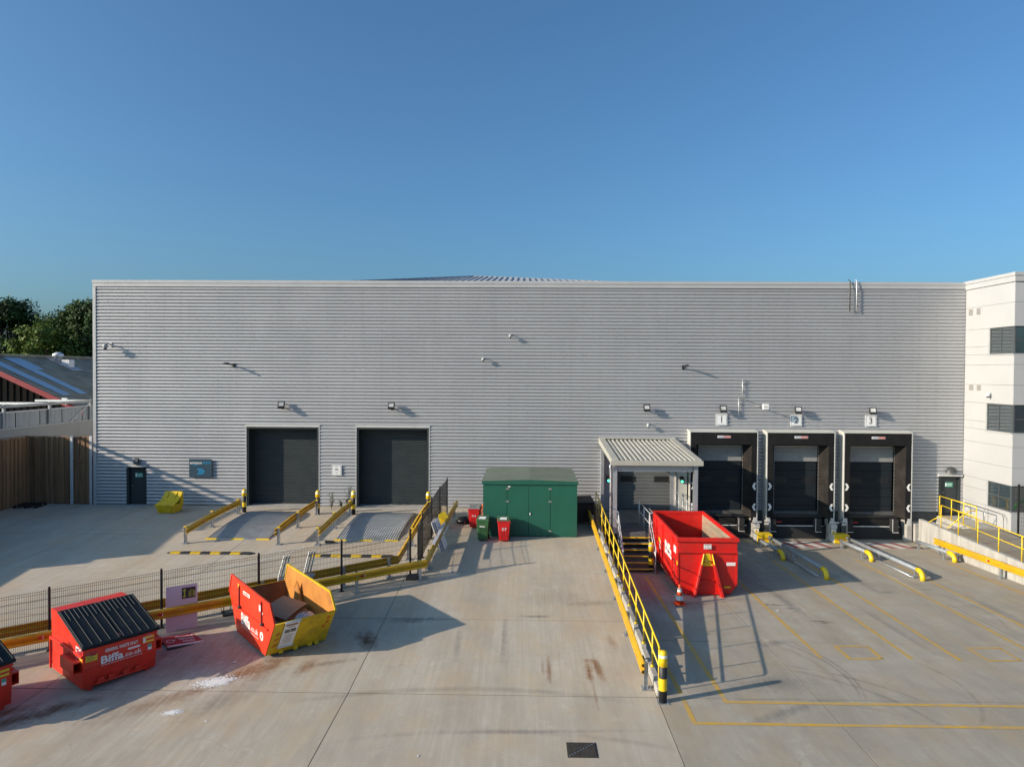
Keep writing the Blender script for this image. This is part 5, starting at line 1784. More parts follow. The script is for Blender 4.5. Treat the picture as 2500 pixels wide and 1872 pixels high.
for s_, xa in ((1, XA), (-1, XB)):
    mm = [red, m_rin if s_ == 1 else m_scuff]
    q = MB()
    o_ = xa
    # outer upright and tapered skirt, inner skin separate
    q.hexa([(o_, YF + 0.03, -0.9), (o_ + s_ * t, YF + 0.03, -0.9), (o_ + s_ * t, YB - 0.03, -0.9), (o_, YB - 0.03, -0.9)],
           [(o_, YF + 0.03, zT - 0.14), (o_ + s_ * t, YF + 0.03, zT - 0.14), (o_ + s_ * t, YB - 0.03, zT - 0.14), (o_, YB - 0.03, zT - 0.14)])
    q.hexa([(o_ + s_ * 0.26, YF + 0.03, -1.24), (o_ + s_ * 0.33, YF + 0.03, -1.24), (o_ + s_ * 0.33, YB - 0.03, -1.24), (o_ + s_ * 0.26, YB - 0.03, -1.24)],
           [(o_, YF + 0.03, -0.902), (o_ + s_ * t, YF + 0.03, -0.902), (o_ + s_ * t, YB - 0.03, -0.902), (o_, YB - 0.03, -0.902)])
    sw = q.build('side_wall', red, ro, world=True)
    q = MB()
    q.box(*sorted((o_ + s_ * (t + 0.002), o_ + s_ * (t + 0.012))), YF + 0.08, YB - 0.08, -1.1, zT - 0.141)
    q.build('inner_lining', mm[1], ro, world=True)
    q = MB()
    q.box(*sorted((o_ - s_ * 0.055, o_ + s_ * 0.065)), YF - 0.05, YB + 0.02, zT - 0.138, zT)
    q.build('top_rim', red, ro, world=True, bevel=0.012)
    y = YF + 0.75
    for k in range(8):
        q = MB()
        q.box(*sorted((o_ - s_ * 0.055, o_ - s_ * 0.001)), y, y + 0.07, -0.9, zT - 0.142)
        if k in (0, 3, 5):
            q.build('stiffener', red, sw, world=True)
        y += 0.68
    MB().tube([(o_ - s_ * 0.075, YF + 0.25, 0.2), (o_ - s_ * 0.075, YF + 0.25, -1.0)], 0.012, 5).build('net_rod', dgrey, sw, world=True)
    q = MB()
    q.box(*sorted((o_ - s_ * 0.03, o_ - s_ * 0.001)), YF + 0.05, YB - 0.05, -0.93, -0.86)
    q.build('lower_rail', red, sw, world=True)
# sloping reinforcing line on the left side
MB().bar((XA - 0.012, -6.3, 0.1), (XA - 0.012, YF + 0.1, -0.72), 0.02, 0.03).build('side_strap', mat('dark_red_paint', (0.16, 0.008, 0.008), rough=0.5), ro, world=True)
# front end
q = MB()
pf = [(XA, -0.9), (XA + 0.26, -1.24), (XB - 0.26, -1.24), (XB, -0.82), (XB, zT - 0.14), (XA, zT - 0.14)]
q.prism([(a, YF, b_) for a, b_ in pf], (0, 0.05, 0))
fw = q.build('front_wall', red, ro, world=True, bevel=0.006)
mbox('top_rim', red, ro, XA - 0.06, XB + 0.06, YF - 0.075, YF + 0.07, zT - 0.15, zT + 0.004, world=True, bevel=0.012)
mbox('cross_bar', red, fw, XA - 0.01, XB - 0.0, YF - 0.07, YF - 0.001, 0.40, 0.51, world=True, bevel=0.008)
mbox('corner_bar', red, fw, XA - 0.01, XA + 0.05, YF - 0.02, YF - 0.001, -0.9, 0.395, world=True)
mbox('corner_bar', red, fw, XB - 0.05, XB + 0.01, YF - 0.02, YF - 0.001, -0.82, 0.395, world=True)
for xa, xb, w in ((7.08, 6.64, 0.09), (7.36, 7.78, 0.11)):
    q = MB()
    q.hexa([(xb - w / 2, YF - 0.36, -1.34), (xb + w / 2, YF - 0.36, -1.34), (xb + w / 2, YF - 0.002, -1.34), (xb - w / 2, YF - 0.002, -1.34)],
           [(xa - w / 2, YF - 0.13, 0.395), (xa + w / 2, YF - 0.13, 0.395), (xa + w / 2, YF - 0.002, 0.395), (xa - w / 2, YF - 0.002, 0.395)])
    q.build('front_leg', red, ro, world=True, bevel=0.008)
    MB().lathe((xb, YF - 0.25, -1.335), [(0.07, -0.0), (0.07, 0.1)], 10)
    rl = MB().tube([(xb - 0.09, YF - 0.25, -1.29), (xb + 0.09, YF - 0.25, -1.29)], 0.085, 12).build('roller', red, ro, world=True)
mbox('leg_tie', red, fw, 6.75, 7.7, YF - 0.05, YF - 0.001, -0.68, -0.66, world=True)
q = MB()
q.hexa([(6.94, YF - 0.06, -0.10), (7.50, YF - 0.06, -0.10), (7.50, YF - 0.002, -0.10), (6.94, YF - 0.002, -0.10)], [(7.06, YF - 0.12, 0.385), (7.38, YF - 0.12, 0.385), (7.38, YF - 0.002, 0.385), (7.06, YF - 0.002, 0.385)])
hk = q.build('hook_plate', ylw, ro, world=True)
for a, b_ in (((7.07, YF - 0.13, 0.38), (6.97, YF - 0.20, -0.02)), ((7.38, YF - 0.13, 0.38), (7.46, YF - 0.20, -0.02))):
    MB().bar(a, b_, 0.03, 0.05).build('hook_cheek', ylw, hk, world=True)
MB().tube([(7.08, YF - 0.12, 0.06), (7.16, YF - 0.20, 0.14), (7.28, YF - 0.20, 0.14), (7.36, YF - 0.12, 0.06)], 0.022, 6).build('hook_bar', mat('brown_steel', (0.14, 0.09, 0.03), rough=0.6), hk, world=True)
q = MB().box(7.06, 7.36, YF - 0.079, YF - 0.0765, 0.57, 0.76)
pl = q.build('paper_label', m_label, fw, world=True)
q = MB()
for k, (a, b_) in enumerate(((7.09, 7.33), (7.18, 7.25), (7.09, 7.15), (7.20, 7.33))):
    z = 0.72 if k == 0 else (0.665 if k == 1 else 0.60)
    q.box(a, b_, YF - 0.0815, YF - 0.0795, z, z + 0.018)
q.build('label_print', dgrey, pl, world=True)
mbox('label_strip', m_label, fw, 7.98, 8.33, YF - 0.004, YF - 0.001, -0.10, 0.03, world=True)
mbox('yellow_marker', ylw, fw, 7.90, 8.14, YF - 0.004, YF - 0.001, -0.98, -0.92, world=True)
mbox('yellow_marker', ylw, fw, XA - 0.014, XA - 0.0105, YF - 0.02, YF + 0.12, -0.10, 0.06, world=True)
mbox('bottom_bar', red, fw, XA + 0.3, XB - 0.3, YF - 0.03, YF - 0.001, -1.235, -1.18, world=True)
# back door
q = MB()
q.prism([(a, YB - 0.05, b_) for a, b_ in pf], (0, 0.05, 0))
q.build('rear_door', red, ro, world=True)
mbox('top_rim', red, ro, XA - 0.05, XB + 0.05, YB - 0.07, YB + 0.05, zT - 0.14, zT + 0.002, world=True, bevel=0.012)
for x in (XA + 0.5, XB - 0.5):
    mbox('skid_rail', red, ro, x - 0.06, x + 0.06, YF + 0.0, YB - 0.1, -1.36, -1.225, world=True)
    MB().tube([(x - 0.1, YB - 0.5, g_dock(YB) + 0.10), (x + 0.1, YB - 0.5, g_dock(YB) + 0.10)], 0.09, 12).build('roller', dgrey, ro, world=True)
lettering('Biffa', wht, ro, (XA - 0.003, -9.25, -0.18), (0, -1, 0), (0, 0, 1), height=0.52, width=1.3, bold=0.035)
mbox('side_label', m_label, ro, XA - 0.004, XA - 0.0005, -10.75, -10.35, 0.28, 0.55, world=True)
mbox('side_label', m_label, ro, XA - 0.004, XA - 0.0005, -7.65, -7.40, -0.35, 0.05, world=True)
mbox('side_label', ylw, ro, XA - 0.0055, XA - 0.0045, -7.55, -7.25, -0.1, 0.12, world=True)

# traffic cone
m_cone = mat('cone_orange', (0.75, 0.075, 0.015), rough=0.5, var=0.08)
ck = thing('traffic_cone', 'orange and white traffic cone beside the front corner of the big red container', 'cone', (5.87, -12.28, g_dock(-12.28)))
MB().box(-0.21, 0.21, -0.21, 0.21, 0.0, 0.045).build('base', m_cone, ck, bevel=0.02)
MB().lathe((0, 0, 0), [(0.155, 0.045), (0.05, 0.70), (0.035, 0.76), (0.02, 0.76)], 18).build('body', m_cone, ck)
MB().lathe((0, 0, 0), [(0.138, 0.18), (0.112, 0.345)], 18, cap=False).build('white_band', wht, ck)
MB().lathe((0, 0, 0), [(0.088, 0.485), (0.067, 0.62)], 18, cap=False).build('white_band', wht, ck)

# ================================================================== RED FRONT-LOADER BINS
m_lid = mat('black_lid', (0.012, 0.014, 0.015), rough=0.5, spec=0.3, var=0.3, scale=3, dirt=(0.05, 0.05, 0.045), dirt_scale=1.5, dirt_amt=0.5)
m_ybag = mat('yellow_sticker', (0.72, 0.55, 0.03), rough=0.5, var=0.05)
m_bag = mat('red_refuse_sack', (0.42, 0.035, 0.05), rough=0.28, var=0.35, scale=4, bump=0.5, bscale=9, dirt=(0.50, 0.30, 0.32), dirt_scale=3)
m_binred = mat('bin_red_paint', (0.62, 0.026, 0.010), rough=0.42, var=0.12, scale=2.2, dirt=(0.32, 0.045, 0.025), dirt_scale=1.7, dirt_amt=0.5, bump=0.10, bscale=5, wear=(0.42, 0.20, 0.16))
BW, BD = 1.86, 2.22
def sticker(parent, x0, x1, z0, z1, m, kind, face='F'):
    if face == 'F':
        s_ = MB().box(x0, x1, -0.014, -0.010, z0, z1).build('sticker', m, parent)
    return s_
def skip_bin(label, loc, rotz, txt=True):
    t_ = thing('waste_bin', label, 'waste bin', loc, rotz, 'red lidded waste bins by the fence')
    prof = [(0.07, 0.10), (0.0, 0.62), (0.0, 1.12), (1.55, 1.76), (2.22, 1.76), (2.15, 0.10)]
    # hollow body: two side plates, front, back, floor
    for xa in (0.0, BW - 0.012):
        q = MB()
        q.prism([(xa, y, z) for y, z in prof], (0.012, 0, 0))
        sp = q.build('side_plate', m_binred, t_)
        sx = -1 if xa == 0.0 else 1
        xo = xa if sx < 0 else xa + 0.012
        q = MB()
        a, b_ = sorted((xo, xo + sx * 0.055))
        q.box(a, b_, -0.03, 2.23, 0.93, 1.0)
        q.box(a, b_ - 0 if sx > 0 else b_, 2.18, 2.23, 0.10, 0.93)
        q.build('side_rail', m_binred, sp, bevel=0.006)
        q = MB()
        a, b_ = sorted((xo, xo + sx * 0.20))
        q.box(a, b_, 0.10, 0.98, 0.52, 0.56)
        q.box(a, b_, 0.10, 0.98, 0.80, 0.84)
        q.box(xo + sx * 0.19 - 0.008, xo + sx * 0.19 + 0.008, 0.10, 0.98, 0.561, 0.799)
        q.box(a, b_, 0.97, 0.985, 0.561, 0.799)
        q.build('fork_pocket', m_binred, sp)
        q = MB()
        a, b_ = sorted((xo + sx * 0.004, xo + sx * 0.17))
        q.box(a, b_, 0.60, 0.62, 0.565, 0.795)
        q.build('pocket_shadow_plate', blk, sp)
    q = MB()
    q.prism([(0.013, 0.07, 0.10), (0.013, 0.0, 0.62), (0.013, 0.0, 1.12), (0.013, 0.02, 1.12), (0.013, 0.02, 0.62), (0.013, 0.09, 0.10)], (BW - 0.026, 0, 0))
    fwl = q.build('front_wall', m_binred, t_)
    q = MB()
    q.box(0.013, BW - 0.013, 1.57, 2.215, 1.748, 1.765)
    q.box(0.013, BW - 0.013, 2.17, 2.19, 0.11, 1.747)
    q.box(0.013, BW - 0.013, 0.09, 2.15, 0.10, 0.12)
    q.build('back_and_top', m_binred, t_)
    q = MB()
    q.box(-0.02, BW + 0.02, -0.05, 0.0, 1.06, 1.13)
    q.box(0.10, BW - 0.10, -0.022, -0.001, 0.585, 0.625)
    q.build('front_rim', m_binred, fwl, bevel=0.006)
    # stub channels along the bottom edge
    q = MB()
    for xx in (0.35, 0.62, 0.98, 1.30):
        q.box(xx, xx + 0.16, -0.01, 0.08, 0.20, 0.30)
    q.box(0.30, BW - 0.30, -0.005, 0.05, 0.14, 0.195)
    q.build('lower_channel', m_binred, fwl)
    for xx in (0.15, BW - 0.25):
        mbox('skid', m_binred, t_, xx, xx + 0.1, 0.1, 1.9, 0.0, 0.10)
    # two ribbed black lids hinged at the back
    p0, p1 = Vector((0, 1.62, 1.795)), Vector((0, -0.10, 1.20))
    dn = (p1 - p0).normalized()
    nn = Vector((0, -dn.z, dn.y))
    if nn.z < 0:
        nn = -nn
    for (xa, xb) in ((-0.06, BW / 2 - 0.01), (BW / 2 + 0.01, BW + 0.06)):
        q = MB()
        a = [Vector((xx, p.y, p.z)) for p in (p0, p1) for xx in ((xa, xb) if p is p0 else (xb, xa))]
        q.prism(a, nn * 0.035)
        # turned-down lip
        b0 = Vector((xa, p1.y, p1.z)) - nn * 0.045
        q.prism([(xa, p1.y, p1.z), (xb, p1.y, p1.z), (xb, p1.y, p1.z) - Vector((0, 0, 0.0)) if False else (xb, b0.y, b0.z), (xa, b0.y, b0.z)], dn * 0.02)
        ld_ = q.build('lid', m_lid, t_, bevel=0.01)
        q = MB()
        L = (p1 - p0).length
        n_ = 9
        for k in range(n_):
            xx = lerp(xa + 0.05, xb - 0.05, k / (n_ - 1))
            w = 0.026
            s0 = 0.02 if k % 2 == 0 else 0.05
            s1 = L - 0.05 if k % 2 == 0 else 0.55
            for (u0, u1) in ((s0, s1),):
                P0 = Vector((xx, 0, 0)) + Vector((0, p0.y, p0.z)) + dn * u0 + nn * 0.034
                P1 = Vector((xx, 0, 0)) + Vector((0, p0.y, p0.z)) + dn * u1 + nn * 0.034
                q.bar(P0, P1, w, 0.036, nn)
        q.build('lid_rib', m_lid, ld_, bevel=0.008)
    MB().tube([(-0.03, 1.62, 1.795), (BW + 0.03, 1.62, 1.795)], 0.022, 6).build('hinge_rod', dgrey, t_)
    # writing and stickers on the front
    f = -0.006
    lettering('GENERAL WASTE ONLY', m_label, fwl, (0.95, f, 0.925), (1, 0, 0), (0, 0, 1), height=0.085, width=0.84, bold=0.03, world=False)
    lettering('Biffa', m_label, fwl, (0.70, f, 0.66 if False else 0.645), (1, 0, 0), (0, 0, 1), height=0.20, width=0.56, bold=0.03, world=False)
    lettering('.co.uk', m_label, fwl, (1.225, f, 0.65), (1, 0, 0), (0, 0, 1), height=0.12, width=0.46, bold=0.012, world=False)
    q = MB()
    for k in range(14):
        q.box(0.44 + 0.075 * k, 0.44 + 0.075 * k + 0.055, -0.027, -0.0235, 0.598, 0.611)
    q.build('strapline', m_label, fwl)
    q = MB()
    q.prism([(1.13 + (0.27 if abs(math.sin(a)) <= 1 and math.cos(a) > 0 else 0) + 0.028 * math.cos(a), f, 0.835 + 0.028 * math.sin(a)) for a in [2 * math.pi * k / 16 for k in range(16)]], (0, -0.003, 0))
    q.build('number_pill', m_label, fwl)
    s1_ = MB().box(0.06, 0.34, f - 0.004, f, 0.80, 0.96).build('sticker', m_ybag, fwl)
    q = MB()
    for k in range(4):
        q.box(0.08, 0.32 - 0.05 * (k % 2), f - 0.0065, f - 0.0045, 0.93 - 0.035 * k, 0.942 - 0.035 * k)
    q.build('sticker_print', dgrey, s1_)
    s2_ = MB().box(1.50, 1.575, f - 0.004, f, 0.86, 1.03).box(1.578, 1.80, f - 0.004, f, 0.86, 1.03).build('sticker', m_ybag, fwl)
    MB().box(1.503, 1.572, f - 0.0065, f - 0.0045, 0.87, 1.02).build('sticker_print', m_label, s2_)
    MB().box(1.585, 1.795, f - 0.0065, f - 0.0045, 0.915, 0.97).build('sticker_print', m_redp, s2_)
    s3_ = MB().box(1.63, 1.73, f - 0.004, f, 0.64, 0.80).build('sticker', m_label, fwl)
    MB().box(1.635, 1.725, f - 0.0065, f - 0.0045, 0.72, 0.795).build('sticker_print', m_green, s3_)
    s4_ = MB().box(-0.006, -0.001, 0.24, 0.46, 0.86 + 0.15, 1.15).build('sticker', m_label, t_)
    s4_ = MB().box(-0.006, -0.001, 0.24, 0.46, 0.86, 0.925).build('sticker', m_label, t_)
    MB().box(-0.009, -0.0065, 0.26, 0.42, 1.04, 1.11).build('sticker_print', dgrey, s4_)
    MB().box(-0.006, -0.001, 0.05, 0.22, 0.80, 0.92).build('sticker', m_ybag, t_)
    return t_
bin1_loc = (-11.50, -20.52, g_left(-19.8))
ANG = R(53)
b1 = skip_bin('red lidded waste bin with its white lettering in full view, left of the skip', bin1_loc, ANG)
b0 = dup(b1, (-13.71, -22.88, g_left(-21.6)), R(62), 'red lidded waste bin cut by the left edge of the photo')
b0.scale = (1.0, 0.8, 1.0)
def sack(name, parent, c, r, seed, m):
    rnd = random.Random(seed)
    q = MB()
    n1, n2 = 12, 8
    vs, fs = [], []
    for i in range(n2 + 1):
        for k in range(n1):
            th, ph = 2 * math.pi * k / n1, math.pi * i / n2
            rr = 1 + rnd.uniform(-0.14, 0.14)
            vs.append((c[0] + r[0] * rr * math.sin(ph) * math.cos(th), c[1] + r[1] * rr * math.sin(ph) * math.sin(th), c[2] + r[2] * rr * math.cos(ph)))
    for i in range(n2):
        for k in range(n1):
            k2 = (k + 1) % n1
            fs.append((i * n1 + k, i * n1 + k2, (i + 1) * n1 + k2, (i + 1) * n1 + k))
    q.add(vs, fs, True)
    return q.build(name, m, parent)
rb = thing('refuse_sacks', 'shiny red refuse sacks bulging from under the black lids of the lettered bin', 'sacks', bin1_loc, ANG)
for k, x in enumerate((0.20, 0.55, 0.92, 1.28, 1.62)):
    sack('sack', rb, (x, 0.16 + 0.03 * (k % 2), 1.05 + 0.03 * (k % 3)), (0.26, 0.20, 0.20), 40 + k, m_bag if k != 4 else mat('pale_pink_sack', (0.50, 0.25, 0.30), rough=0.3, var=0.3, scale=5, bump=0.4))

# ================================================================== YELLOW AND RED SKIP
m_skr = mat('skip_red', (0.62, 0.040, 0.012), rough=0.42, var=0.10, scale=2, dirt=(0.34, 0.05, 0.03), dirt_scale=1.6, dirt_amt=0.45, bump=0.1, bscale=4, wear=(0.40, 0.22, 0.14))
m_sky_ = mat('skip_yellow', (0.66, 0.43, 0.010), rough=0.5, var=0.15, scale=2, dirt=(0.16, 0.09, 0.03), dirt_scale=1.7, dirt_amt=0.7, bump=0.12, bscale=4, wear=(0.10, 0.06, 0.03))
m_rust = mat('rusty_skip_inside', (0.15, 0.060, 0.025), rough=0.8, var=0.45, scale=1.5, dirt=(0.34, 0.18, 0.04), dirt_scale=0.9, dirt_amt=0.2, bump=0.15, bscale=9)
m_rusty = mat('scraped_yellow_inside', (0.50, 0.20, 0.035), rough=0.65, var=0.25, scale=1.1, dirt=(0.24, 0.085, 0.03), dirt_scale=1.3, dirt_amt=1.0)
SA = R(41.5)
SL = (-7.62, -16.88, g_left(-17.4) + 0.0)
sk = thing('skip', 'battered yellow skip with bright red sides standing in front of the mesh fence', 'skip', SL, SA)
SW, SB, ST, H1, H2 = 0.92, 1.20, 1.92, 1.14, 1.74
sidep = [(-SB, 0.03), (SB, 0.03), (ST, H1), (ST - 0.22, H2), (-ST + 0.34, H2 - 0.12), (-ST, H1)]
for s_ in (-1, 1):
    q = MB()
    q.prism([(s_ * SW, y, z) for y, z in sidep], (s_ * 0.012, 0, 0))
    sd_ = q.build('side_plate', m_skr if s_ < 0 else m_sky_, sk)
    q = MB()
    q.prism([(s_ * (SW - 0.001), y * 0.99, 0.03 + (z - 0.03) * 0.995) for y, z in sidep], (-s_ * 0.006, 0, 0))
    q.build('side_lining', m_rust if s_ < 0 else m_rusty, sk)
    # rims along the top edges and pressed ribs on the outer face
    q = MB()
    pts = [(s_ * (SW + 0.006), y, z) for y, z in (sidep[2], sidep[3], sidep[4], sidep[5])]
    for a, b_ in zip(pts[:-1], pts[1:]):
        q.bar(a, b_, 0.05, 0.05, (1, 0, 0))
    q.build('top_rim', m_skr if s_ < 0 else m_sky_, sd_)
    q = MB()
    q.bar((s_ * (SW + 0.035), -1.45, 0.86), (s_ * (SW + 0.035), 1.48, 0.86), 0.045, 0.05)
    q.build('side_rail', m_skr if s_ < 0 else m_sky_, sd_)
    for y in (-0.95, 0.95):
        q = MB()
        q.box(*sorted((s_ * (SW + 0.013), s_ * (SW + 0.045))), y - 0.03, y + 0.03, 0.9, 1.55)
        q.build('pressed_rib', mat('dark_red_paint', (0.16, 0.008, 0.008), rough=0.5) if s_ < 0 else m_sky_, sd_)
        MB().tube([(s_ * (SW + 0.01), y - 0.12, 0.92), (s_ * (SW + 0.11), y - 0.12, 0.92)], 0.04, 10).build('lifting_lug', dgrey, sd_)
for s_ in (-1, 1):
    q = MB()
    e = [(-SW + 0.008, s_ * SB, 0.03), (SW - 0.008, s_ * SB, 0.03), (SW - 0.008, s_ * ST, H1), (-SW + 0.008, s_ * ST, H1)]
    q.prism(e, (0, s_ * 0.012, 0.0))
    en = q.build('end_plate', m_sky_, sk)
    q = MB()
    q.prism([(x * 0.995, y - s_ * 0.004, z) for x, y, z in e], (0, -s_ * 0.006, 0.0))
    q.build('end_lining', m_rust, sk)
    MB().tube([(-SW, s_ * (ST + 0.01), H1), (SW, s_ * (ST + 0.01), H1)], 0.022, 6).build('end_rim', m_sky_, en)
    if s_ < 0:
        sl_ = Vector((0, -(ST - SB), H1 - 0.03)).normalized()
        for k in (0, 2, 4, 5):
            x = -0.55 + 0.22 * k
            mbox('foot_lug', m_sky_, en, x, x + 0.12, -SB - 0.10, -SB - 0.012, 0.02, 0.13)
        for k, (x, v) in enumerate(((-0.80, 0.30), (-0.80, 0.55), (-0.80, 0.80), (0.70, 0.84), (0.70, 1.02), (0.62, 0.66))):
            b_ = Vector((x, -SB - 0.018, 0.03)) + sl_ * v
            q = MB()
            w, h = (0.10, 0.07)
            c = [b_, b_ + Vector((w, 0, 0)) + sl_ * 0.07, b_ + Vector((w, 0, 0)) + sl_ * (0.07 + h), b_ + sl_ * h]
            q.prism(c, (0, -0.004, 0))
            q.build('red_chevron_mark', mat('reflective_red', (0.60, 0.04, 0.02), rough=0.4), en)
mbox('floor', m_rust, sk, -SW + 0.01, SW - 0.01, -SB, SB, 0.03, 0.05)
lx = -SW - 0.016
sd_ = [o for o in sk.children if o.name.startswith('side_plate')][0]
lettering('Biffa', m_label, sd_, (lx, 0.42, 0.44), (0, -1, 0), (0, 0, 1), height=0.34, width=0.78, bold=0.03, world=False)
lettering('.co.uk', m_label, sd_, (lx, -0.33, 0.44), (0, -1, 0), (0, 0, 1), height=0.18, width=0.60, bold=0.012, world=False)
q = MB()
for k in range(12):
    q.box(lx - 0.001, lx + 0.001, 0.75 - 0.12 * k - 0.085, 0.75 - 0.12 * k, 0.35, 0.37)
q.build('strapline', m_label, sd_)
pl = MB().box(lx - 0.002, lx + 0.001, 0.05, 0.62, 1.38, 1.49).build('name_strip', m_label, sd_)
lettering('GENERAL', m_redp, pl, (lx - 0.003, 0.335, 1.405), (0, -1, 0), (0, 0, 1), height=0.06, width=0.48, bold=0.02, world=False)
MB().box(lx - 0.002, lx + 0.001, -0.92, -0.72, 1.22, 1.40).build('paper_label', m_label, sd_)
MB().box(lx - 0.002, lx + 0.001, -0.62 - 0.4, -0.56 - 0.4, 1.28 - 0.1, 1.34 - 0.1).build('paper_label', m_label, sd_)
MB().box(lx - 0.002, lx + 0.001, 1.02, 1.10, 1.46, 1.60).build('yellow_label', m_ybag, sd_)
q = MB()
q.prism([(lx, -0.93 + 0.13 * math.cos(a), 0.52 + 0.13 * math.sin(a)) for a in [2 * math.pi * k / 20 for k in range(20)]], (-0.003, 0, 0))
ds = q.build('round_label', m_label, sd_)
q = MB()
q.bar((lx - 0.004, -0.93, 0.44), (lx - 0.004, -0.93, 0.60), 0.03, 0.002)
q.bar((lx - 0.004, -0.99, 0.52), (lx - 0.004, -0.87, 0.52), 0.002, 0.03)
q.build('label_print', m_redp, ds)
# notice board clipped to the sloping end
nb = thing('notice_board', 'white clipped notice with two small pictures hanging on the yellow end of the skip', 'notice', SL, SA)
sl_ = Vector((0, -(ST - SB), H1 - 0.03)).normalized()
nr_ = Vector((0, -sl_.z, sl_.y))
base_ = Vector((-0.64, -SB, 0.03)) + sl_ * 0.34 + nr_ * 0.035
tilt = Vector((0.02, sl_.y, sl_.z)).normalized()
def onb(u, v, w=0.0):
    return base_ + Vector((1, 0, 0)) * u + tilt * v + nr_ * w
q = MB()
q.prism([onb(0, 0), onb(0.43, 0), onb(0.43, 0.98), onb(0, 0.98)], nr_ * 0.02)
bd = q.build('board', m_label, nb)
q = MB()
q.prism([onb(-0.02, -0.06, -0.004), onb(0.45, -0.06, -0.004), onb(0.45, 0.0, -0.004), onb(-0.02, 0.0, -0.004)], nr_ * 0.05)
q.build('edge_clip', galv_l, nb)
q = MB()
q.prism([onb(-0.02, 0.985, 0.0), onb(0.45, 0.985, 0.0), onb(0.45, 1.03, 0.0), onb(-0.02, 1.03, 0.0)], nr_ * 0.05)
q.build('edge_clip', galv_l, nb)
q = MB()
for (u, v, w, h) in ((0.03, 0.86, 0.36, 0.06),):
    q.prism([onb(u, v, 0.0215), onb(u + w, v, 0.0215), onb(u + w, v + h, 0.0215), onb(u, v + h, 0.0215)], nr_ * 0.002)
q.build('heading_print', mat('brown_print', (0.25, 0.08, 0.05), rough=0.6), bd)
q = MB()
for (u, v, w, h) in ((0.05, 0.56, 0.15, 0.14), (0.22, 0.57, 0.16, 0.14), (0.12, 0.79, 0.2, 0.025)) + tuple((0.06 + 0.05 * (k % 2), 0.46 - 0.055 * k, 0.24, 0.012) for k in range(7)):
    q.prism([onb(u, v, 0.0215), onb(u + w, v, 0.0215), onb(u + w, v + h, 0.0215), onb(u, v + h, 0.0215)], nr_ * 0.002)
q.build('picture_print', mat('grey_print', (0.12, 0.12, 0.12), rough=0.6, var=0.6, scale=14), bd)
# cardboard in the skip
m_card = mat('corrugated_card', (0.30, 0.215, 0.145), rough=0.8, var=0.12, scale=2)
def card(label, c, u, v, w, h, sag):
    u, v = Vector(u).normalized(), Vector(v).normalized()
    n_ = u.cross(v)
    q = MB()
    k = 7
    top, bot = [], []
    for i in range(k):
        s_ = (i / (k - 1) - 0.5)
        for j in range(2):
            p = Vector(c) + u * s_ * w + v * (j - 0.5) * h + n_ * (sag * (0.25 - s_ * s_) * 4)
            top.append(p)
            bot.append(p - n_ * 0.012)
    fs = []
    N = 2 * k
    for i in range(k - 1):
        a = 2 * i
        fs += [(a, a + 2, a + 3, a + 1), (N + a, N + a + 1, N + a + 3, N + a + 2), (a, N + a, N + a + 2, a + 2), (a + 1, a + 3, N + a + 3, N + a + 1)]
    fs += [(0, 1, N + 1, N), (N - 2, 2 * N - 2, 2 * N - 1, N - 1)]
    q.add(top + bot, fs)
    o = q.build('cardboard_sheet', m_card, None)
    o.matrix_world = TM[sk]
    return tag(o, label, 'cardboard', 'flattened cardboard in the skip')
card('widest flattened cardboard sheet lying on top in the skip', (0.05, -0.25, 0.98), (0.75, 0.6, 0.04), (-0.6, 0.75, 0.22), 1.35, 0.85, 0.05)
card('folded cardboard sheet sagging under the widest one in the skip', (0.1, -0.5, 0.82), (1, 0.2, -0.02), (-0.1, 1, 0.25), 1.2, 0.9, -0.07)
card('dark cardboard flap low in the near end of the skip', (-0.3, -0.95, 0.72), (1, 0, 0.0), (0, 1, -0.3), 0.8, 0.55, 0.02)
o = sack('plastic_wrap', None, (0.38, -0.98, 0.74), (0.38, 0.28, 0.20), 91, mat('clear_film', (0.45, 0.40, 0.40), rough=0.25, var=0.3, scale=4, bump=0.5, bscale=8))
o.matrix_world = TM[sk]
tag(o, 'crumpled pale plastic film tucked under the cardboard in the skip', 'plastic film')
q = MB()
q.prism([(0.78, 0.55, 1.46), (0.83, 0.50, 1.3), (0.84, 0.30, 0.75), (0.74, 0.42, 0.7), (0.76, 0.72, 1.2)], (-0.03, 0.02, 0))
o = q.build('torn_panel', m_rusty, None)
o.matrix_world = TM[sk]
tag(o, 'torn yellow panel leaning in the far corner of the skip', 'scrap panel')

# ================================================================== BOARDS AND FRAMES BY THE FENCE
m_lil = mat('lilac_white_board', (0.60, 0.55, 0.60), rough=0.5, var=0.04, scale=2)
def world_board(name, p, u, v, w, h, t_, m, label, cat):
    u, v = Vector(u).normalized(), Vector(v).normalized()
    n_ = u.cross(v).normalized()
    th = thing(name, label, cat, p)
    o_ = Vector((0, 0, 0))
    q = MB()
    q.prism([o_, u * w, u * w + v * h, v * h], n_ * t_)
    b = q.build('board', m, th)
    return th, b, u, v, n_
pz = (-11.42 + FN.x * 0.22, -16.62 + FN.y * 0.22)
th, bd, u, v, n_ = world_board('leaning_board', (pz[0], pz[1], g_left(pz[1]) + 0.01), FD, (-0.02, 0.05, 1), 0.92, 1.42, 0.012, m_lil, 'pale lilac board with a small black poster, leaning between fence and barrier', 'board')
q = MB()
P_ = lambda a, b_, w=0.0135: u * a + v * b_ + n_ * w
q.prism([P_(0.46, 0.98), P_(0.86, 0.98), P_(0.86, 1.32), P_(0.46, 1.32)], n_ * 0.003)
ps = q.build('poster', blk, bd)
q = MB()
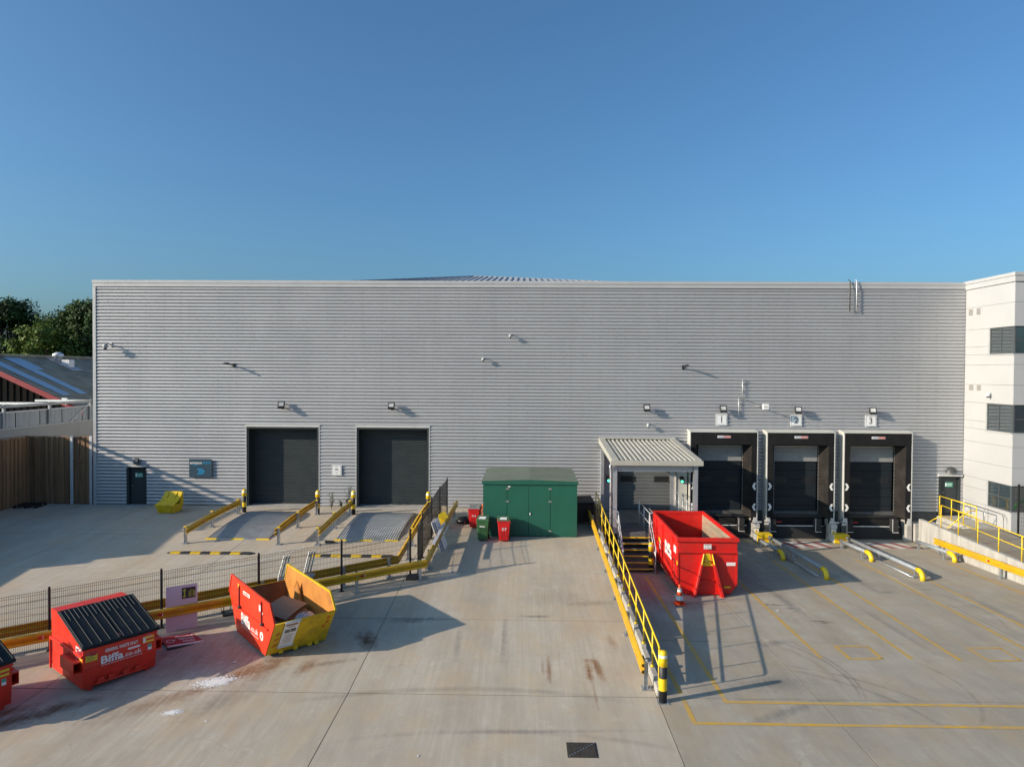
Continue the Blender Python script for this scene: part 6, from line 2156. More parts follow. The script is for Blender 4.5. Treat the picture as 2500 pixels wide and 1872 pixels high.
q.prism([P_(0.52, 1.00, .017), P_(0.60, 1.06, .017), P_(0.56, 1.06, .017), P_(0.56, 1.22, .017), P_(0.60, 1.22, .017), P_(0.54, 1.30, .017), P_(0.48, 1.22, .017), P_(0.52, 1.22, .017), P_(0.52, 1.06, .017), P_(0.48, 1.06, .017)], n_ * 0.002)
for a in (0.66, 0.71, 0.78, 0.82):
    q.prism([P_(a, 1.02, .017), P_(a + 0.025, 1.02, .017), P_(a + 0.025, 1.28 - (a * 3 % 0.1), .017), P_(a, 1.28 - (a * 3 % 0.1), .017)], n_ * 0.002)
q.build('poster_print', mat('lime_print', (0.42, 0.50, 0.06), rough=0.5), ps)

# red sign lying on the ground
gs = thing('fallen_sign', 'red General Waste Only sign lying on the ground between the red bin and the skip', 'sign', (-10.62, -17.92, g_left(-17.92)), 0)
u = Vector((0.81, 0.58, -0.035)).normalized()
v = Vector((-0.62, 0.60, 0.03)).normalized()
def G_(a, b_, c=0.0):
    return u * a + v * b_ + Vector((0, 0, c))
q = MB()
q.prism([G_(0, 0.12, 0.05), G_(1.03, 0.12, 0.05), G_(1.03, 0.88, 0.05), G_(0, 0.88, 0.05)], (0, 0, 0.02))
bd = q.build('red_panel', mat('sign_red', (0.38, 0.03, 0.035), rough=0.45, var=0.06), gs)
q = MB()
q.prism([G_(0, 0.04, 0.05), G_(1.03, 0.04, 0.05), G_(1.03, 0.118, 0.05), G_(0, 0.118, 0.05)], (0, 0, 0.02))
q.build('white_edge', m_label, gs)
for b_ in (-0.06, 0.45):
    q = MB()
    q.prism([G_(-0.04, b_, 0.0), G_(1.1, b_, 0.0), G_(1.1, b_ + 0.06, 0.0), G_(-0.04, b_ + 0.06, 0.0)], (0, 0, 0.048))
    q.build('support_rail', blk, gs)
for k, (w_, b_, wd) in enumerate((('General', 0.64, 0.50), ('Waste', 0.43, 0.42), ('Only', 0.22, 0.34))):
    lettering(w_, m_label, bd, G_(0.66, b_, 0.072), u, v, height=0.15, width=wd, bold=0.02, world=False)
q = MB()
ring = [(0.20 + 0.11 * math.cos(a), 0.46 + 0.11 * math.sin(a)) for a in [0.3 + 5.2 * k / 18 for k in range(19)]]
for a, b_ in zip(ring[:-1], ring[1:]):
    q.bar(G_(a[0], a[1], 0.0725), G_(b_[0], b_[1], 0.0725), 0.026, 0.003)
q.prism([G_(0.30, 0.44, 0.0715), G_(0.36, 0.52, 0.0715), G_(0.25, 0.53, 0.0715)], (0, 0, 0.003))
q.build('arrow_emblem', m_label, bd)

# upturned galvanised frame caught behind the fence by the skip
uf = thing('upturned_frame', 'upturned pale steel stand with prongs, propped against the fence above the skip', 'steel stand', (-8.3, -13.75, g_left(-13.7)))
for k, dx in enumerate((-0.52, -0.42, -0.32, 0.38, 0.49, 0.60)):
    a = FD * dx
    MB().bar(a + Vector((0.0, 0.0, 0.72)), a + Vector((0.12, 0.30, 1.52 - 0.05 * (k < 3))), 0.042, 0.042).build('prong', m_frm, uf, bevel=0.006)
q = MB()
q.prism([FD * -0.6 + Vector((0, -0.05, 0.55)), FD * 0.70 + Vector((0, -0.05, 0.55)), FD * 0.74 + Vector((0.05, 0.02, 0.74)), FD * -0.56 + Vector((0.05, 0.02, 0.74))], FN * 0.05)
q.build('foot_plate', m_lil, uf)
q = MB()
for dx in (-0.55, 0.66):
    q.bar(FD * dx + Vector((0, 0, 0.0)), FD * dx + Vector((0, 0, 0.56)), 0.05, 0.05)
q.build('side_bar', galv_l, uf)
# black wire crate under the barrier
cr = thing('black_crate', 'black open wire crate on the ground under the barrier, left of the skip', 'crate', (-10.02, -15.55, g_left(-15.5)), math.atan2(FD.y, FD.x))
q = MB()
for (a, b_, c, d_) in ((0, 0.9, 0, 0.02), (0, 0.9, 0.48, 0.5), (0, 0.02, 0, 0.5), (0.88, 0.9, 0, 0.5)):
    q.box(a, b_, c, d_, 0.0, 0.05)
    q.box(a, b_, c, d_, 0.34, 0.37)
for x in (0.0, 0.3, 0.6, 0.88):
    for y in (0.0, 0.48):
        q.box(x, x + 0.02, y, y + 0.02, 0.051, 0.339)
q.box(0.021, 0.879, 0.021, 0.479, 0.0, 0.02)
q.build('frame', blk, cr)

# white boards leaning on the barrier near the wall
for k in range(3):
    th, bd, u, v, n_ = world_board('leaning_board', (-3.62 + 0.07 * k, -8.6 + 0.12 * k, g_left(-8.5)), (0.06, 1, 0.02), (-0.40, 0.28, 1), 0.75, 1.32, 0.02, [wht, m_lil, wht][k],
        ['white board leaning on the barrier, backmost of the three by the fence', 'lilac-tinted board in the middle of the three leaning by the fence', 'white board leaning foremost of the three by the fence'][k], 'board')
sr = thing('loose_steel_rail', 'long thin galvanised rail lying along the top of the barrier near the leaning boards', 'steel rail', (-3.72, -10.3, g_left(-10) + 0.82))
MB().bar((0, 0, 0.02), (0.10, 3.1, 0.20), 0.16, 0.012).bar((0.07, 0, 0.04), (0.17, 3.1, 0.22), 0.02, 0.05).build('rail', galv_l, sr)
MB().bar((0.18, 2.0, -0.05), (0.30, 3.0, 0.12), 0.06, 0.06).build('bracket', galv_l, sr)
yb2 = thing('crumpled_sheet', 'crumpled yellow plastic sheet stuffed behind the leaning boards', 'plastic sheet', (-4.0, -6.3, g_left(-6.3) + 0.45))
q = MB()
q.add([(0, 0, 0), (0.3, 0.1, 0.05), (0.42, 0.35, 0.35), (0.2, 0.5, 0.62), (-0.05, 0.3, 0.5), (0.12, 0.2, 0.3)], [(0, 1, 5), (1, 2, 5), (2, 3, 5), (3, 4, 5), (4, 0, 5)])
q.build('sheet', ylw, yb2)
wb = thing('timber_stack', 'pale timber board end standing by the barrier near the wall', 'board', (-3.95, -4.6, -0.12))
MB().box(-0.12, 0.12, -0.03, 0.03, 0, 1.0).build('board', mat('pale_ply', (0.42, 0.34, 0.24), rough=0.7), wb)

# ================================================================== GREEN SHED AND WHEELED BINS
m_gsh = mat('green_shed_paint', (0.006, 0.095, 0.062), rough=0.55, var=0.10, scale=1.2, dirt=(0.02, 0.08, 0.05), dirt_scale=0.7, dirt_amt=0.5)
m_grf = mat('moss_green_roof', (0.125, 0.155, 0.12), rough=0.85, var=0.12, scale=1.0, dirt=(0.18, 0.19, 0.15), dirt_scale=2)
gs_ = thing('green_shed', 'dark green metal store shed with double doors standing against the warehouse wall', 'shed', (0.27, -6.3, g_left(-6.3)))
ZB = g_left(-6.3)
sx0, sx1, sy0, sy1 = -1.93, 2.45, -6.30, -2.25
zw = 2.28 - ZB
def gl(nm, m, a, b_, c, d_, e, f_, bv=0.0, par=None):
    return mbox(nm, m, par or gs_, a - 0.27, b_ - 0.27, c + 6.3, d_ + 6.3, e, f_, bevel=bv)
gl('wall', m_gsh, sx0, -0.82, sy0, sy0 + 0.04, 0.0, zw)
gl('wall', m_gsh, 1.22, sx1, sy0, sy0 + 0.04, 0.0, zw)
gl('wall', m_gsh, sx0, sx0 + 0.04, sy0 + 0.042, sy1, 0.0, zw)
gl('wall', m_gsh, sx1 - 0.04, sx1, sy0 + 0.042, sy1, 0.0, zw)
gl('wall', m_gsh, sx0 + 0.042, sx1 - 0.042, sy1 - 0.04, sy1, 0.0, zw)
gl('door_lintel', m_gsh, -0.818, 1.218, sy0, sy0 + 0.04, zw - 0.10, zw)
d1 = gl('door', m_gsh, -0.80, 0.185, sy0 + 0.006, sy0 + 0.045, 0.05, zw - 0.106, 0.004)
d2 = gl('door', m_gsh, 0.20, 1.205, sy0 + 0.006, sy0 + 0.045, 0.05, zw - 0.106, 0.004)
m_hin = mat('hinge_steel', (0.36, 0.34, 0.32), rough=0.5, metal=0.4)
for d_, xx in ((d1, -0.86), (d2, 1.12)):
    for zz in (zw - 0.26, zw - 0.85, 0.25):
        q = MB()
        q.box(xx - 0.27, xx + 0.16 - 0.27, -0.02, -0.002 + 0.0, zz, zz + 0.03)
        q.box(xx - 0.27 + 0.02, xx + 0.12 - 0.27, -0.02, -0.002, zz + 0.035, zz + 0.065)
        q.build('hinge', m_hin, d_)
MB().box(0.245 - 0.27, 0.29 - 0.27, -0.03, 0.004, 1.03, 1.13).build('door_handle', wht, d2, bevel=0.005)
MB().box(-0.77 - 0.27, -0.66 - 0.27, -0.004, 0.0055, zw - 0.16, zw - 0.108).build('label', wht, d1)
# shallow gabled roof with fascia
q = MB()
mx_ = (sx0 + sx1) / 2
pf_ = [(sx0 - 0.05, 2.26), (sx1 + 0.05, 2.26), (sx1 + 0.05, 2.40), (mx_, 2.475), (sx0 - 0.05, 2.40)]
q.prism([(x - 0.27, sy0 - 0.06 + 6.3, z - ZB) for x, z in pf_], (0, sy1 - sy0 + 0.10, 0))
rf_ = q.build('roof_frame', m_gsh, gs_)
n_ = 4
for k in range(n_):
    ya, yb = lerp(sy0 - 0.055, sy1 + 0.035, k / n_) + 0.004, lerp(sy0 - 0.055, sy1 + 0.035, (k + 1) / n_) - 0.004
    q = MB()
    vs = []
    for (x, z) in ((sx0 - 0.045, 2.404), (mx_, 2.479), (sx1 + 0.045, 2.404)):
        vs += [(x - 0.27, ya + 6.3, z - ZB), (x - 0.27, yb + 6.3, z - ZB), (x - 0.27, ya + 6.3, z - ZB + 0.02), (x - 0.27, yb + 6.3, z - ZB + 0.02)]
    q.add(vs, [(2, 6, 7, 3), (6, 10, 11, 7), (0, 4, 6, 2), (4, 8, 10, 6), (1, 3, 7, 5), (5, 7, 11, 9), (0, 2, 3, 1), (8, 9, 11, 10)])
    q.build('roof_sheet', m_grf, gs_)

m_bred = mat('bin_red', (0.62, 0.012, 0.014), rough=0.42, var=0.08, scale=3)
m_bgrn = mat('bin_green', (0.045, 0.13, 0.045), rough=0.45, var=0.12, scale=3)
m_bgrn2 = mat('lid_green', (0.05, 0.115, 0.06), rough=0.5, var=0.1, scale=3)
m_blid = mat('lid_grey', (0.22, 0.21, 0.21), rough=0.5, var=0.1)
def wheelie(label, loc, rot, mb_, ml, word=None, lines=2, paper=None):
    t = thing('wheeled_bin', label, 'wheeled bin', loc, rot, 'wheeled bins by the green shed')
    q = MB()
    q.hexa([(-0.22, -0.26, 0.05), (0.22, -0.26, 0.05), (0.22, 0.22, 0.05), (-0.22, 0.22, 0.05)], [(-0.285, -0.36, 0.94), (0.285, -0.36, 0.94), (0.285, 0.33, 0.94), (-0.285, 0.33, 0.94)])
    bo = q.build('body', mb_, t, bevel=0.03, seg=2)
    q = MB()
    for x in (-0.12, 0.0, 0.12):
        q.hexa([(x - 0.02, -0.275, 0.10), (x + 0.02, -0.275, 0.10), (x + 0.02, -0.24, 0.10), (x - 0.02, -0.24, 0.10)], [(x - 0.02, -0.345, 0.70), (x + 0.02, -0.345, 0.70), (x + 0.02, -0.31, 0.70), (x - 0.02, -0.31, 0.70)])
    q.build('front_rib', mb_, bo)
    MB().box(-0.305, 0.305, -0.385, 0.35, 0.925, 0.965).build('rim', mb_, bo, bevel=0.012)
    q = MB()
    q.hexa([(-0.30, -0.38, 0.967), (0.30, -0.38, 0.967), (0.30, 0.36, 0.985), (-0.30, 0.36, 0.985)], [(-0.27, -0.33, 1.01), (0.27, -0.33, 1.01), (0.27, 0.33, 1.07), (-0.27, 0.33, 1.07)])
    ld = q.build('lid', ml, t, bevel=0.02, seg=2)
    MB().tube([(-0.22, 0.42, 1.0), (0.22, 0.42, 1.0)], 0.017, 6).build('handle', mb_, t)
    MB().box(-0.24, -0.2, 0.33, 0.43, 0.95, 1.02).box(0.2, 0.24, 0.33, 0.43, 0.95, 1.02).build('handle_bracket', mb_, t)
    for x in (-0.27, 0.22):
        MB().tube([(x, 0.26, 0.10), (x + 0.05, 0.26, 0.10)], 0.10, 14).build('wheel', blkrub, t)
    if word:
        lettering(word, wht, bo, (0.0, -0.348, 0.66), (1, 0, 0), (0, -0.1, 0.9), height=0.075, width=0.26, bold=0.03, depth=0.012, world=False)
    if lines:
        q = MB()
        for k in range(lines):
            z = 0.63 - 0.05 * k
            yy = lerp(-0.26, -0.36, (z - 0.05) / 0.89)
            q.box(-0.13, 0.15 - 0.04 * k, yy - 0.008, yy - 0.003, z, z + 0.025)
        q.build('printed_line', wht, bo)
    if paper:
        q = MB()
        q.hexa([(-0.2, -0.25, 1.022), (0.12, -0.28, 1.018), (0.15, 0.02, 1.05), (-0.16, 0.05, 1.052)], [(-0.2, -0.25, 1.030), (0.12, -0.28, 1.026), (0.15, 0.02, 1.06), (-0.16, 0.05, 1.062)])
        q.build('paper_on_lid', wht, ld)
    return t
wheelie('red wheeled bin with a grey lid left of the shed, partly behind the green bin', (-2.42, -4.75, g_left(-4.9)), R(-4), m_bred, m_blid, None, 2)
wheelie('green wheeled bin with paper on its lid at the left corner of the shed', (-1.88, -6.78, g_left(-6.9)), R(-3), m_bgrn, m_bgrn2, 'Biffa', 0, True)
wheelie('red wheeled bin with a green lid in front of the shed doors', (-0.93, -6.86, g_left(-7.0)), R(2), m_bred, m_bgrn2, None, 3, True)
# orange barrier pieces and black bag beside the shed
ob1 = thing('orange_barrier', 'faded orange plastic barrier pieces leaning behind the red bin at the shed corner', 'plastic barrier', (-2.15, -3.9, -0.12))
m_or = mat('faded_orange_plastic', (0.62, 0.14, 0.07), rough=0.5, var=0.2, scale=4)
for k in range(4):
    MB().bar((-0.5 + 0.17 * k, -0.1, 0.0), (0.15 + 0.12 * k, 0.35, 1.05 + 0.10 * k), 0.12, 0.04).build('slat', m_or, ob1, bevel=0.01)
MB().bar((-0.85, -0.3, 0.05), (-0.45, 0.1, 0.55), 0.06, 0.03).build('leg', m_or, ob1)
MB().bar((0.2, 0.0, 0.2), (0.5, 0.2, 1.0), 0.2, 0.05).build('slat', m_bred, ob1)
o = sack('black_bag', None, (0, 0, 0.14), (0.42, 0.3, 0.2), 61, mat('black_sack', (0.012, 0.012, 0.013), rough=0.35, var=0.3, bump=0.5, bscale=9))
o.location = (-3.0, -3.9, -0.12)
tag(o, 'slumped black sack on the ground left of the red bin', 'bag')
# dark things between the shed and the railing
kb = thing('black_trade_bin', 'black plastic trade bin in the shade between the green shed and the railing', 'waste bin', (3.02, -3.6, -0.12), R(8))
q = MB()
q.hexa([(-0.5, -0.35, 0.12), (0.42, -0.35, 0.12), (0.42, 0.35, 0.12), (-0.5, 0.35, 0.12)], [(-0.62, -0.42, 1.05), (0.45, -0.42, 1.05), (0.45, 0.42, 1.05), (-0.62, 0.42, 1.05)])
q.build('body', blk, kb, bevel=0.03)
MB().hexa([(-0.64, -0.45, 1.06), (0.46, -0.45, 1.06), (0.46, 0.45, 1.06), (-0.64, 0.45, 1.06)], [(-0.6, -0.4, 1.12), (0.44, -0.4, 1.12), (0.44, 0.42, 1.32), (-0.6, 0.42, 1.32)]).build('lid', blk, kb, bevel=0.03)
for x in (-0.4, 0.35):
    for y in (-0.28, 0.28):
        MB().tube([(x - 0.03, y, 0.07), (x + 0.03, y, 0.07)], 0.07, 10).build('wheel', blkrub, kb)
wp2 = thing('brown_board', 'brown board standing between the barrier and the railing near the shed', 'board', (3.40, -5.2, -0.13))
MB().box(-0.02, 0.04, -0.5, 0.6, 0.0, 1.15).build('board', mat('brown_ply', (0.12, 0.08, 0.04), rough=0.8, var=0.2), wp2)
# litter, hoses between barrier and kerb
for k, (x, y) in enumerate(((3.40, -18.6), (3.42, -12.6))):
    t = thing('tyre', ['small black tyre lying between barrier end and kerb, near the big bollard', 'small black tyre jammed between the orange barrier and the kerb halfway up'][k], 'tyre', (x, y, g_left(y) + 0.17))
    q = MB()
    ring = [(0.0, 0.13 * math.cos(a), 0.13 * math.sin(a)) for a in [2 * math.pi * j / 14 for j in range(15)]]
    q.tube(ring, 0.045, 8)
    q.build('tread', blkrub, t)

# ================================================================== GRIT BIN, PALLET, PLANTS
gb = thing('grit_bin', 'yellow plastic grit bin with a sloping lid against the wall right of the small door', 'grit bin', (-19.02, -1.80, -0.12), R(-2))
q = MB()
q.hexa([(-0.48, -0.46, 0.0), (0.48, -0.46, 0.0), (0.48, 0.4, 0.0), (-0.48, 0.4, 0.0)], [(-0.58, -0.62, 0.46), (0.58, -0.62, 0.46), (0.58, 0.46, 0.46), (-0.58, 0.46, 0.46)])
q.hexa([(-0.58, 0.10, 0.462), (0.58, 0.10, 0.462), (0.58, 0.46, 0.462), (-0.58, 0.46, 0.462)], [(-0.55, 0.36, 1.08), (0.55, 0.36, 1.08), (0.56, 0.47, 1.08), (-0.56, 0.47, 1.08)])
gy = mat('grit_bin_yellow', (0.70, 0.48, 0.008), rough=0.5, var=0.1, scale=3, dirt=(0.3, 0.22, 0.05), dirt_scale=2)
tb = q.build('tub', gy, gb, bevel=0.03, seg=2)
MB().box(-0.62, 0.62, -0.66, -0.5, 0.44, 0.52).box(-0.62, -0.55, -0.5, 0.4, 0.44, 0.52).box(0.55, 0.62, -0.5, 0.4, 0.44, 0.52).build('rim', gy, tb, bevel=0.015)
q = MB()
pr = [(-0.66, 0.53), (-0.40, 0.60), (-0.05, 0.72), (0.22, 0.92), (0.42, 1.16), (0.46, 1.12), (0.25, 0.86), (-0.02, 0.66), (-0.40, 0.54), (-0.66, 0.49)]
q.prism([(-0.55, y, z) for y, z in pr], (1.10, 0, 0))
ld = q.build('lid', gy, gb, bevel=0.01)
for x in (-0.28, 0.22):
    MB().bar((x, 0.02, 0.77), (x, 0.36, 1.10), 0.06, 0.04).build('lid_ridge', gy, ld)
q = MB()
for x in (-0.35, 0.3):
    q.box(x - 0.02, x + 0.02, -0.60, -0.50, 0.08, 0.42)
q.build('tub_rib', gy, tb)

gb.scale = (0.9, 0.9, 0.9)
pl = thing('black_pallet', 'black plastic pallet lying in the corner by the timber fence', 'pallet', (-27.35, -0.85, -0.12), R(6))
for k in range(7):
    y = -0.5 + k * 0.15
    MB().box(-0.6, 0.6, y, y + 0.10, 0.12, 0.145).build('slat', blk, pl)
for x in (-0.6, -0.05, 0.5):
    for y in (-0.5, -0.05, 0.4):
        MB().box(x, x + 0.1, y, y + 0.1, 0.02, 0.119).build('block', blk, pl)
for x in (-0.6, -0.05, 0.5):
    MB().box(x, x + 0.1, -0.5, 0.5, 0.0, 0.019).build('runner', blk, pl)

m_weed = leaf_mat('weed_leaf', (0.05, 0.085, 0.025))
def weed(x, y, h, seed, label, n=70):
    rnd = random.Random(seed)
    t = thing('weed_plant', label, 'plant', (x, y, -0.12), 0, 'weeds against the wall between the roller doors')
    q, lf = MB(), MB()
    for s_ in range(4):
        a = rnd.uniform(0, 6.28)
        top = Vector((0.16 * math.cos(a), 0.14 * math.sin(a), h * rnd.uniform(0.7, 1.0)))
        q.tube([(0, 0, 0), top * 0.5 + Vector((0.03, 0, 0)), top], [0.012, 0.009, 0.004], 5)
        for i in range(n // 4):
            p = top * rnd.uniform(0.2, 1.0)
            d = Vector((rnd.gauss(0, 1), rnd.gauss(0, 1), rnd.uniform(0.0, 0.9))).normalized()
            w = d.cross(Vector((0, 0, 1))).normalized()
            L = rnd.uniform(0.12, 0.24)
            lf.add([p, p + d * L * 0.5 + w * L * 0.18, p + d * L, p + d * L * 0.5 - w * L * 0.18], [(0, 1, 2, 3)])
    q.build('stem', m_bark, t, fix=False)
    o = lf.build('leaves', m_weed, t, fix=False)
    return t
weed(-10.62, -0.75, 0.95, 5, 'small leafy weed left of the bollard gap, right of the first roller door')
weed(-9.75, -0.55, 1.25, 8, 'taller leafy weed just left of the second roller door behind a bollard', 90)
weed(-10.15, -0.45, 0.45, 12, 'low weed between the two taller ones at the wall foot', 40)

# ================================================================== SIGNS ON THE WALL
m_sg = mat('sign_white', (0.76, 0.77, 0.78), rough=0.4, var=0.03)
m_ink = mat('sign_ink', (0.05, 0.055, 0.06), rough=0.5)
for n_, (x, z) in enumerate(((10.86, 4.91), (14.95, 4.90), (19.02, 4.90))):
    t = thing('number_sign', ['white square sign reading 1, above the shelter nearest the canopy', 'white square sign reading 2, over the middle shelter, crossed by a thin shadow', 'white square sign reading 3, nearest the white tower'][n_], 'sign', (x, -0.10, z), 0, 'numbered dock signs')
    b_ = MB().box(-0.31, 0.31, -0.02, 0.0, -0.31, 0.31).build('plate', m_sg, t, bevel=0.004)
    q = MB()
    w = 0.014
    for (a, c, d_, e) in ((-0.27, 0.27, 0.256, 0.27), (-0.27, 0.27, -0.27, -0.256), (-0.27, -0.256, -0.2555, 0.2555), (0.256, 0.27, -0.2555, 0.2555)):
        q.box(a, c, -0.0235, -0.0205, d_, e)
    q.build('border', m_ink, b_)
    lettering(str(n_ + 1), m_ink, b_, (0, -0.022, -0.16), (1, 0, 0), (0, 0, 1), height=0.33, bold=0.012, world=False)
    MB().box(-0.07, 0.07, -0.0235, -0.0205, 0.205, 0.225).build('small_print', m_ink, b_)
    MB().box(-0.03, 0.03, 0.001, 0.10, -0.25, 0.25).build('bracket', galv, t)
az = thing('company_sign', 'slate blue square sign with three bright blue arrows, right of the small door', 'sign', (-18.17, -0.13, 2.0))
m_az = mat('sign_slate_blue', (0.028, 0.062, 0.095), rough=0.4, var=0.04)
m_cy = mat('bright_blue_print', (0.01, 0.32, 0.66), rough=0.4)
b_ = MB().box(-0.64, 0.64, -0.025, 0.0, -0.52, 0.50).build('panel', m_az, az, bevel=0.004)
MB().box(-0.60, 0.60, 0.001, 0.10, -0.3, -0.25).box(-0.60, 0.60, 0.001, 0.10, 0.25, 0.3).build('bracket', galv, az)
lettering('amazon', wht, b_, (-0.25, -0.027, 0.235), (1, 0, 0), (0, 0, 1), height=0.14, width=0.68, bold=0.016, world=False)
lettering('FLEX', m_cy, b_, (0.36, -0.027, 0.235), (1, 0, 0), (0, 0, 1), height=0.135, width=0.44, world=False)
q = MB()
pts = [(-0.45 + 0.032 * k, 0.19 - 0.045 * math.sin(math.pi * k / 10)) for k in range(11)]
for a, c in zip(pts[:-1], pts[1:]):
    q.bar((a[0], -0.028, a[1]), (c[0], -0.028, c[1]), 0.004, 0.022, (0, 0, 1))
q.build('smile_print', m_cy, b_)
for k in range(3):
    x = -0.19 + 0.115 * k
    q = MB()
    q.prism([(x, -0.026, -0.02), (x + 0.055, -0.026, -0.02), (x + 0.205, -0.026, -0.19), (x + 0.055, -0.026, -0.36), (x, -0.026, -0.36), (x + 0.15, -0.026, -0.19)], (0, -0.003, 0))
    q.build('chevron', m_cy, b_)
vs_ = thing('van_sign', 'small white wall sign with a dark van symbol between the two roller doors', 'sign', (-10.5, -0.10, 1.93))
b_ = MB().box(-0.27, 0.27, -0.02, 0.0, -0.29, 0.29).build('plate', m_sg, vs_, bevel=0.004)
q = MB()
for (a, c, d_, e) in ((-0.235, 0.235, 0.243, 0.255), (-0.235, 0.235, -0.255, -0.243), (-0.235, -0.223, -0.242, 0.242), (0.223, 0.235, -0.242, 0.242)):
    q.box(a, c, -0.0235, -0.0205, d_, e)
q.box(-0.09, 0.03, -0.0235, -0.0205, 0.02, 0.09)
q.prism([(0.031, -0.0205, 0.02), (0.10, -0.0205, 0.02), (0.10, -0.0205, 0.05), (0.07, -0.0205, 0.08), (0.031, -0.0205, 0.08)], (0, -0.003, 0))
q.box(-0.15, 0.15, -0.0235, -0.0205, -0.085, -0.068)
q.box(-0.06, 0.06, -0.0235, -0.0205, -0.165, -0.148)
q.box(-0.07, 0.07, -0.0235, -0.0205, 0.19, 0.205)
q.build('print', m_ink, b_)

# ================================================================== WALL LAMPS, CAMERAS, AERIALS
m_lens = mat('lamp_lens', (0.45, 0.45, 0.44), rough=0.15, var=0.2, scale=9)
floods = [(-13.61, 5.54, 0.22, 'black floodlight above the first roller door', R(14)), (-7.43, 5.52, 0.20, 'black floodlight above the second roller door', R(6)),
          (6.69, 5.52, 0.18, 'black floodlight above the canopy, left of the numbered row', 0), (10.87, 5.50, 0.18, 'black floodlight left of the white box on an arm', 0),
          (15.01, 5.46, 0.18, 'black floodlight over the middle dock shelter', R(-10)), (19.09, 5.44, 0.18, 'black floodlight over the dock shelter nearest the white tower', R(-16))]
for (x, z, h, lab, ry) in floods:
    t = thing('floodlight', lab, 'floodlight', (x, -0.06, z), ry, 'square floodlights along the wall')
    tilt = Matrix.Rotation(R(-28 if x > 0 else -40), 4, 'X')
    for nm, m_, bxx in (('housing', blk, (-0.185, 0.185, -0.13, 0.0, -h, h)), ('lens', m_lens, (-0.13, 0.13, -0.142, -0.131, -h * 0.62, h * 0.62))):
        q = MB().box(*bxx)
        q.v = [tuple(tilt @ Vector(v) + Vector((0, -0.28, 0))) for v in q.v]
        q.build(nm, m_, t, bevel=0.012 if nm == 'housing' else 0)
    MB().box(-0.03, 0.03, -0.30, 0.0, -0.12, -0.07).box(-0.06, 0.06, -0.012, 0.012, -0.20, 0.05).build('bracket', blk, t)
for (x, z, lab, lean) in ((-16.30, 7.78, 'black curved street-lamp head on a wall arm left of the roller doors', -0.45), (8.74, 7.80, 'black street-lamp head on a wall arm above the canopy', 0.18)):
    t = thing('wall_lamp', lab, 'wall lamp', (x, -0.05, z), 0, 'street-lamp heads on the wall')
    MB().box(-0.07, 0.07, -0.03, 0.02, -0.14, 0.10).build('wall_plate', blk, t)
    MB().tube([(0, 0, -0.05), (0.0, -0.12, -0.02), (lean * 0.25, -0.25, 0.03)], 0.035, 8).build('arm', blk, t)
    q = MB()
    vs, fs = [], []
    n1 = 10
    secs = [(0.0, 0.02, 0.03), (0.12, 0.07, 0.05), (0.35, 0.11, 0.06), (0.6, 0.10, 0.045), (0.8, 0.03, 0.02)]
    for (s_, w, h) in secs:
        cx_, cy_, cz_ = lean * (0.25 + s_ * 0.55) * 1.0, -0.22 - s_ * 0.62, 0.04 + 0.05 * math.sin(s_ * 3)
        for k in range(n1):
            a = 2 * math.pi * k / n1
            vs.append((cx_ + w * math.cos(a), cy_, cz_ + h * math.sin(a)))
    for i in range(len(secs) - 1):
        for k in range(n1):
            k2 = (k + 1) % n1
            fs.append((i * n1 + k, i * n1 + k2, (i + 1) * n1 + k2, (i + 1) * n1 + k))
    q.add(vs, fs, True)
    q.build('lamp_head', blk, t)
def cctv(x, z, label, big=False):
    t = thing('security_camera', label, 'camera', (x, -0.05, z), 0, 'security cameras on the wall')
    k = 1.6 if big else 1.0
    MB().box(-0.05 * k, 0.05 * k, -0.02, 0.02, -0.08 * k, 0.08 * k).build('wall_plate', lgrey, t)
    MB().tube([(0, 0, 0), (0, -0.16 * k, 0.05 * k), (-0.02 * k, -0.26 * k, 0.0)], 0.022 * k, 6).build('arm', lgrey, t)
    MB().lathe((-0.02 * k, -0.27 * k, -0.16 * k), [(0.02 * k, 0.0), (0.075 * k, 0.05 * k), (0.085 * k, 0.10 * k), (0.08 * k, 0.16 * k), (0.03 * k, 0.19 * k)], 12).build('dome', mat('camera_grey', (0.40, 0.41, 0.42), rough=0.35), t)
    MB().lathe((-0.02 * k, -0.27 * k, -0.19 * k), [(0.01 * k, 0.0), (0.05 * k, 0.02 * k), (0.06 * k, 0.05 * k)], 12).build('lens_cover', blk, t)
cctv(-23.30, 8.88, 'grey dome camera on a bracket high at the left end of the wall', True)
cctv(-0.81, 9.52, 'tiny pale camera high in the middle of the wall, upper of two')
cctv(-2.31, 8.22, 'tiny pale camera in the middle of the wall, lower of two')
cctv(6.81, 4.62, 'small pale dome camera above the canopy roof, under a floodlight')
t = thing('security_camera', 'white dome camera on the side wall of the white tower', 'camera', (24.08, -2.21, 6.35), 0)
MB().lathe((-0.14, 0, -0.02), [(0.02, 0), (0.09, 0.05), (0.10, 0.12), (0.03, 0.2)], 12).build('dome', wht, t)
MB().lathe((-0.14, 0, -0.08), [(0.01, 0), (0.06, 0.03), (0.07, 0.065)], 12).build('lens_cover', blk, t)
MB().tube([(0.03, 0, 0.16), (-0.14, 0, 0.18)], 0.025, 6).build('arm', wht, t)
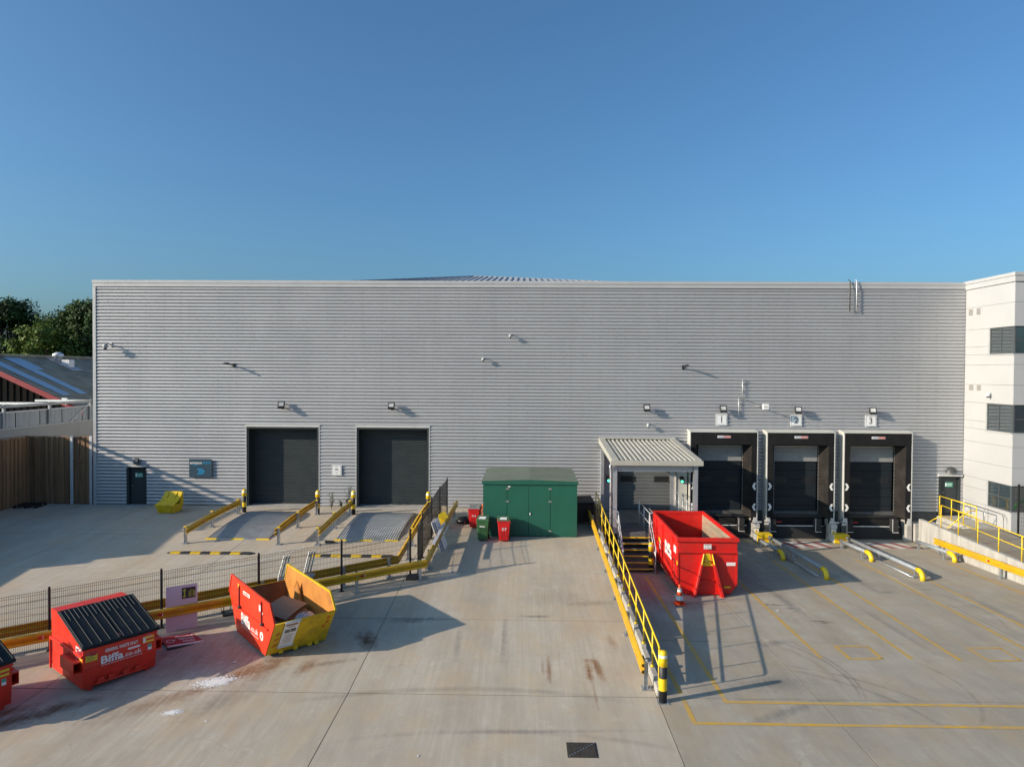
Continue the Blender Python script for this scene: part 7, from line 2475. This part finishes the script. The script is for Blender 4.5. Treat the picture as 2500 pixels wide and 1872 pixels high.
# aerials and box above dock 1
t = thing('aerial', 'thin grey aerial pole on stand-offs above dock sign 1', 'aerial', (11.98, -0.16, 6.2), 0, 'thin aerials above dock 1')
MB().tube([(0, 0, 0), (0, 0, 0.95)], 0.02, 6).build('pole', galv_l, t)
MB().box(-0.03, 0.03, 0.0, 0.12, 0.25, 0.29).box(-0.03, 0.03, 0.0, 0.12, 0.7, 0.74).box(-0.05, 0.12, -0.02, 0.02, 0.86, 0.9).build('bracket', galv, t)
t = thing('aerial', 'lower grey aerial pole just left of the white wall box', 'aerial', (11.78, -0.16, 5.15), 0, 'thin aerials above dock 1')
MB().tube([(0, 0, 0), (0, 0, 0.98)], 0.02, 6).build('pole', galv_l, t)
MB().box(-0.03, 0.03, 0.0, 0.12, 0.2, 0.24).box(-0.03, 0.03, 0.0, 0.12, 0.65, 0.69).build('bracket', galv, t)
MB().tube([(0.02, -0.02, 0.9), (0.25, -0.1, 0.92), (0.7, -0.3, 0.72), (1.2, -0.55, 0.45)], 0.012, 5).build('cable', blk, t)
t = thing('wireless_box', 'white box held out on an arm between signs 1 and 2', 'wall box', (12.75, -0.06, 5.70), 0)
MB().tube([(0.0, 0, 0.0), (0.12, -0.35, -0.02), (0.28, -0.70, -0.04)], 0.025, 6).build('arm', galv_l, t)
bx_ = MB().box(0.12, 0.44, -0.82, -0.70, -0.18, 0.12).build('box', wht, t, bevel=0.015)
MB().box(0.17, 0.39, -0.824, -0.8205, -0.06, -0.035).build('box_print', m_ink, bx_)
# ladder posts at the roof edge
t = thing('roof_ladder', 'short pair of ladder stiles fixed at the roof edge near the white tower', 'ladder', (17.95, -0.2, 10.9))
for x, m_ in ((-0.20, dgrey), (0.16, galv_l)):
    MB().tube([(x, 0.0, 0), (x, 0.0, 1.66), (x, 0.22, 1.74)], 0.028, 6).build('stile', m_, t)
for k in range(6):
    MB().tube([(-0.2, 0.02, 0.12 + 0.28 * k), (0.16, 0.02, 0.12 + 0.28 * k)], 0.012, 5).build('rung', galv, t)
# lamps over the two small doors
t = thing('door_lamp', 'dark wedge-shaped lamp over the small door at the left end', 'wall lamp', (-21.8, -0.08, 2.36))
q = MB()
q.prism([(-0.14, 0.0, -0.17), (-0.14, -0.20, -0.17), (-0.14, -0.12, 0.12), (-0.14, 0.0, 0.16)], (0.28, 0, 0))
q.build('housing', dgrey, t, bevel=0.03)
MB().box(-0.12, 0.12, -0.18, -0.02, -0.185, -0.171).build('lens', m_lens, t)
t = thing('door_lamp', 'dark half-dome lamp over the grey door at the right end', 'wall lamp', (23.45, -0.08, 2.10))
q = MB()
vs, fs = [], []
for i in range(6):
    ph = math.pi / 2 * i / 5
    for k in range(11):
        th = math.pi * k / 10
        vs.append((0.30 * math.cos(th) * math.cos(ph), -0.26 * math.sin(ph) - 0.0, 0.30 * math.sin(th) * math.cos(ph)))
for i in range(5):
    for k in range(10):
        fs.append((i * 11 + k, i * 11 + k + 1, (i + 1) * 11 + k + 1, (i + 1) * 11 + k))
q.add(vs, fs, True)
q.build('dome', dgrey, t)
MB().box(-0.24, 0.24, -0.2, 0.0, -0.03, 0.0).build('lens', m_lens, t)

# ================================================================== MANHOLE, DRAIN, LITTER
m_iron = mat('rusty_iron', (0.050, 0.042, 0.036), rough=0.75, metal=0.2, var=0.4, scale=12, bump=0.5, bscale=60)
mh = thing('manhole_cover', 'rusty double iron manhole cover in the foreground concrete', 'manhole cover', (1.33, -22.75, -1.0))
MB().box(-0.34, 0.34, -0.31, 0.31, -0.02, 0.006).build('frame', m_iron, mh)
for s_ in (-1, 1):
    q = MB()
    q.prism([(-0.31, s_ * -0.285, 0.0065), (0.31, s_ * -0.285, 0.0065), (s_ * 0.31, s_ * 0.27, 0.0065)] if s_ > 0 else [(-0.31, -0.27, 0.0065), (0.31, 0.285, 0.0065), (-0.31, 0.285, 0.0065)], (0, 0, 0.008))
    lidm = q.build('lid', m_iron, mh)
q = MB()
rnd = random.Random(3)
for i in range(9):
    for k in range(9):
        q.box(-0.28 + 0.066 * i, -0.25 + 0.066 * i, -0.26 + 0.062 * k, -0.235 + 0.062 * k, 0.0146, 0.019)
q.build('raised_pattern', m_iron, mh)
MB().bar((-0.30, -0.27, 0.016), (0.30, 0.27, 0.016), 0.018, 0.006).build('seam', galv, mh)
dr = thing('drain_grate', 'small dark drain grate near the end of the concrete ramp wall', 'drain', (20.4, -2.3, g_dock(-2.3)))
MB().box(-0.25, 0.25, -0.2, 0.2, -0.01, 0.006).build('frame', m_iron, dr)
for k in range(7):
    MB().box(-0.21 + 0.063 * k, -0.18 + 0.063 * k, -0.17, 0.17, 0.0065, 0.014).build('bar', m_iron, dr)
m_pow = mat('white_powder', (0.72, 0.71, 0.69), rough=0.95, var=0.08, scale=14)
def powder(label, x, y, r, n, seed):
    rnd = random.Random(seed)
    q = MB()
    for i in range(n):
        a, d = rnd.uniform(0, 6.28), abs(rnd.gauss(0, 0.42)) * r
        px_, py_ = x + d * math.cos(a) * 1.5 - 0.15 * d, y + d * math.sin(a) * 0.8 + d * 0.4 * math.cos(a)
        s_ = rnd.uniform(0.010, 0.035) * (1.3 - min(1, d / r))
        z = g_left(py_)
        q.hexa([(px_ - s_, py_ - s_, z), (px_ + s_, py_ - s_ * .6, z), (px_ + s_ * .8, py_ + s_, z), (px_ - s_ * .7, py_ + s_ * .8, z)],
               [(px_ - s_ * .5, py_ - s_ * .5, z + s_ * .5), (px_ + s_ * .5, py_ - s_ * .4, z + s_ * .5), (px_ + s_ * .4, py_ + s_ * .5, z + s_ * .5), (px_ - s_ * .4, py_ + s_ * .4, z + s_ * .5)])
    o = q.build('spilled_powder', m_pow, None, fix=False)
    return tag(o, label, 'powder spill', kind='stuff')
powder('large patch of spilled white powder on the ground below the skip', -8.3, -19.72, 0.50, 1800, 2)
powder('small patch of spilled white powder nearer the bottom left', -8.68, -21.35, 0.22, 320, 4)
m_pap = mat('waste_paper', (0.66, 0.64, 0.66), rough=0.8, var=0.05)
def scrap(label, x, y, s_, seed, fn=g_left, m_=None):
    rnd = random.Random(seed)
    t = thing('paper_scrap', label, 'litter', (x, y, fn(y)), rnd.uniform(0, 6.28), 'scraps of litter on the yard')
    q = MB()
    k = 7
    pts = [(s_ * rnd.uniform(0.6, 1.2) * math.cos(2 * math.pi * i / k), s_ * rnd.uniform(0.35, 0.7) * math.sin(2 * math.pi * i / k), 0.006 + rnd.uniform(0, s_ * 0.25)) for i in range(k)]
    q.add(pts + [(0, 0, 0.012)] + [(a, b_, c - 0.004) for a, b_, c in pts], [(i, (i + 1) % k, k) for i in range(k)] + [(i, (i + 1) % k, k + 1 + (i + 1) % k, k + 1 + i) for i in range(k)])
    q.build('sheet', m_ or m_pap, t, fix=False)
scrap('pale paper scrap in the shade between the red bin and the skip', -8.32, -18.66, 0.085, 1)
scrap('curled white scrap on the sunlit concrete left of centre', -7.69, -21.76, 0.045, 2)
scrap('small white scrap of litter at the bottom edge of the yard', -2.32, -23.1, 0.05, 3)
scrap('triangular white scrap in the shade near the fence corner', -2.9, -11.0, 0.09, 4)
scrap('white scrap on the dock yard beside the first yellow line', 9.3, -12.9, 0.08, 5, g_dock)
scrap('white scrap under the shadow right of the red container', 9.15, -9.1, 0.06, 6, g_dock)
for k, (x, y, lab) in enumerate(((-2.1, -11.4, 'tiny white fleck in the barrier shadow near the fence corner'), (-14.2, -10.1, 'tiny white fleck on the upper yard left of the first speed hump'),
                                 (-12.4, -10.0, 'tiny white fleck just below the first speed hump'), (5.0, -14.2, 'tiny fleck in the shade beside the yellow railing, farther from the bollard'), (5.2, -16.6, 'tiny fleck in the shade beside the yellow railing, nearer the bollard'))):
    scrap(lab, x, y, 0.035, 20 + k, g_left if x < 3.6 else g_dock)
cb = thing('cable_coil', 'dark coil of rag and cable on the ground between the two ramps', 'rag', (-8.75, -7.55, g_left(-7.5)))
q = MB()
q.tube([(0.25 * math.cos(a) * (1 - 0.02 * a), 0.14 * math.sin(a), 0.025 + 0.006 * a) for a in [0.5 * k for k in range(26)]], 0.02, 5)
q.build('coil', blkrub, cb)
